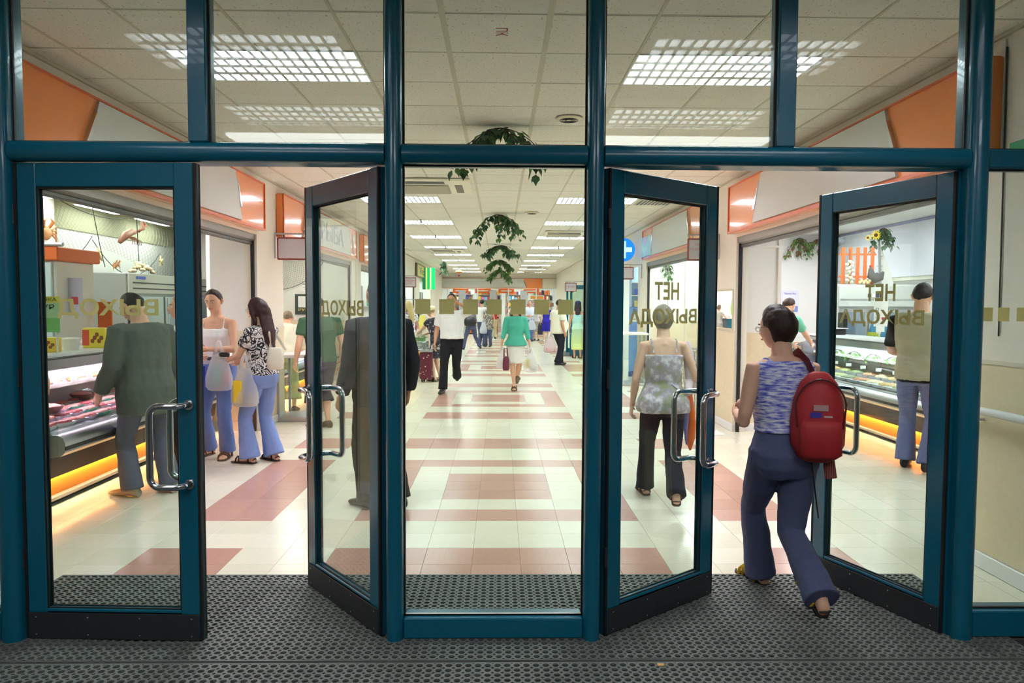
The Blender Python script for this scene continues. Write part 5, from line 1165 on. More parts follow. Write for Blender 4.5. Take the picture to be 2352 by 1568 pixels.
for i, (x0, x1, y) in enumerate(((-2.9, -1.5, 41.2), (-1.3, .1, 41.6), (.3, 1.6, 41.2), (1.8, 3.0, 41.4))):
    t = thing('shop_shelf', 'white goods shelving in the end shop, %s from the left' % ORD[i], 'shelf', ((x0 + x1) / 2, y, 0))
    MB().bbox(x0, x1, y, y + .05, 0, 2.4, .01).build('back_board', white, t)
    for z in (.3, .7, 1.1, 1.45, 1.8, 2.1): MB().box(x0, x1, y - .3, y, z, z + .02).build('shelf_board', alu, t)
    for z in (1.12, 1.47, 1.82, 2.12):
        x = x0 + .1; nn = 0
        while x < x1 - .08:
            w = .08 + .1 * rnd.random(); product(x + w / 2, y - .15, z, w, .14 + .14 * rnd.random(), 'on the %s shop shelving, shelf %s, %s along' % (ORD[i], ORD[(1.12, 1.47, 1.82, 2.12).index(z)], ordw(nn))); x += w + .02; nn += 1
for i, y in enumerate((21.3, 23.0, 25.2)):
    t = thing('wall_rack', 'wall rack of goods along the far left wall, %s along' % ORD[i], 'rack', (-3.7, y, 0)); MB().bbox(-3.95, -3.9, y - .6, y + .6, 0, 2.1, .01).build('back_board', mat('rack_mauve', (190, 180, 186), .6), t)
    for z in (.5, 1.0, 1.5): MB().box(-3.9, -3.55, y - .6, y + .6, z, z + .02).build('shelf_board', alu, t)
    for z in (1.02, 1.52):
        for q in range(5): product(-3.7, y - .5 + q * .24, z, .12, .2, 'on the %s wall rack, %s board, %s along' % (ORD[i], ('middle', 'top')[z > 1.2], ORD[q]))
# ------------------------------------------------------------ people
SKIN = {k: mat('skin_' + k, c, .55, spec=.3, var=.05, vscale=12) for k, c in {'fair': (226, 178, 150), 'tan': (206, 152, 120), 'pale': (234, 194, 168)}.items()}
lips_m = mat('lips', (188, 104, 96), .5); eye_w = mat('eye_white', (235, 232, 228), .3); eye_d = mat('iris', (58, 44, 36), .3)
brow_m = mat('brow', (64, 46, 36), .8)
def cloth(name, rgb, var=.06): return mat('cloth_' + name, rgb, .85, spec=.2, var=var, vscale=5, bump=.12, bscale=130)

def ik(a, t, l1, l2, hint):
    a, t = Vector(a), Vector(t); d = t - a; L = d.length
    if L > (l1 + l2) * .999: t = a + d * ((l1 + l2) * .999 / L); d = t - a; L = d.length
    u = d / L; x = (l1 * l1 - l2 * l2 + L * L) / (2 * L); h = math.sqrt(max(0, l1 * l1 - x * x))
    hv = Vector(hint); hv = (hv - u * hv.dot(u)); hv = hv.normalized() if hv.length > 1e-6 else Vector((0, 1, 0))
    return a + u * x + hv * h, t

def remesh(mb, vox, smooth=3, wr=0.0, wsc=7.0, seed=0):
    """fuse overlapping lofts into one continuous skin"""
    me = bpy.data.meshes.new('r'); me.from_pydata(mb.v, [], mb.f)
    bm = bmesh.new(); bm.from_mesh(me); bmesh.ops.recalc_face_normals(bm, faces=bm.faces); bm.to_mesh(me); bm.free()
    o = bpy.data.objects.new('r', me)
    md = o.modifiers.new('r', 'REMESH'); md.mode = 'VOXEL'; md.voxel_size = vox; md.use_smooth_shade = True
    ms = o.modifiers.new('s', 'SMOOTH'); ms.factor = .5; ms.iterations = smooth
    m2 = evaluated_mesh(o)
    DROP.extend((o, me))
    if wr:
        sh = Vector((seed * 3.1, seed * 1.7, 0))
        nrm = [v.normal.copy() for v in m2.vertices]; cos = [v.co.copy() for v in m2.vertices]; flat = []
        for p, vn in zip(cos, nrm):
            q = Vector((p.x * wsc * 1.3, p.y * wsc * 1.3, p.z * wsc * .8)) + sh
            n = noise.noise(q) + .5 * noise.noise(q * 2.3)
            flat.extend(p + vn * (wr * n))
        m2.vertices.foreach_set('co', flat); m2.update()
    return m2

def merge_into(me, mb):
    bm = bmesh.new(); bm.from_mesh(me)
    m2 = bpy.data.meshes.new('x'); m2.from_pydata(mb.v, [], mb.f)
    b2 = bmesh.new(); b2.from_mesh(m2); bmesh.ops.recalc_face_normals(b2, faces=b2.faces); b2.to_mesh(m2); b2.free()
    bm.from_mesh(m2); bm.to_mesh(me); bm.free(); DROP.append(m2)
    me.polygons.foreach_set('use_smooth', [True] * len(me.polygons))

def g2(x, s): return math.exp(-(x / s) ** 2)
def head_pt(ux, uy, uz, H, fem):
    """unit direction -> head surface point (local head frame: x right, y front, z up)"""
    s = H / 1.7
    w, d, h = (.073, .094, .115) if fem else (.077, .098, .118)
    x, y, z = ux * w, uy * d, uz * h
    if uz < 0:
        k = (-uz); x *= 1 - .30 * k ** 1.4
        if uy < 0: y *= 1 - .45 * k
        else: y = y * (1 - .06 * k) + .012 * k * (1 if uy > .3 else uy / .3)
    if uy > 0:
        nx = x
        y += .024 * g2(nx, .011) * g2(z + .016, .022) * min(1, uy * 1.6)       # nose
        y += .008 * g2(nx, .009) * g2(z - .012, .02)
        for sx in (-1, 1):
            y -= .011 * g2(nx - sx * .031, .016) * g2(z - .012, .013)             # sockets
            y += .004 * g2(nx - sx * .038, .02) * g2(z + .022, .02)               # cheek
        y += .004 * g2(z - .034, .012) * g2(nx, .05)                               # brow
        y += .006 * g2(nx, .02) * g2(z + .052, .009)                               # lips
        y -= .003 * g2(nx, .02) * g2(z + .066, .006)
        y += .008 * g2(nx, .022) * g2(z + .092, .016)                              # chin
    return Vector((x, y, z)) * s

def add_head(mb, Mh, H, fem, nu=26, nv=18, ears=True):
    rings = []
    for i in range(1, nv):
        a = PI * i / nv
        rings.append([Mh @ head_pt(math.sin(a) * math.cos(2 * PI * j / nu), math.sin(a) * math.sin(2 * PI * j / nu), -math.cos(a), H, fem) for j in range(nu)])
    mb.loft(rings)
    s = H / 1.7
    for sx in (-1, 1) if ears else ():
        w = .073 if fem else .077
        mb.tube([Mh @ (Vector((sx * (w - .002), -.004, -.03)) * s), Mh @ (Vector((sx * (w + .006), -.008, -.012)) * s), Mh @ (Vector((sx * (w + .011), -.012, .008)) * s), Mh @ (Vector((sx * (w + .003), -.004, .026)) * s)],
                [(.006 * s, .009 * s), (.007 * s, .014 * s), (.007 * s, .018 * s), (.005 * s, .011 * s)], 8)

def add_hand(mb, w, d, n, side, s, curl=.5, spread=1.0, detail=True):
    """w wrist, d pointing direction, n palm normal, side=+1: thumb towards cross(d,n)"""
    w = Vector(w); d = Vector(d).normalized(); n = Vector(n); n = (n - d * n.dot(d)).normalized(); t = d.cross(n) * side
    L = .178 * s
    def P(a, b, c): return w + d * (a * L) + t * (b * L) + n * (c * L)
    # palm
    rings = []
    for a, hw, hd in ((-.08, .15, .12), (.05, .17, .10), (.25, .225, .085), (.46, .23, .07), (.53, .2, .055)):
        rings.append([P(a, hw * math.cos(2 * PI * j / 10), hd * math.sin(2 * PI * j / 10)) for j in range(10)])
    mb.loft(rings)
    k = 6 if detail else 5
    for i, (b, ln) in enumerate(((.165, .42), (.058, .47), (-.052, .44), (-.155, .34))):
        a0 = .46; p = P(a0, b, .0); pts = [p]; ang = .1
        dirs = d + t * (b * .35 * spread)
        for seg, f in enumerate((.45, .32, .25)):
            ang += curl * (.75 if seg == 0 else 1.0)
            pts.append(pts[-1] + (dirs.normalized() * math.cos(ang) + n * math.sin(ang)) * (ln * f * L))
        r = .047 * L
        mb.tube(pts, [r * 1.05, r, r * .92, r * .62], k)
    c = P(.12, .17, .02)
    pts = [c, c + (d * .55 + t * .62 + n * .35).normalized() * (.24 * L)]
    pts.append(pts[-1] + (d * .85 + t * .25 + n * (.35 + curl * .6)).normalized() * (.18 * L))
    pts.append(pts[-1] + (d * .8 - t * .05 + n * (.4 + curl)).normalized() * (.12 * L))
    mb.tube(pts, [.075 * L, .06 * L, .052 * L, .034 * L], k)

def person(label, loc, face, H, sex='m', pelvis=(0, 0, 0), lean=0, side_lean=0, twist=0,
           feet=((-.09, 0, 0, 8, 0), (.09, 0, 0, -8, 0)), hands=(None, None), elbow=(None, None), palm=(None, None), curl=(.45, .45),
           head=(0, 0), skin='fair', hair='short', hair_rgb=(60, 42, 32), hair_len=.0, build=1.0, belly=0.0,
           top=None, sleeve=.5, top_z=.52, neck=.835, straps=False, flare=0.0, over=0,
           bottom='trousers', bottom_m=None, leg_flare=0, hem=.045, skirt_z=.3, skirt_flare=.0,
           shoe=None, shoe_kind='shoe', strap_m=None, hat=None, vox=None, extras=None, glasses=False, belt=None):
    """local frame: faces +Y, own left is -X. feet: (x, y, lift, yaw out deg, pitch deg heel-up)"""
    fem = sex == 'f'
    dist = math.hypot(loc[0], loc[1]); vox = vox or (.0085 if dist < 6.5 else .011 if dist < 9 else .015 if dist < 17 else .022)
    near = dist < 17
    t = thing('person', label, 'person', (loc[0], loc[1], 0), R_(face))
    Z = lambda f: f * H
    pc = Vector((pelvis[0], pelvis[1], Z(.52) + pelvis[2]))
    Rs = Matrix.Rotation(R_(-lean), 3, 'X') @ Matrix.Rotation(R_(side_lean), 3, 'Y')
    up = Rs @ Vector((0, 0, 1)); bw = build * H
    tw = Matrix.Rotation(R_(twist), 3, Vector((0, 0, 1)))
    def fr(z):
        """frame on the spine at body height fraction z"""
        k = min(1, max(0, (z - .52) / .28))
        Rk = Matrix.Rotation(R_(-lean) * min(1, k * 1.6), 3, 'X') @ Matrix.Rotation(R_(side_lean) * min(1, k * 1.6), 3, 'Y') @ Matrix.Rotation(R_(twist) * k, 3, 'Z')
        c = pc + (up if z > .52 else Vector((0, 0, 1))) * ((z - .52) * H)
        return c, Rk
    if fem: prof = [(.455, .075, .058, 0), (.49, .098, .070, -.004), (.53, .101, .072, -.006), (.57, .088, .062, 0), (.615, .072, .052, .003), (.66, .078, .056, .003), (.72, .088, .070, .010), (.765, .092, .058, .002), (.80, .098, .048, -.002), (.822, .084, .040, -.003), (.836, .045, .035, -.003)]
    else: prof = [(.455, .078, .060, 0), (.49, .095, .068, -.003), (.53, .096, .068, -.003), (.57, .090, .064, 0), (.615, .086, .060, .002), (.66, .091, .064, .003), (.72, .100, .070, .004), (.765, .106, .066, .0), (.80, .112, .055, -.002), (.822, .096, .044, -.003), (.836, .050, .038, -.003)]
    def ring(z, a, b, oy, inf=0.0, n=18, sq=2.3):
        c, Rk = fr(z); bl = belly * math.exp(-((z - .60) / .07) ** 2)
        out = []
        for j in range(n):
            q = 2 * PI * j / n; cx, sy = math.cos(q), math.sin(q)
            cx = math.copysign(abs(cx) ** (2 / sq), cx); sy = math.copysign(abs(sy) ** (2 / sq), sy)
            x = (a * bw + inf + bl * .45) * cx; y = (b * bw + inf + (bl if sy > 0 else bl * .25)) * sy + oy * H
            out.append(c + Rk @ Vector((x, y, 0)))
        return out
    def prof_at(z):
        for p, q in zip(prof, prof[1:]):
            if p[0] <= z <= q[0]:
                k = (z - p[0]) / (q[0] - p[0]); return tuple(p[i] + (q[i] - p[i]) * k for i in range(1, 4))
        return prof[0][1:] if z < prof[0][0] else prof[-1][1:]
    shw = (.098 if fem else .112) * bw
    c80, R80 = fr(.80)
    sh = [c80 + R80 @ Vector((sx * shw, -.004 * H, .0)) for sx in (-1, 1)]
    hip = [pc + Vector((sx * .052 * bw, 0, -.005 * H)) for sx in (-1, 1)]
    # legs
    legs = []
    for i, sx in enumerate((-1, 1)):
        fx, fy, fl_, yaw, pit = feet[i]
        ank_z = .042 * H + fl_ + math.sin(R_(pit)) * .13 * H * .9
        ya = R_(-sx * abs(yaw) if yaw >= 0 else sx * abs(yaw))
        fd = Vector((math.sin(-ya), math.cos(ya), 0)); fwd_shift = (1 - math.cos(R_(pit))) * .1 * H
        ank = Vector((fx, fy, ank_z)) + fd * fwd_shift
        knee, ank2 = ik(hip[i], ank, .245 * H, .242 * H, fd + Vector((0, .15, 0)))
        legs.append((hip[i], knee, ank2, fd, pit, fl_))
    # arms
    arms = []
    al1, al2 = .172 * H, .148 * H
    for i, sx in enumerate((-1, 1)):
        tg = hands[i]
        if tg is None: tg = sh[i] + Vector((sx * .05 * H, .035 * H, -.305 * H))
        else: tg = Vector(tg)
        el, wr = ik(sh[i], tg, al1, al2, elbow[i] if elbow[i] is not None else (sx * .35, -1, -.15))
        arms.append((sh[i], el, wr))
    # ---- body
    mb = MB()
    mb.loft([ring(z, a * .95, b * .95, oy) for z, a, b, oy in prof])
    cn, Rn = fr(.84)
    hc = cn + Rn @ Vector((0, .012 * H, .088 * H)) + Vector((0, .0, 0))
    yawh, pith = head; Rh = Matrix.Rotation(R_(yawh), 3, 'Z') @ Matrix.Rotation(R_(-pith - lean * .35), 3, 'X')
    hc = cn + (Rn @ Vector((0, .008 * H, .03 * H))) + Rh @ Vector((0, .006 * H, .060 * H))
    Mh = Matrix.Translation(hc) @ Rh.to_4x4()
    nr = (.030 if fem else .036) * H
    mb.tube([cn - up * .035 * H, cn, hc + Rh @ Vector((0, -.012 * H, -.035 * H)), hc + Rh @ Vector((0, -.008 * H, .0))], [nr * 1.7, nr * 1.12, nr, nr * .95], 12)
    for (a, k, n, fd, pit, fl_), sx in zip(legs, (-1, 1)):
        b = build ** .6 * H
        mb.tube([a + Vector((0, 0, .03 * H)), a, a.lerp(k, .5), k.lerp(a, .08), k, k.lerp(n, .3), k.lerp(n, .7), n], [.052 * b, .050 * b, .044 * b, .032 * b, .031 * b, .033 * b, .022 * b, .019 * b], 12)
        # foot
        fp = Matrix.Rotation(R_(-pit), 3, fd.cross(Vector((0, 0, 1))) * -1) if pit else Matrix.Identity(3)
        sd = fd.cross(Vector((0, 0, 1)))
        def F(u, v, w_): return n + fp @ (fd * (u * H) + sd * (v * H) + Vector((0, 0, w_ * H)))
        fr_ = [(-.034, .016, -.024, .014), (-.025, .020, -.020, .020), (.0, .020, -.012, .024), (.035, .023, -.018, .018), (.075, .027, -.026, .012), (.10, .024, -.030, .009), (.118, .015, -.032, .006)]
        mb.loft([[F(u, hw * math.cos(2 * PI * j / 10), zc + hh * math.sin(2 * PI * j / 10)) for j in range(10)] for u, hw, zc, hh in fr_])
    for (s0, el, wr), sx in zip(arms, (-1, 1)):
        b = build ** .6 * H * (.9 if fem else 1.0)
        mb.tube([s0 + R80 @ Vector((-sx * .03 * H, 0, .0)), s0, s0.lerp(el, .3), el.lerp(s0, .12), el, el.lerp(wr, .3), el.lerp(wr, .75), wr], [.030 * b, .031 * b, .029 * b, .0235 * b, .023 * b, .0245 * b, .017 * b, .0155 * b], 10)
    me = remesh(mb, vox, 3)
    ex_ = MB(); add_head(ex_, Mh, H, fem, *((28, 22) if near else (16, 12)), ears=hair not in ('bob', 'long'))
    for i, ((s0, el, wr), sx) in enumerate(zip(arms, (-1, 1))):
        d = (wr - el).normalized(); pn = palm[i] if palm[i] is not None else (-sx, .1, 0)
        dd = d + Vector((0, .1, 0)); thumb = 1 if (Vector(dd).cross(Vector(pn)).dot(Vector((0, 1, .3))) > 0) else -1
        add_hand(ex_, wr, dd, pn, thumb, H / 1.7 * (.92 if fem else 1.0), curl[i], detail=near)
    merge_into(me, ex_)
    me.name = 'body'; me.materials.append(SKIN[skin]); link('body', me, t)
    W4 = Matrix.Identity(4)
    def B(mbx, name, m, smooth='all', label=None): return mbx.build(name, m, t, smooth=smooth, world=False, label=label)
    # face details
    s = H / 1.7
    if near or abs(face) > 90:
        for sx in (-1, 1):
            e = MB(); e.ball((0, 0, 0), (.0125 * s, .009 * s, .0062 * s), 12, 8); e.xf(Mh @ Matrix.Translation(Vector((sx * .030, .0790 if fem else .0825, .010)) * s)); B(e, 'eye', eye_w)
            e = MB(); e.ball((0, 0, 0), (.0052 * s, .003 * s, .0052 * s), 8, 6); e.xf(Mh @ Matrix.Translation(Vector((sx * .030, .0868 if fem else .0905, .010)) * s)); B(e, 'iris', eye_d)
            e = MB().tube([Mh @ (Vector((sx * .014, .094, .030)) * s), Mh @ (Vector((sx * .03, .091, .036)) * s), Mh @ (Vector((sx * .048, .079, .030)) * s)], .0028 * s, 6); B(e, 'eyebrow', brow_m)
        e = MB().tube([Mh @ (Vector((-.021, .088, -.053)) * s), Mh @ (Vector((-.008, .100, -.050)) * s), Mh @ (Vector((.008, .100, -.050)) * s), Mh @ (Vector((.021, .088, -.053)) * s)], [.002 * s, .005 * s, .005 * s, .002 * s], 8); B(e, 'lips', lips_m)
    if glasses:
        e = MB()
        for sx in (-1, 1):
            e.tube([Mh @ (Vector((sx * .032 + .02 * math.cos(a), .1, .008 + .014 * math.sin(a))) * s) for a in [2 * PI * k / 12 for k in range(13)]], .0014 * s, 5)
            e.tube([Mh @ (Vector((sx * .052, .098, .012)) * s), Mh @ (Vector((sx * .08, .03, .012)) * s), Mh @ (Vector((sx * .08, -.01, .004)) * s)], .0014 * s, 5)
        B(e, 'glasses', mat('glasses_frame', (60, 50, 44), .3, .5))
    # ---- hair
    if hair:
        hm = mat('hair_%d_%d_%d' % hair_rgb, hair_rgb, .55, spec=.35, var=.25, vscale=60, stretch=(3, 3, .3), bump=.2, bscale=90)
        hb = MB(); k = 1.0
        rr = {'short': (.080, .094, .108, -.018, .020), 'bob': (.088, .103, .118, -.020, .016), 'long': (.084, .10, .115, -.020, .018), 'bun': (.080, .095, .110, -.018, .018), 'curly': (.09, .105, .12, -.02, .02), 'bald': (.078, .07, .07, -.045, -.02)}[hair]
        wd_ = 1 if fem else 1.04
        rings = []
        for i in range(1, 14):
            a = PI * i / 14
            rr_ = []
            for j in range(22):
                ux, uy, uz = math.sin(a) * math.cos(2 * PI * j / 22), math.sin(a) * math.sin(2 * PI * j / 22), -math.cos(a)
                y = uy * rr[1] * (.84 if uy > 0 else 1)
                if uz < -.1 and uy > -.1: y = min(y, .012)
                x = ux * rr[0] * wd_; z = uz * rr[2]
                if uz < 0 and hair in ('short', 'bun', 'bald'): z *= .72; x *= 1 + .12 * uz
                if hair == 'bob' and uz < 0: x *= 1 + .02 * uz; z *= 1.02
                if uz > 0: y += .026 * uz
                v = Vector((x, y + rr[3], z + rr[4])) * s
                nn = noise.noise(v * (34 if hair != 'curly' else 50) + Vector((H * 50, 0, 0)))
                v *= 1 + nn * (.035 if hair != 'curly' else .12)
                rr_.append(Mh @ v)
            rings.append(rr_)
        hb.loft(rings)
        if hair == 'bun': hb.ball(Mh @ (Vector((0, -.115, .02)) * s), .034 * s)
        if hair == 'long':
            b0 = cn; L = hair_len or .2
            pts = [Mh @ (Vector((0, -.045, .06)) * s), Mh @ (Vector((0, -.075, -.02)) * s), Mh @ (Vector((0, -.078, -.09)) * s), b0 + Rn @ Vector((0, -.062 * H, -.04 * H)), b0 + Rn @ Vector((0, -.066 * H, -.04 * H - L * .6)), b0 + Rn @ Vector((.01, -.06 * H, -.04 * H - L))]
            hb.tube(pts, [(.07 * s, .04 * s), (.083 * s, .05 * s), (.085 * s, .045 * s), (.085 * s, .036 * s), (.072 * s, .03 * s), (.03 * s, .015 * s)], 14, ref=(0, 1, 0))
            for sx in (-1, 1):
                hb.tube([Mh @ (Vector((sx * .03, .02, .11)) * s), Mh @ (Vector((sx * .074, .03, .05)) * s), Mh @ (Vector((sx * .082, .018, -.03)) * s), Mh @ (Vector((sx * .082, .0, -.11)) * s), b0 + Rn @ Vector((sx * .05 * H, .018 * H, -.05 * H)), b0 + Rn @ Vector((sx * .05 * H, .05 * H, -.05 * H - L * .5))], [.02 * s, .024 * s, .026 * s, .028 * s, .026 * s, .008 * s], 8)
        hme = remesh(hb, max(.006, vox * .75), 1, .003, 30)
        hme.materials.append(hm); link('hair', hme, t)
    if hat:
        kind, hm = hat; e = MB()
        if kind == 'cap': e.lathe([(.088 * s, .0), (.094 * s, .03 * s), (.09 * s, .07 * s), (.06 * s, .1 * s), (.01, .11 * s)], n=18)
        elif kind == 'brim': e.lathe([(.14 * s, -.01 * s), (.145 * s, 0), (.1 * s, .01 * s), (.095 * s, .05 * s), (.08 * s, .085 * s), (.02, .095 * s)], n=20)
        elif kind == 'turban': e.lathe([(.085 * s, -.02 * s), (.115 * s, .01 * s), (.12 * s, .045 * s), (.09 * s, .085 * s), (.02, .095 * s)], n=18)
        elif kind == 'kerchief': e.lathe([(.096 * s, .0), (.10 * s, .025 * s), (.085 * s, .045 * s)], n=18)
        e.xf(Mh @ Matrix.Translation((0, -.008 * s, .035 * s)) @ Matrix.Rotation(R_(12), 4, 'X')); B(e, 'hat', hm)
    # ---- top
    wr = .004 if near else .003
    if top is not None:
        e = MB(); inf = .012 + over
        z0 = top_z; zs = sorted([z for z in [z0, .49, .53, .57, .615, .66, .72, .765, .80, .822, .836] if z >= z0 and z <= neck + .001] + ([neck] if neck not in (.836, .822, .80, .765) else []))
        rg = []
        for z in zs:
            a, b, oy = prof_at(z) if z > .455 else prof[0][1:]
            loose = (.006 + over * .5) * (1 if z < .72 else 0) + flare * max(0, (.60 - z)) / .1
            rg.append(ring(z, max(a, .082 if z < .5 else 0) if z < .5 else a, max(b, .064) if z < .5 else b, oy, inf + loose))
        e.loft(rg)
        if not straps and neck > .8:
            e.tube([sh[0] + R80 @ Vector((.03 * H, 0, 0)), sh[1] - R80 @ Vector((.03 * H, 0, 0))], .036 * H, 10)
        if sleeve > 0:
            for s0, el, wri in arms:
                b = build ** .6 * H * (.92 if fem else 1.0); fl2 = .008 + over * .6
                pts = [s0.lerp(c80, .3), s0]; rd = [.036 * b + fl2 * .5, .0355 * b + fl2]
                if sleeve <= 1:
                    pts += [s0.lerp(el, sleeve * .5), s0.lerp(el, sleeve)]; rd += [.033 * b + fl2, .031 * b + fl2 * 1.25]
                else:
                    k = sleeve - 1
                    pts += [s0.lerp(el, .5), el, el.lerp(wri, k * .5), el.lerp(wri, k)]; rd += [.031 * b + fl2, .027 * b + fl2, .027 * b + fl2, .021 * b + fl2]
                e.tube(pts, rd, 12)
        elif straps:
            for sx in (-1, 1):
                f_ = c80 + R80 @ Vector((sx * .062 * H, .048 * H, -.03 * H)); bk = c80 + R80 @ Vector((sx * .055 * H, -.05 * H, -.035 * H)); tp = c80 + R80 @ Vector((sx * .06 * H, -.002 * H, .032 * H))
                w_ = .014 if straps != 'thin' else .005
                st = MB() if straps == 'thin' else e
                st.tube([f_, tp + R80 @ Vector((0, .02 * H, -.006 * H)), tp, tp + R80 @ Vector((0, -.03 * H, -.008 * H)), bk], [(w_, .007)] * 5, 8, ref=(1, 0, 0))
                if straps == 'thin': B(st, 'strap', top, smooth=True)
        m2 = remesh(e, min(vox, .012) if straps else vox, 2, wr * (1.6 if sleeve else 1), 9, seed=int(H * 100)); m2.materials.append(top); link('top', m2, t)
    # ---- bottoms
    if bottom in ('trousers', 'cropped'):
        e = MB(); e.loft([ring(z, a, b, oy, .011) for z, a, b, oy in prof if z < .62])
        for (a, k, n, fd, pit, fl_) in legs:
            b = build ** .6 * H
            end = k.lerp(n, 1.0 - (hem - .045) / .24) if hem > .045 else n + Vector((0, 0, -.006 * H))
            r = lambda q, ex=.011: q * b + ex
            kneeR = r(.034); low = r(.034) + leg_flare * .4; bot = r(.035) + leg_flare
            e.tube([a + Vector((0, 0, .03 * H)), a, a.lerp(k, .5), k, k.lerp(end, .5), end], [r(.053), r(.053), r(.046), kneeR, low, bot], 14)
        m2 = remesh(e, vox, 2, wr * 1.6, 8, seed=int(H * 77)); m2.materials.append(bottom_m); link('trousers', m2, t)
    elif bottom == 'skirt':
        e = MB(); rg = [ring(z, a, b, oy, .012) for z, a, b, oy in prof if .49 <= z < .62][::-1]
        n_ = 6
        for i in range(1, n_ + 1):
            k = i / n_; z = (.49 - (.49 - skirt_z) * k)
            lx = [0, 0]; q = []
            for (a, kn, an, fd, pit, fl_) in legs:
                zz = z * H; p = a.lerp(kn, min(1, max(0, (a.z - zz) / max(.01, a.z - kn.z)))) if zz > kn.z else kn.lerp(an, min(1, (kn.z - zz) / max(.01, kn.z - an.z)))
                q.append(p)
            cx = (q[0].x + q[1].x) / 2; cy = (q[0].y + q[1].y) / 2
            ax = abs(q[0].x - q[1].x) / 2 + .05 * H + .012 + skirt_flare * k; ay = abs(q[0].y - q[1].y) / 2 + .056 * H + .022 + skirt_flare * k
            rg.append([Vector((cx + (ax + .006 * math.sin(5 * 2 * PI * j / 18)) * math.cos(2 * PI * j / 18), cy + (ay + .006 * math.sin(5 * 2 * PI * j / 18)) * math.sin(2 * PI * j / 18), z * H)) for j in range(18)])
        e.loft(rg); m2 = remesh(e, vox, 1, wr, 8, seed=5); m2.materials.append(bottom_m); link('skirt', m2, t)
    if belt:
        a, b, oy = prof_at(.585); c_, R_k = fr(.585)
        r0 = ring(.580, a, b, oy, .02); r1 = ring(.600, a, b, oy, .02); MBb = MB(); MBb.loft([r0, r1]); B(MBb, 'belt', belt, smooth=True)
    # ---- shoes
    if shoe is not None:
        for (a, k, n, fd, pit, fl_) in legs:
            fp = Matrix.Rotation(R_(-pit), 3, fd.cross(Vector((0, 0, 1))) * -1) if pit else Matrix.Identity(3)
            sd = fd.cross(Vector((0, 0, 1)))
            def F(u, v, w_): return n + fp @ (fd * (u * H) + sd * (v * H) + Vector((0, 0, w_ * H)))
            e = MB()
            if shoe_kind == 'shoe':
                pr_ = [(-.040, .018, -.024, .018), (-.028, .024, -.016, .026), (.0, .025, -.010, .030), (.035, .027, -.017, .023), (.075, .030, -.025, .016), (.105, .027, -.029, .012), (.128, .016, -.032, .008)]
                e.loft([[F(u, hw * math.cos(2 * PI * j / 12), max(-.0415, zc + hh * math.sin(2 * PI * j / 12))) for j in range(12)] for u, hw, zc, hh in pr_])
            else:
                sb = MB(); rg = []
                hl = -.036 if shoe_kind != 'heel' else -.030
                for u, hw in ((-.038, .012), (-.028, .021), (.0, .022), (.04, .024), (.08, .029), (.11, .026), (.125, .014)):
                    rg.append([F(u, hw, -.0415), F(u, hw, -.033), F(u, -hw, -.033), F(u, -hw, -.0415)])
                e.loft(rg)
                for u, hw, zz in ((.082, .031, -.012), (.062, .029, -.006), (.0, .024, .008)):
                    sb.tube([F(u, -hw, -.035), F(u, -hw * .85, zz - .004), F(u + .004, 0, zz + .008), F(u, hw * .85, zz - .004), F(u, hw, -.035)], [(.010 if near else .012, .004)] * 5, 6, ref=tuple(fd))
                e.tube([F(-.03, -.018, -.02), F(-.04, 0, -.01), F(-.03, .018, -.02)], .005, 6)
                if shoe_kind == 'heel': e.tube([F(-.025, 0, -.035), F(-.03, 0, -.075)], [.012, .006], 6)
            so = B(e, 'shoe', shoe, smooth=True)
            if shoe_kind != 'shoe': sb.build('strap', strap_m or shoe, so, smooth=True, world=False)
    MW_P[t.name] = dict(arms=[[MW[t.name] @ p for p in a] for a in arms], head=MW[t.name] @ Mh, hc=MW[t.name] @ hc)
    return t
MW_P = {}
def wristof(p, i): return MW_P[p.name]['arms'][i][2]
def elbowof(p, i): return MW_P[p.name]['arms'][i][1]
def handc(p, i):
    a = MW_P[p.name]['arms'][i]; d = (a[2] - a[1]).normalized(); return a[2] + d * .085

# bags
def film(name, rgb, al=.75):
    if name in MATS: return MATS[name]
    m = bpy.data.materials.new(name); m.use_nodes = True; nt = m.node_tree; nt.nodes.clear()
    o = nt.nodes.new('ShaderNodeOutputMaterial'); d = nt.nodes.new('ShaderNodeBsdfDiffuse'); tl = nt.nodes.new('ShaderNodeBsdfTranslucent'); tr = nt.nodes.new('ShaderNodeBsdfTransparent')
    for q in (d, tl): q.inputs[0].default_value = (*lin(rgb), 1)
    a = nt.nodes.new('ShaderNodeMixShader'); a.inputs[0].default_value = .5; b = nt.nodes.new('ShaderNodeMixShader'); b.inputs[0].default_value = al
    nt.links.new(d.outputs[0], a.inputs[1]); nt.links.new(tl.outputs[0], a.inputs[2]); nt.links.new(tr.outputs[0], b.inputs[1]); nt.links.new(a.outputs[0], b.inputs[2]); nt.links.new(b.outputs[0], o.inputs[0])
    MATS[name] = m; return m
bag_w = film('white_carrier_film', (246, 246, 250), .55)
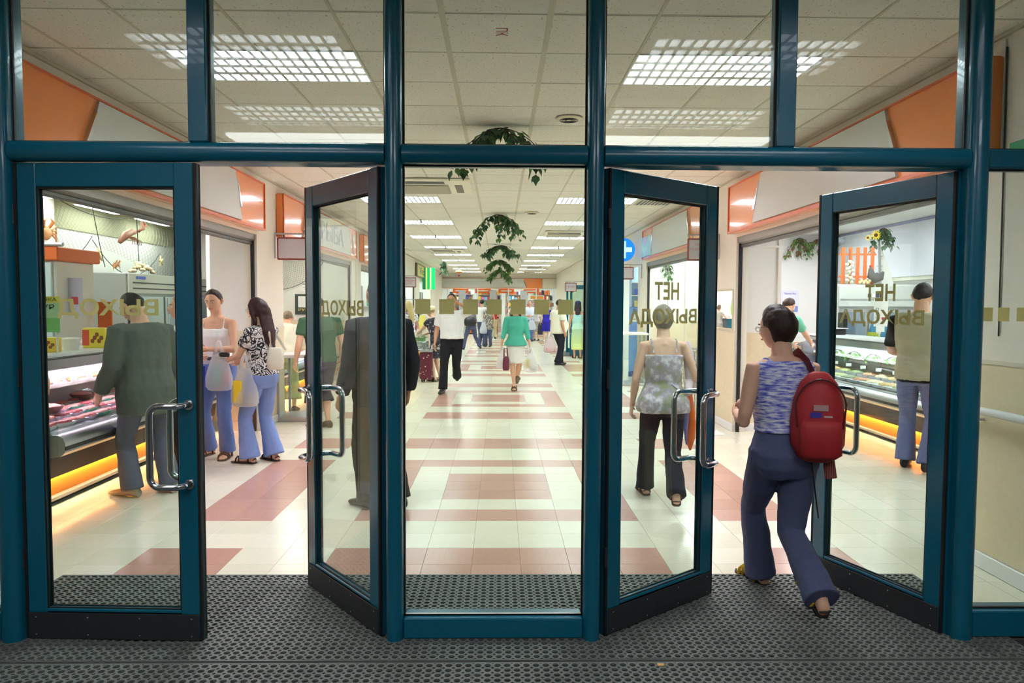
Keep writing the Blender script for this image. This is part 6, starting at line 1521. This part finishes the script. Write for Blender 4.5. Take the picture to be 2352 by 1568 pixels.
def carrier(label, top, drop, w, ang=0, m=None, fill=None, gap=.24, d=.10, group=None, patch=None):
    """thin plastic carrier bag hanging from point top"""
    x, y, z = top; t = thing('carrier_bag', label, 'bag', (x, y, z - drop), R_(ang), group)
    mb = MB(); zb = 0; n = 16; hz = drop * (1 - gap)
    sec = [(0, .30, .4), (.03, .42, .8), (.12, .49, 1.0), (.35, .49, .95), (.6, .41, .7), (.82, .31, .4), (1.0, .22, .2)]
    rings = []
    for k, (f, a, b) in enumerate(sec):
        rings.append([(w * a * math.cos(2 * PI * j / n) * (1 + .05 * math.sin(3 * j + k)), d * .5 * b * math.sin(2 * PI * j / n) * (1 + .12 * math.sin(5 * j + 2 * k)), hz * f) for j in range(n)])
    mb.loft(rings)
    for sx in (-1, 1):
        mb.tube([(sx * w * .15, 0, hz * .93), (sx * w * .10, 0, hz + (drop - hz) * .4), (sx * .012, 0, drop - .01), (0, 0, drop + .004)], [(w * .085, .008), (w * .06, .008), (.014, .008), (.008, .006)], 8, ref=(0, 1, 0))
    mb.build('film', m or bag_w, t, smooth='all', world=False)
    for f in fill or []:
        k, c, mm = f[0], f[1], f[2]; e = MB()
        if k == 'bottle': e.lathe([(.03, 0), (.034, .02), (.034, .13), (.012, .19), (.012, .22)], (c[0], c[1], c[2]), 12)
        elif k == 'box': e.bbox(c[0] - f[3][0], c[0] + f[3][0], c[1] - f[3][1], c[1] + f[3][1], c[2], c[2] + f[3][2], .01)
        elif k == 'ball': e.ball(c, f[3], 12, 8)
        e.build(k if k != 'ball' else 'package', mm, t, smooth=True, world=False)
    return t
# ------------------------------------------------------------ the people of the picture
denim_l = mat('denim_light', (120, 142, 200), .85, var=.16, vscale=9, bump=.1, bscale=160)
denim_b = mat('denim_blue', (104, 126, 186), .85, var=.2, vscale=8, bump=.1, bscale=160)
denim_d = mat('denim_dark', (76, 84, 118), .85, var=.12, vscale=7, bump=.1, bscale=160)
blackcloth = cloth('black', (26, 27, 34)); leather_br = mat('brown_leather', (92, 66, 50), .5); leather_bk = mat('black_leather', (28, 26, 28), .4)
# 1 man in a grey-green suit
P1 = person('man in a long grey-green jacket and grey trousers leaning towards the meat counter', (-2.93, 6.1), 62, 1.70, 'm', lean=7, head=(14, 26), build=1.12,
    feet=((-.13, .03, 0, 12, 0), (.12, -.12, 0, 14, 0)), hands=((-.30, .16, .86), None), top=cloth('jacket_green_grey', (94, 102, 94)), sleeve=1.93, top_z=.40, over=.022, flare=.012,
    bottom_m=cloth('trousers_grey', (100, 104, 122)), leg_flare=.016, shoe=mat('tan_shoe', (176, 164, 142), .6), hair_rgb=(40, 34, 30))
# 2 young woman in a white vest
P2 = person('woman in a white sleeveless top and blue jeans holding a purse, bag over her forearm', (-2.92, 7.62), 172, 1.74, 'f', head=(4, 16), lean=2,
    feet=((-.12, .05, 0, 10, 0), (.13, -.03, 0, 10, 0)), hands=((-.02, .26, 1.13), (.06, .26, 1.07)), elbow=((-1, -.4, -.5), (1, -.4, -.5)), top=mat('white_vest', (244, 244, 248), .8, bump=.1),
    sleeve=0, straps='wide', neck=.765, top_z=.555, bottom_m=denim_b, leg_flare=.012, shoe=leather_br, shoe_kind='sandal', hair='bun', hair_rgb=(56, 46, 42), skin='fair', belt=leather_bk)
# 3 woman with dark hair
swirl = pat('black_white_swirl', [(24, 22, 34), (232, 228, 230), (28, 26, 36), (226, 222, 226)], 'noise', 9, [0, .46, .53, .60], .8, distort=2.2)
P3 = person('dark-haired woman in a black and white swirl-print top and light blue jeans, in profile', (-2.38, 7.33), 66, 1.645, 'f', head=(12, 10), build=1.02,
    feet=((-.11, .06, 0, 8, 0), (.09, -.07, 0, 12, 0)), hands=((-.08, .36, 1.02), (.08, .32, 1.0)), elbow=((-.6, -1, -.6), (.6, -1, -.6)), top=swirl, sleeve=.6, top_z=.535, bottom_m=denim_l, leg_flare=.035,
    shoe=leather_bk, shoe_kind='sandal', hair='long', hair_rgb=(52, 26, 28), hair_len=.17, glasses=True)
# 4 seller / customer sliver behind the suit
P4 = person('fair-haired woman in white with a black shoulder bag, half hidden behind the suited man', (-3.03, 7.05), 120, 1.66, 'f', feet=((-.1, 0, 0, 8, 0), (.1, 0, 0, 8, 0)), top=mat('white_blouse', (240, 240, 244), .8), sleeve=1.5, top_z=.47,
    bottom_m=blackcloth, shoe=leather_bk, hair='bob', hair_rgb=(176, 120, 70))
# 5 skirt at far left
P5 = person('person in a pale green flowered long skirt at the near end of the meat counter', (-3.33, 5.02), 60, 1.62, 'f', lean=4, feet=((-.09, 0, 0, 8, 0), (.09, 0, 0, 8, 0)), top=cloth('pale_blouse', (206, 204, 190)), sleeve=.5,
    bottom='skirt', bottom_m=pat('flower_skirt', [(176, 174, 148), (166, 160, 136), (150, 110, 100)], 'noise', 7, [0, .5, .66], .9), skirt_z=.06, skirt_flare=.03, shoe=leather_br, hair='curly', hair_rgb=(120, 90, 66))
# 6 person in khaki crops bending at the second left stall
P6 = person('person in baggy khaki trousers bending over the second stall counter', (-3.13, 10.7), 10, 1.62, 'f', lean=38, head=(0, 10), feet=((-.08, .0, 0, 10, 0), (.12, .02, 0, 10, 0)), hands=((-.2, .62, .92), (.2, .62, .9)),
    top=cloth('cream_top', (226, 220, 200)), sleeve=1.9, over=.02, bottom_m=cloth('khaki', (200, 194, 138)), leg_flare=.05, hem=.12, shoe=leather_br, hair='short', hair_rgb=(130, 110, 90))
# 7 man in dark green shirt
P7 = person('man in a dark green polo shirt at the second left stall, seen through the glass', (-2.28, 9.35), 30, 1.70, 'm', build=1.12, head=(20, 20), lean=4, hands=(None, None), top=cloth('dark_green', (70, 104, 78)), sleeve=.6, top_z=.5,
    bottom_m=cloth('dark_shorts', (58, 52, 66)), leg_flare=.03, hem=.2, shoe=leather_br, hair_rgb=(58, 48, 44))
# 8 dark-suited man just inside, behind the mullion
P8 = person('man in a dark jacket just inside, mostly hidden by the post left of centre', (-.94, 5.72), 40, 1.78, 'm', build=1.06, feet=((-.1, .0, 0, 8, 0), (.11, -.12, 0, 8, 0)), top=cloth('dark_navy', (30, 32, 44)), sleeve=1.9, top_z=.45, over=.015,
    bottom_m=cloth('dark_olive', (60, 56, 48)), leg_flare=.015, shoe=leather_bk, hair_rgb=(60, 40, 30), skin='tan')
# 9 man in white shirt walking forward
P9 = person('man in a white short-sleeved shirt and black trousers walking forward with an arm raised', (-.87, 13.25), 176, 1.79, 'm', build=1.06, head=(0, 2), feet=((-.05, -.42, .05, 4, 38), (.13, .2, 0, 6, -0)), pelvis=(0, -.04, -.015),
    hands=((-.15, .12, 1.60), None), elbow=((-1, .4, -.5), (.35, -1, -.2)), top=mat('white_shirt', (246, 244, 248), .8, bump=.1), sleeve=.75, top_z=.545, over=.018, flare=.0, bottom_m=blackcloth, leg_flare=.012, shoe=leather_bk, hair_rgb=(34, 30, 32), skin='tan', belt=leather_bk)
# 10 woman in teal
P10 = person('long-haired woman in a teal top and white skirt walking forward carrying bags', (.30, 13.72), 182, 1.66, 'f', head=(4, 4), feet=((-.03, -.20, .0, 4, 30), (.03, .16, 0, 4, 0)), pelvis=(0, 0, -.01),
    hands=((-.27, .06, .78), (.27, .06, .80)), top=mat('teal_top', (76, 190, 168), .7, var=.05, bump=.1), sleeve=1.45, top_z=.50, flare=.035, bottom='skirt', bottom_m=mat('white_skirt', (240, 234, 228), .8), skirt_z=.30, shoe=leather_br, shoe_kind='sandal',
    hair='long', hair_rgb=(88, 62, 44), hair_len=.34)
# 11 big man
P11 = person('heavy man in a cream polo shirt and black trousers standing sideways with bags', (1.56, 19.3), -62, 1.73, 'm', build=1.2, belly=.10, head=(0, 0), feet=((-.12, .12, 0, 8, 0), (.13, -.12, 0, 8, 0)),
    hands=(None, (.26, .02, .86)), top=mat('cream_polo', (240, 236, 218), .8), sleeve=.75, top_z=.475, over=.012, bottom_m=cloth('black_blue', (32, 34, 46)), leg_flare=.02, shoe=leather_bk, hair_rgb=(44, 34, 30), skin='tan')
# 12 woman in long gradient dress
grad = bpy.data.materials.new('aqua_lime_dress'); grad.use_nodes = True; nt = grad.node_tree; tc = nt.nodes.new('ShaderNodeTexCoord'); sp = nt.nodes.new('ShaderNodeSeparateXYZ'); rp = nt.nodes.new('ShaderNodeValToRGB'); nt.links.new(tc.outputs['Object'], sp.inputs[0]); mr = nt.nodes.new('ShaderNodeMapRange'); mr.inputs[1].default_value = .3; mr.inputs[2].default_value = 1.35
nt.links.new(sp.outputs[2], mr.inputs[0]); nt.links.new(mr.outputs[0], rp.inputs[0]); rp.color_ramp.elements[0].color = (*lin((222, 236, 150)), 1); rp.color_ramp.elements[1].color = (*lin((160, 220, 226)), 1); nt.links.new(rp.outputs[0], nt.nodes['Principled BSDF'].inputs['Base Color'])
P12 = person('woman seen from behind in a long aqua and lime dress and navy headscarf', (2.31, 21.6), -6, 1.68, 'f', build=.98, top=grad, sleeve=0, straps='wide', neck=.77, top_z=.5, bottom='skirt', bottom_m=grad, skirt_z=.15, skirt_flare=.0, shoe=leather_bk, shoe_kind='sandal',
    hair='long', hair_rgb=(40, 28, 28), hair_len=.06, hat=('cap', cloth('navy_cap', (44, 46, 80))), skin='tan')
# 13 old woman in hat
floral_dk = pat('dark_floral', [(38, 36, 48), (60, 60, 80), (206, 196, 190)], 'noise', 14, [0, .48, .60], .85)
P13 = person('elderly woman in a cream turban hat and dark floral dress leaning over the vegetable trolley', (-1.28, 15.1), 58, 1.57, 'f', lean=14, head=(6, 12), build=1.05, hands=((-.12, .50, .92), (.1, .46, .94)), top=floral_dk, sleeve=.5, bottom='skirt', bottom_m=floral_dk, skirt_z=.30,
    skirt_flare=.02, shoe=leather_br, shoe_kind='sandal', hair='short', hair_rgb=(180, 150, 130), hat=('turban', mat('cream_hat', (236, 228, 190), .8)), skin='pale')
# 14, 15 at the flower stall
P14 = person('long-haired blonde woman in a speckled white top behind the vegetable trolley', (-2.12, 17.2), 40, 1.66, 'f', top=pat('white_dotted', [(240, 240, 244), (120, 110, 160)], 'voronoi', 22, [0, .62], .8), sleeve=.5, bottom_m=mat('white_trousers', (238, 238, 242), .8), hair='long', hair_rgb=(206, 182, 130), hair_len=.2, shoe=white)
P15 = person('woman in a beige dress with a yellow bag by the flower stall', (-1.85, 19.0), 20, 1.60, 'f', top=cloth('beige', (214, 204, 192)), sleeve=.4, bottom='skirt', bottom_m=cloth('beige', (214, 204, 192)), skirt_z=.25, hair='bob', hair_rgb=(120, 84, 60), shoe=leather_br)
# 16..22 far group
P16 = person('person in jeans with a large black bag at the waist, striding in the middle distance', (-.98, 25.1), 30, 1.62, 'f', lean=14, feet=((-.2, .22, 0, 6, 0), (.22, -.26, .02, 6, 20)), top=cloth('slate', (150, 140, 150)), sleeve=1.4, bottom_m=denim_d, hair='short', hair_rgb=(120, 90, 60), shoe=leather_bk)
P17 = person('man in a white shirt and dark trousers seen from behind, far down the aisle', (-.67, 27.6), -20, 1.76, 'm', top=mat('white_shirt', (246, 244, 248), .8), sleeve=.8, bottom_m=denim_d, hair_rgb=(30, 26, 26), shoe=leather_bk)
P18 = person('woman in a grey floral dress beside the man in white, far down the aisle', (-.42, 27.3), 160, 1.62, 'f', top=pat('grey_floral', [(120, 112, 106), (214, 208, 200)], 'noise', 20, [0, .52], .85), sleeve=.3, top_z=.40, flare=.04, bottom_m=denim_d, hair='bob', hair_rgb=(66, 44, 36), shoe=leather_bk)
P19 = person('person in a red shirt and beige trousers at the far shop', (-.28, 33.6), 0, 1.70, 'm', top=cloth('red_shirt', (186, 52, 48)), sleeve=.8, top_z=.52, bottom_m=cloth('beige_trousers', (196, 188, 156)), hair_rgb=(40, 30, 28), shoe=leather_bk)
P20 = person('man in a pale blue shirt facing the entrance, far down the aisle', (1.30, 31.5), 172, 1.76, 'm', top=cloth('pale_blue', (220, 224, 244)), sleeve=1.5, top_z=.52, hands=((-.05, .25, 1.08), (.05, .25, 1.08)), bottom_m=denim_b, hair_rgb=(34, 28, 28), shoe=leather_bk)
P21 = person('woman in a striped skirt half hidden behind the man in pale blue', (1.62, 32.0), 150, 1.60, 'f', top=cloth('pale_grey', (222, 218, 214)), sleeve=1.6, bottom='skirt', bottom_m=pat('striped_skirt', [(120, 108, 96), (220, 210, 190)], 'wave', 8, [0, .5], .9, rot=(0, R_(90), 0)), skirt_z=.25, hair='short', hair_rgb=(90, 60, 44), shoe=leather_bk)
P22 = person('woman in a royal blue dress at the far right of the aisle', (1.98, 31.0), 0, 1.64, 'f', top=cloth('royal_blue', (44, 40, 168)), sleeve=.2, bottom='skirt', bottom_m=cloth('royal_blue', (44, 40, 168)), skirt_z=.27, hair='bob', hair_rgb=(110, 80, 60), shoe=mat('white_shoe', (230, 226, 220), .5))
# 23 woman walking in through the third leaf
P23 = person('grey-haired woman in a pale camisole and dark trousers walking into the hall', (1.32, 5.88), -4, 1.63, 'f', build=.98, lean=3, head=(0, 12), feet=((-.10, .20, 0, 5, 0), (.06, -.40, .0, 4, 26)), pelvis=(0, -.05, -.035),
    hands=(None, (.26, .16, .86)), top=pat('lilac_print', [(232, 230, 232), (176, 166, 182), (150, 160, 128)], 'noise', 16, [.35, .5, .66], .85, hard=False), sleeve=0, straps='thin', neck=.755, top_z=.475, flare=.03, over=.006,
    bottom_m=cloth('charcoal', (46, 44, 50)), leg_flare=.01, shoe=mat('taupe_sandal', (96, 66, 58), .6), shoe_kind='sandal', hair='bob', hair_rgb=(132, 126, 112), skin='pale')
# 24 woman with the red bag
streak = pat('blue_white_knit', [(84, 92, 196), (168, 174, 230), (232, 232, 246)], 'noise', 18, [.36, .48, .60], .85, stretch=(1.0, 1.0, 6), rot=(0, R_(-14), 0), hard=False)
P24 = person('short-haired woman in a sleeveless blue and white knit top and navy trousers walking in', (1.485, 3.86), 10, 1.66, 'f', build=1.04, head=(24, 8), feet=((.06, .24, .0, 6, 0), (.02, -.43, .0, 2, 32)), pelvis=(.02, -.04, -.065), lean=4,
    hands=((-.13, .20, 1.00), (.10, .26, 1.06)), elbow=((-.5, -1, -.8), (.5, -1, -.8)), top=streak, sleeve=0, straps='wide', neck=.822, top_z=.60, over=.004, bottom_m=denim_d, leg_flare=.019, shoe=mat('sandal_dark', (40, 36, 34), .6), shoe_kind='sandal', strap_m=mat('sandal_yellow', (226, 196, 40), .5),
    hair='bob', hair_rgb=(44, 26, 20), glasses=True, skin='fair')
# 25 man in green t-shirt
P25 = person('young man in a mint green T-shirt reaching over the deli counter', (3.98, 10.35), -52, 1.75, 'm', lean=16, head=(-4, 20), hands=((-.1, .58, 1.0), (.16, .64, 1.02)), top=cloth('mint', (116, 190, 158)), sleeve=.72, top_z=.52, bottom_m=denim_d, hair_rgb=(58, 40, 32), shoe=leather_bk)
# 26 saleswoman
P26 = person('saleswoman in a teal and yellow uniform and cap behind the deli counter', (5.50, 10.4), 100, 1.62, 'f', build=1.12, head=(30, 14), hands=((-.14, .3, 1.05), (.14, .3, 1.02)), top=mat('uniform_teal', (28, 122, 158), .7), sleeve=.4, top_z=.5, bottom='skirt', bottom_m=mat('apron_yellow', (196, 206, 60), .7), skirt_z=.3,
    hair='curly', hair_rgb=(190, 108, 48), hat=('kerchief', mat('cap_teal_yellow', (60, 150, 160), .7)), shoe=leather_bk, skin='tan')
ap = MB().bbox(-.13, .13, .135, .15, .80, 1.22, .01).build('apron', MATS['apron_yellow'], P26, world=False); MB().bbox(-.15, -.07, .145, .158, 1.20, 1.25, .004).build('name_badge', white, P26, world=False)
# 27 man in khaki vest
P27 = person('man in a khaki waistcoat over a dark T-shirt and blue-grey trousers by the deli counter', (4.10, 7.05), -42, 1.82, 'm', build=1.06, head=(-10, 6), feet=((-.11, .04, 0, 8, 0), (.11, -.06, 0, 8, 0)), hands=((-.2, .3, 1.1), None), top=blackcloth, sleeve=.85, top_z=.47, over=.003,
    bottom_m=cloth('blue_grey', (110, 118, 160)), leg_flare=.022, shoe=leather_bk, hair_rgb=(40, 28, 26), skin='fair')
def waistcoat(p, m, H=1.82):
    me = [c for c in p.children if c.name.startswith('top')][0].data
    bm = bmesh.new(); bm.from_mesh(me)
    bmesh.ops.delete(bm, geom=[f for f in bm.faces if abs(f.calc_center_median().x) > .118 * H or f.calc_center_median().z < .485 * H], context='FACES')
    for v in bm.verts: v.co += v.normal * .012
    m2 = bpy.data.meshes.new('waistcoat'); bm.to_mesh(m2); bm.free(); m2.materials.clear(); m2.materials.append(m)
    link('waistcoat', m2, p)
waistcoat(P27, cloth('khaki_vest', (176, 170, 146)))
# 28 in the service window, 29 purple sliver
P28 = person('woman in a pale striped dress at the far left stall, seen in the pier mirror', (-3.05, 29.7), 60, 1.60, 'f', build=1.1, hands=((-.25, .3, 1.1), (.2, .3, 1.1)), top=cloth('pale_stripe', (206, 202, 196)), sleeve=.4, bottom='skirt', bottom_m=cloth('pale_stripe', (206, 202, 196)), skirt_z=.3, hair='curly', hair_rgb=(110, 92, 76), shoe=leather_bk)
P29 = person('person in a violet top and black trousers by the pharmacy, mostly hidden by the post', (2.28, 16.4), 10, 1.62, 'f', top=cloth('violet', (82, 72, 176)), sleeve=.5, bottom_m=blackcloth, hair='short', hair_rgb=(60, 44, 40), shoe=leather_bk)

# things people carry
yel = mat('yellow_pack', (232, 200, 50), .5); grn_b = mat('green_bottle', (110, 190, 160), .3); pk = mat('pale_pack', (214, 208, 206), .6)
carrier('white carrier bag with bottles hanging from the forearm of the woman in the white top', (-2.82, 7.38, 1.21), .50, .26, 10, fill=[('bottle', (-.02, 0, .06), grn_b), ('box', (.06, 0, .05), mat('pink_pack', (214, 150, 150), .6), (.03, .03, .14))])
carrier('white carrier bag with a yellow packet hanging from the dark-haired woman', (-2.49, 7.16, 1.08), .50, .27, 0, fill=[('box', (-.06, -.018, .04), yel, (.045, .02, .22)), ('ball', (.06, 0, .07), mat('silver_pack', (196, 194, 190), .4), (.05, .03, .06))])
def handbag(label, c, w, d, h, m, strap=None, rz=0, name='shoulder_bag', sag=.1):
    t = thing(name, label, 'bag', (c[0], c[1], c[2] - h / 2), R_(rz)); e = MB(); rg = []
    for f, a, b in ((0, .72, .5), (.06, .9, .9), (.35, 1, 1), (.7, .92, .7), (.95, .74, .3), (1, .6, .12)):
        rg.append([(w / 2 * a * math.copysign(abs(math.cos(2 * PI * j / 16)) ** .8, math.cos(2 * PI * j / 16)), d / 2 * b * math.sin(2 * PI * j / 16), h * f) for j in range(16)])
    e.loft(rg).build('pouch', m, t, smooth='all', world=False)
    if strap:
        e = MB(); e.tube([Vector(p) for p in strap], [(.012, .004)] * len(strap), 6, ref=(0, 1, 0)); e.build('strap', m, t, smooth=True)
    return t
cream_l = mat('cream_leather', (226, 220, 206), .45)
handbag('cream leather shoulder bag on the back of the dark-haired woman', (-2.20, 7.20, 1.05), .17, .10, .22, cream_l, [(-2.27, 7.27, 1.14), (-2.27, 7.24, 1.30), (-2.33, 7.29, 1.38), (-2.27, 7.40, 1.30), (-2.12, 7.28, 1.13)], rz=30)
tag(MB().bbox(-2.80, -2.70, 7.32, 7.36, 1.055, 1.10, .01).build('wallet', leather_bk), 'black wallet in the hands of the dark-haired woman', 'wallet')
bb = thing('shopping_bag', 'bright blue shopping bag hanging beside the woman in the white top', 'bag', (-3.08, 7.42, .60))
MB().prism([(-3.19, .60), (-3.02, .60), (-3.0, .95), (-3.16, .95)], 7.40, 7.48, 'y').build('pouch', mat('blue_bag', (52, 58, 206), .5), bb)
MB().tube([(-3.14, 7.44, .94), (-3.12, 7.46, 1.05), (-3.05, 7.46, 1.05), (-3.03, 7.44, .94)], .005, 6).build('handles', MATS['blue_bag'], bb)
MB().box(-3.17, -3.05, 7.396, 7.4, .66, .70).build('white_print', white, bb)
# red rucksack
rb = thing('rucksack', 'red rucksack hanging from the right shoulder of the woman walking in', 'rucksack', (1.63, 3.70, .80), R_(-12))
red_c = mat('red_nylon', (176, 38, 44), .6, var=.1, vscale=6, bump=.2, bscale=40); red_d = mat('dark_red_nylon', (112, 30, 36), .6)
e = MB(); rg = []
for f, a, b in ((0, .45, .5), (.04, .72, .75), (.2, .98, 1), (.45, 1, 1.05), (.7, .88, .85), (.88, .66, .55), (.98, .36, .3), (1, .2, .15)):
    rg.append([(.135 * a * math.cos(2 * PI * j / 20), -.015 + .085 * b * math.sin(2 * PI * j / 20) * (1.15 if math.sin(2 * PI * j / 20) < 0 else .7), .46 * f) for j in range(20)])
e.loft(rg).build('main_pouch', red_c, rb, smooth='all', world=False)
MB().loft([[(.10 * a * math.cos(2 * PI * j / 16), -.112 + .03 * b * math.sin(2 * PI * j / 16), z) for j in range(16)] for z, a, b in ((.03, .7, .6), (.05, 1, 1), (.18, 1, 1), (.22, .9, .6))]).build('front_pocket', red_c, rb, smooth='all', world=False)
MB().tube([(.125 * math.cos(a), -.078 - .02 * (a > 0) * 0, .26 + .165 * math.sin(a)) for a in [PI * k / 12 - .5 * (k == 0) + .5 * (k == 12) * 1 for k in range(13)]], .005, 6).build('zip', mat('zip_dark', (90, 24, 30), .5), rb, world=False)
for a in ((-.04, .03, .27, .30, (190, 150, 150)), (-.055, -.0, .235, .262, (70, 60, 160)), (.01, .05, .238, .246, (200, 190, 190))): MB().box(a[0], a[1], -.112, -.108, a[2], a[3]).build('badge', mat('badge_%d' % a[4][2], a[4], .5), rb, world=False)
Wm = MW[rb.name]
MB().tube([Wm @ Vector((-.02, .02, .44)), (1.60, 3.76, 1.30), (1.585, 3.83, 1.345), (1.57, 3.93, 1.30), (1.60, 3.93, 1.12), Wm @ Vector((.03, .06, .12))], [(.03, .006)] * 6, 8, ref=(1, 0, 0)).build('shoulder_strap', red_d, rb, smooth=True)
MB().tube([(.06, .0, .02), (.075, .0, -.09)], [(.028, .01), (.03, .012)], 8, ref=(0, 1, 0)).build('hanging_cloth', pat('red_plaid', [(140, 60, 60), (96, 40, 46), (170, 120, 110)], 'wave', 30, [0, .5, .85], .8), rb, world=False)
MB().tube([(-.02, .0, .0), (.0, .0, -.16), (.02, .0, -.3)], .004, 6).build('loose_strap', black, rb, world=False)
# orange bag of P23
ob = thing('folded_bag', 'crumpled orange and lilac bag in the right hand of the grey-haired woman', 'bag', (1.57, 5.95, .45))
e = MB(); e.tube([(1.57, 5.96, .86), (1.56, 5.95, .75), (1.585, 5.95, .62), (1.57, 5.95, .5), (1.575, 5.95, .40)], [(.02, .012), (.045, .02), (.035, .02), (.045, .02), (.008, .008)], 10, ref=(0, 1, 0)); e.build('orange_film', mat('orange_bag', (240, 112, 28), .5), ob, smooth='all')
e = MB(); e.tube([(1.545, 5.94, .72), (1.53, 5.935, .6), (1.54, 5.935, .45)], [(.02, .01), (.02, .012), (.008, .006)], 8, ref=(0, 1, 0)); e.build('lilac_film', mat('lilac_bag', (130, 124, 190), .5), ob, smooth='all')
cg = thing('cardigan', 'beige-lilac cardigan hanging over the right arm of the grey-haired woman', 'cardigan', (1.5, 5.85, .95))
e = MB(); e.tube([(1.50, 5.84, 1.30), (1.53, 5.84, 1.12), (1.555, 5.86, .98), (1.50, 5.80, .88)], [(.03, .03), (.045, .035), (.05, .04), (.03, .02)], 12); e.tube([(1.53, 5.84, .99), (1.50, 5.76, .90), (1.42, 5.73, .92), (1.36, 5.735, .97)], [(.03, .02), (.03, .018), (.02, .012), (.006, .005)], 10)
e.build('knit', cloth('cardigan', (206, 192, 196)), cg, smooth='all')
tag(MB().tube([(1.09 + .03 * math.cos(a), 5.98 + .03 * math.sin(a), .885) for a in [2 * PI * k / 12 for k in range(13)]], .005, 6).build('bracelet', chrome), 'pale bracelet on the left wrist of the grey-haired woman', 'bracelet')
# bags of the teal woman and others
carrier('white carrier bag with red marks in the right hand of the teal-topped woman', (.05, 13.55, .80), .40, .22, 8, fill=[('box', (-.03, 0, .08), mat('red_pack', (190, 60, 70), .5), (.02, .02, .05))])
handbag('maroon handbag held beside the carrier bag by the teal-topped woman', (.12, 13.5, .50), .13, .07, .26, mat('maroon_leather', (110, 34, 62), .5), [(.08, 13.5, .62), (.09, 13.52, .78), (.14, 13.52, .78), (.15, 13.5, .62)], name='handbag')
carrier('large white carrier bag with a yellow packet in the left hand of the teal-topped woman', (.58, 13.55, .80), .47, .27, -6, fill=[('box', (-.05, 0, .08), yel, (.035, .02, .16)), ('box', (.05, 0, .03), pk, (.05, .03, .1))])
carrier('white carrier bag with red print held low by the heavy man in cream', (1.33, 19.1, .88), .55, .34, 0, m=film('pinkish_film', (246, 232, 236), .8), fill=[('box', (0, 0, .03), mat('pink_goods', (224, 160, 160), .6), (.12, .04, .1))])
carrier('white carrier bag held by the floral-dressed woman far down the aisle', (-.6, 27.1, 1.05), .55, .27, 0, m=film('white_film_b', (236, 240, 250), .9))
carrier('small white carrier bag held by the man in pale blue far down the aisle', (1.36, 31.2, 1.05), .55, .40, 0, m=MATS['white_film_b'])
handbag('black bag at the waist of the striding person in jeans', (-1.0, 24.85, 1.0), .42, .2, .3, leather_bk, name='waist_bag')
handbag('dark bag standing beside the man in pale blue', (1.78, 31.3, .55), .3, .2, .5, mat('navy_bag', (50, 50, 74), .6), name='tote_bag')
handbag('yellow bag on the shoulder of the beige-dressed woman', (-1.98, 18.8, 1.12), .2, .1, .36, mat('mustard', (204, 190, 90), .6), name='tote_bag')
handbag('brown satchel slung across the back of the man in the mint T-shirt', (3.9, 10.2, 1.10), .34, .12, .24, leather_br, [(3.98, 10.15, 1.22), (4.02, 10.22, 1.45), (4.2, 10.38, 1.52)], rz=20, name='satchel')
handbag('dark shoulder bag at the side of the man in the khaki waistcoat', (4.33, 7.07, .95), .08, .2, .26, mat('maroon_dark', (52, 26, 32), .5), [(4.3, 7.05, 1.06), (4.27, 7.05, 1.3), (4.2, 7.11, 1.48)], name='satchel')
handbag('black shoulder bag of the fair-haired woman behind the suited man', (-2.98, 7.02, .92), .12, .08, .3, leather_bk, [(-3.0, 7.05, 1.06), (-3.05, 7.05, 1.3), (-3.12, 7.1, 1.38)], name='satchel')
wt = thing('shopping_trolley_bag', 'maroon polka-dot trolley bag standing by the elderly woman', 'trolley bag', (-1.5, 14.85, 0))
MB().bbox(-1.62, -1.36, 14.75, 14.95, .06, .62, .03).build('bag_body', pat('maroon_dots', [(226, 190, 190), (96, 28, 48)], 'voronoi', 16, [0, .22], .8), wt)
MB().box(-1.62, -1.36, 14.74, 14.95, .62, .66).build('grey_top', alu, wt)
for x in (-1.6, -1.38): MB().tube([(x, 14.96, .05), (x + .03, 14.96, .05)], .05, 12).build('wheel', rubber, wt)
bpy.data.scenes.remove(TMP)
bpy.data.batch_remove(DROP)
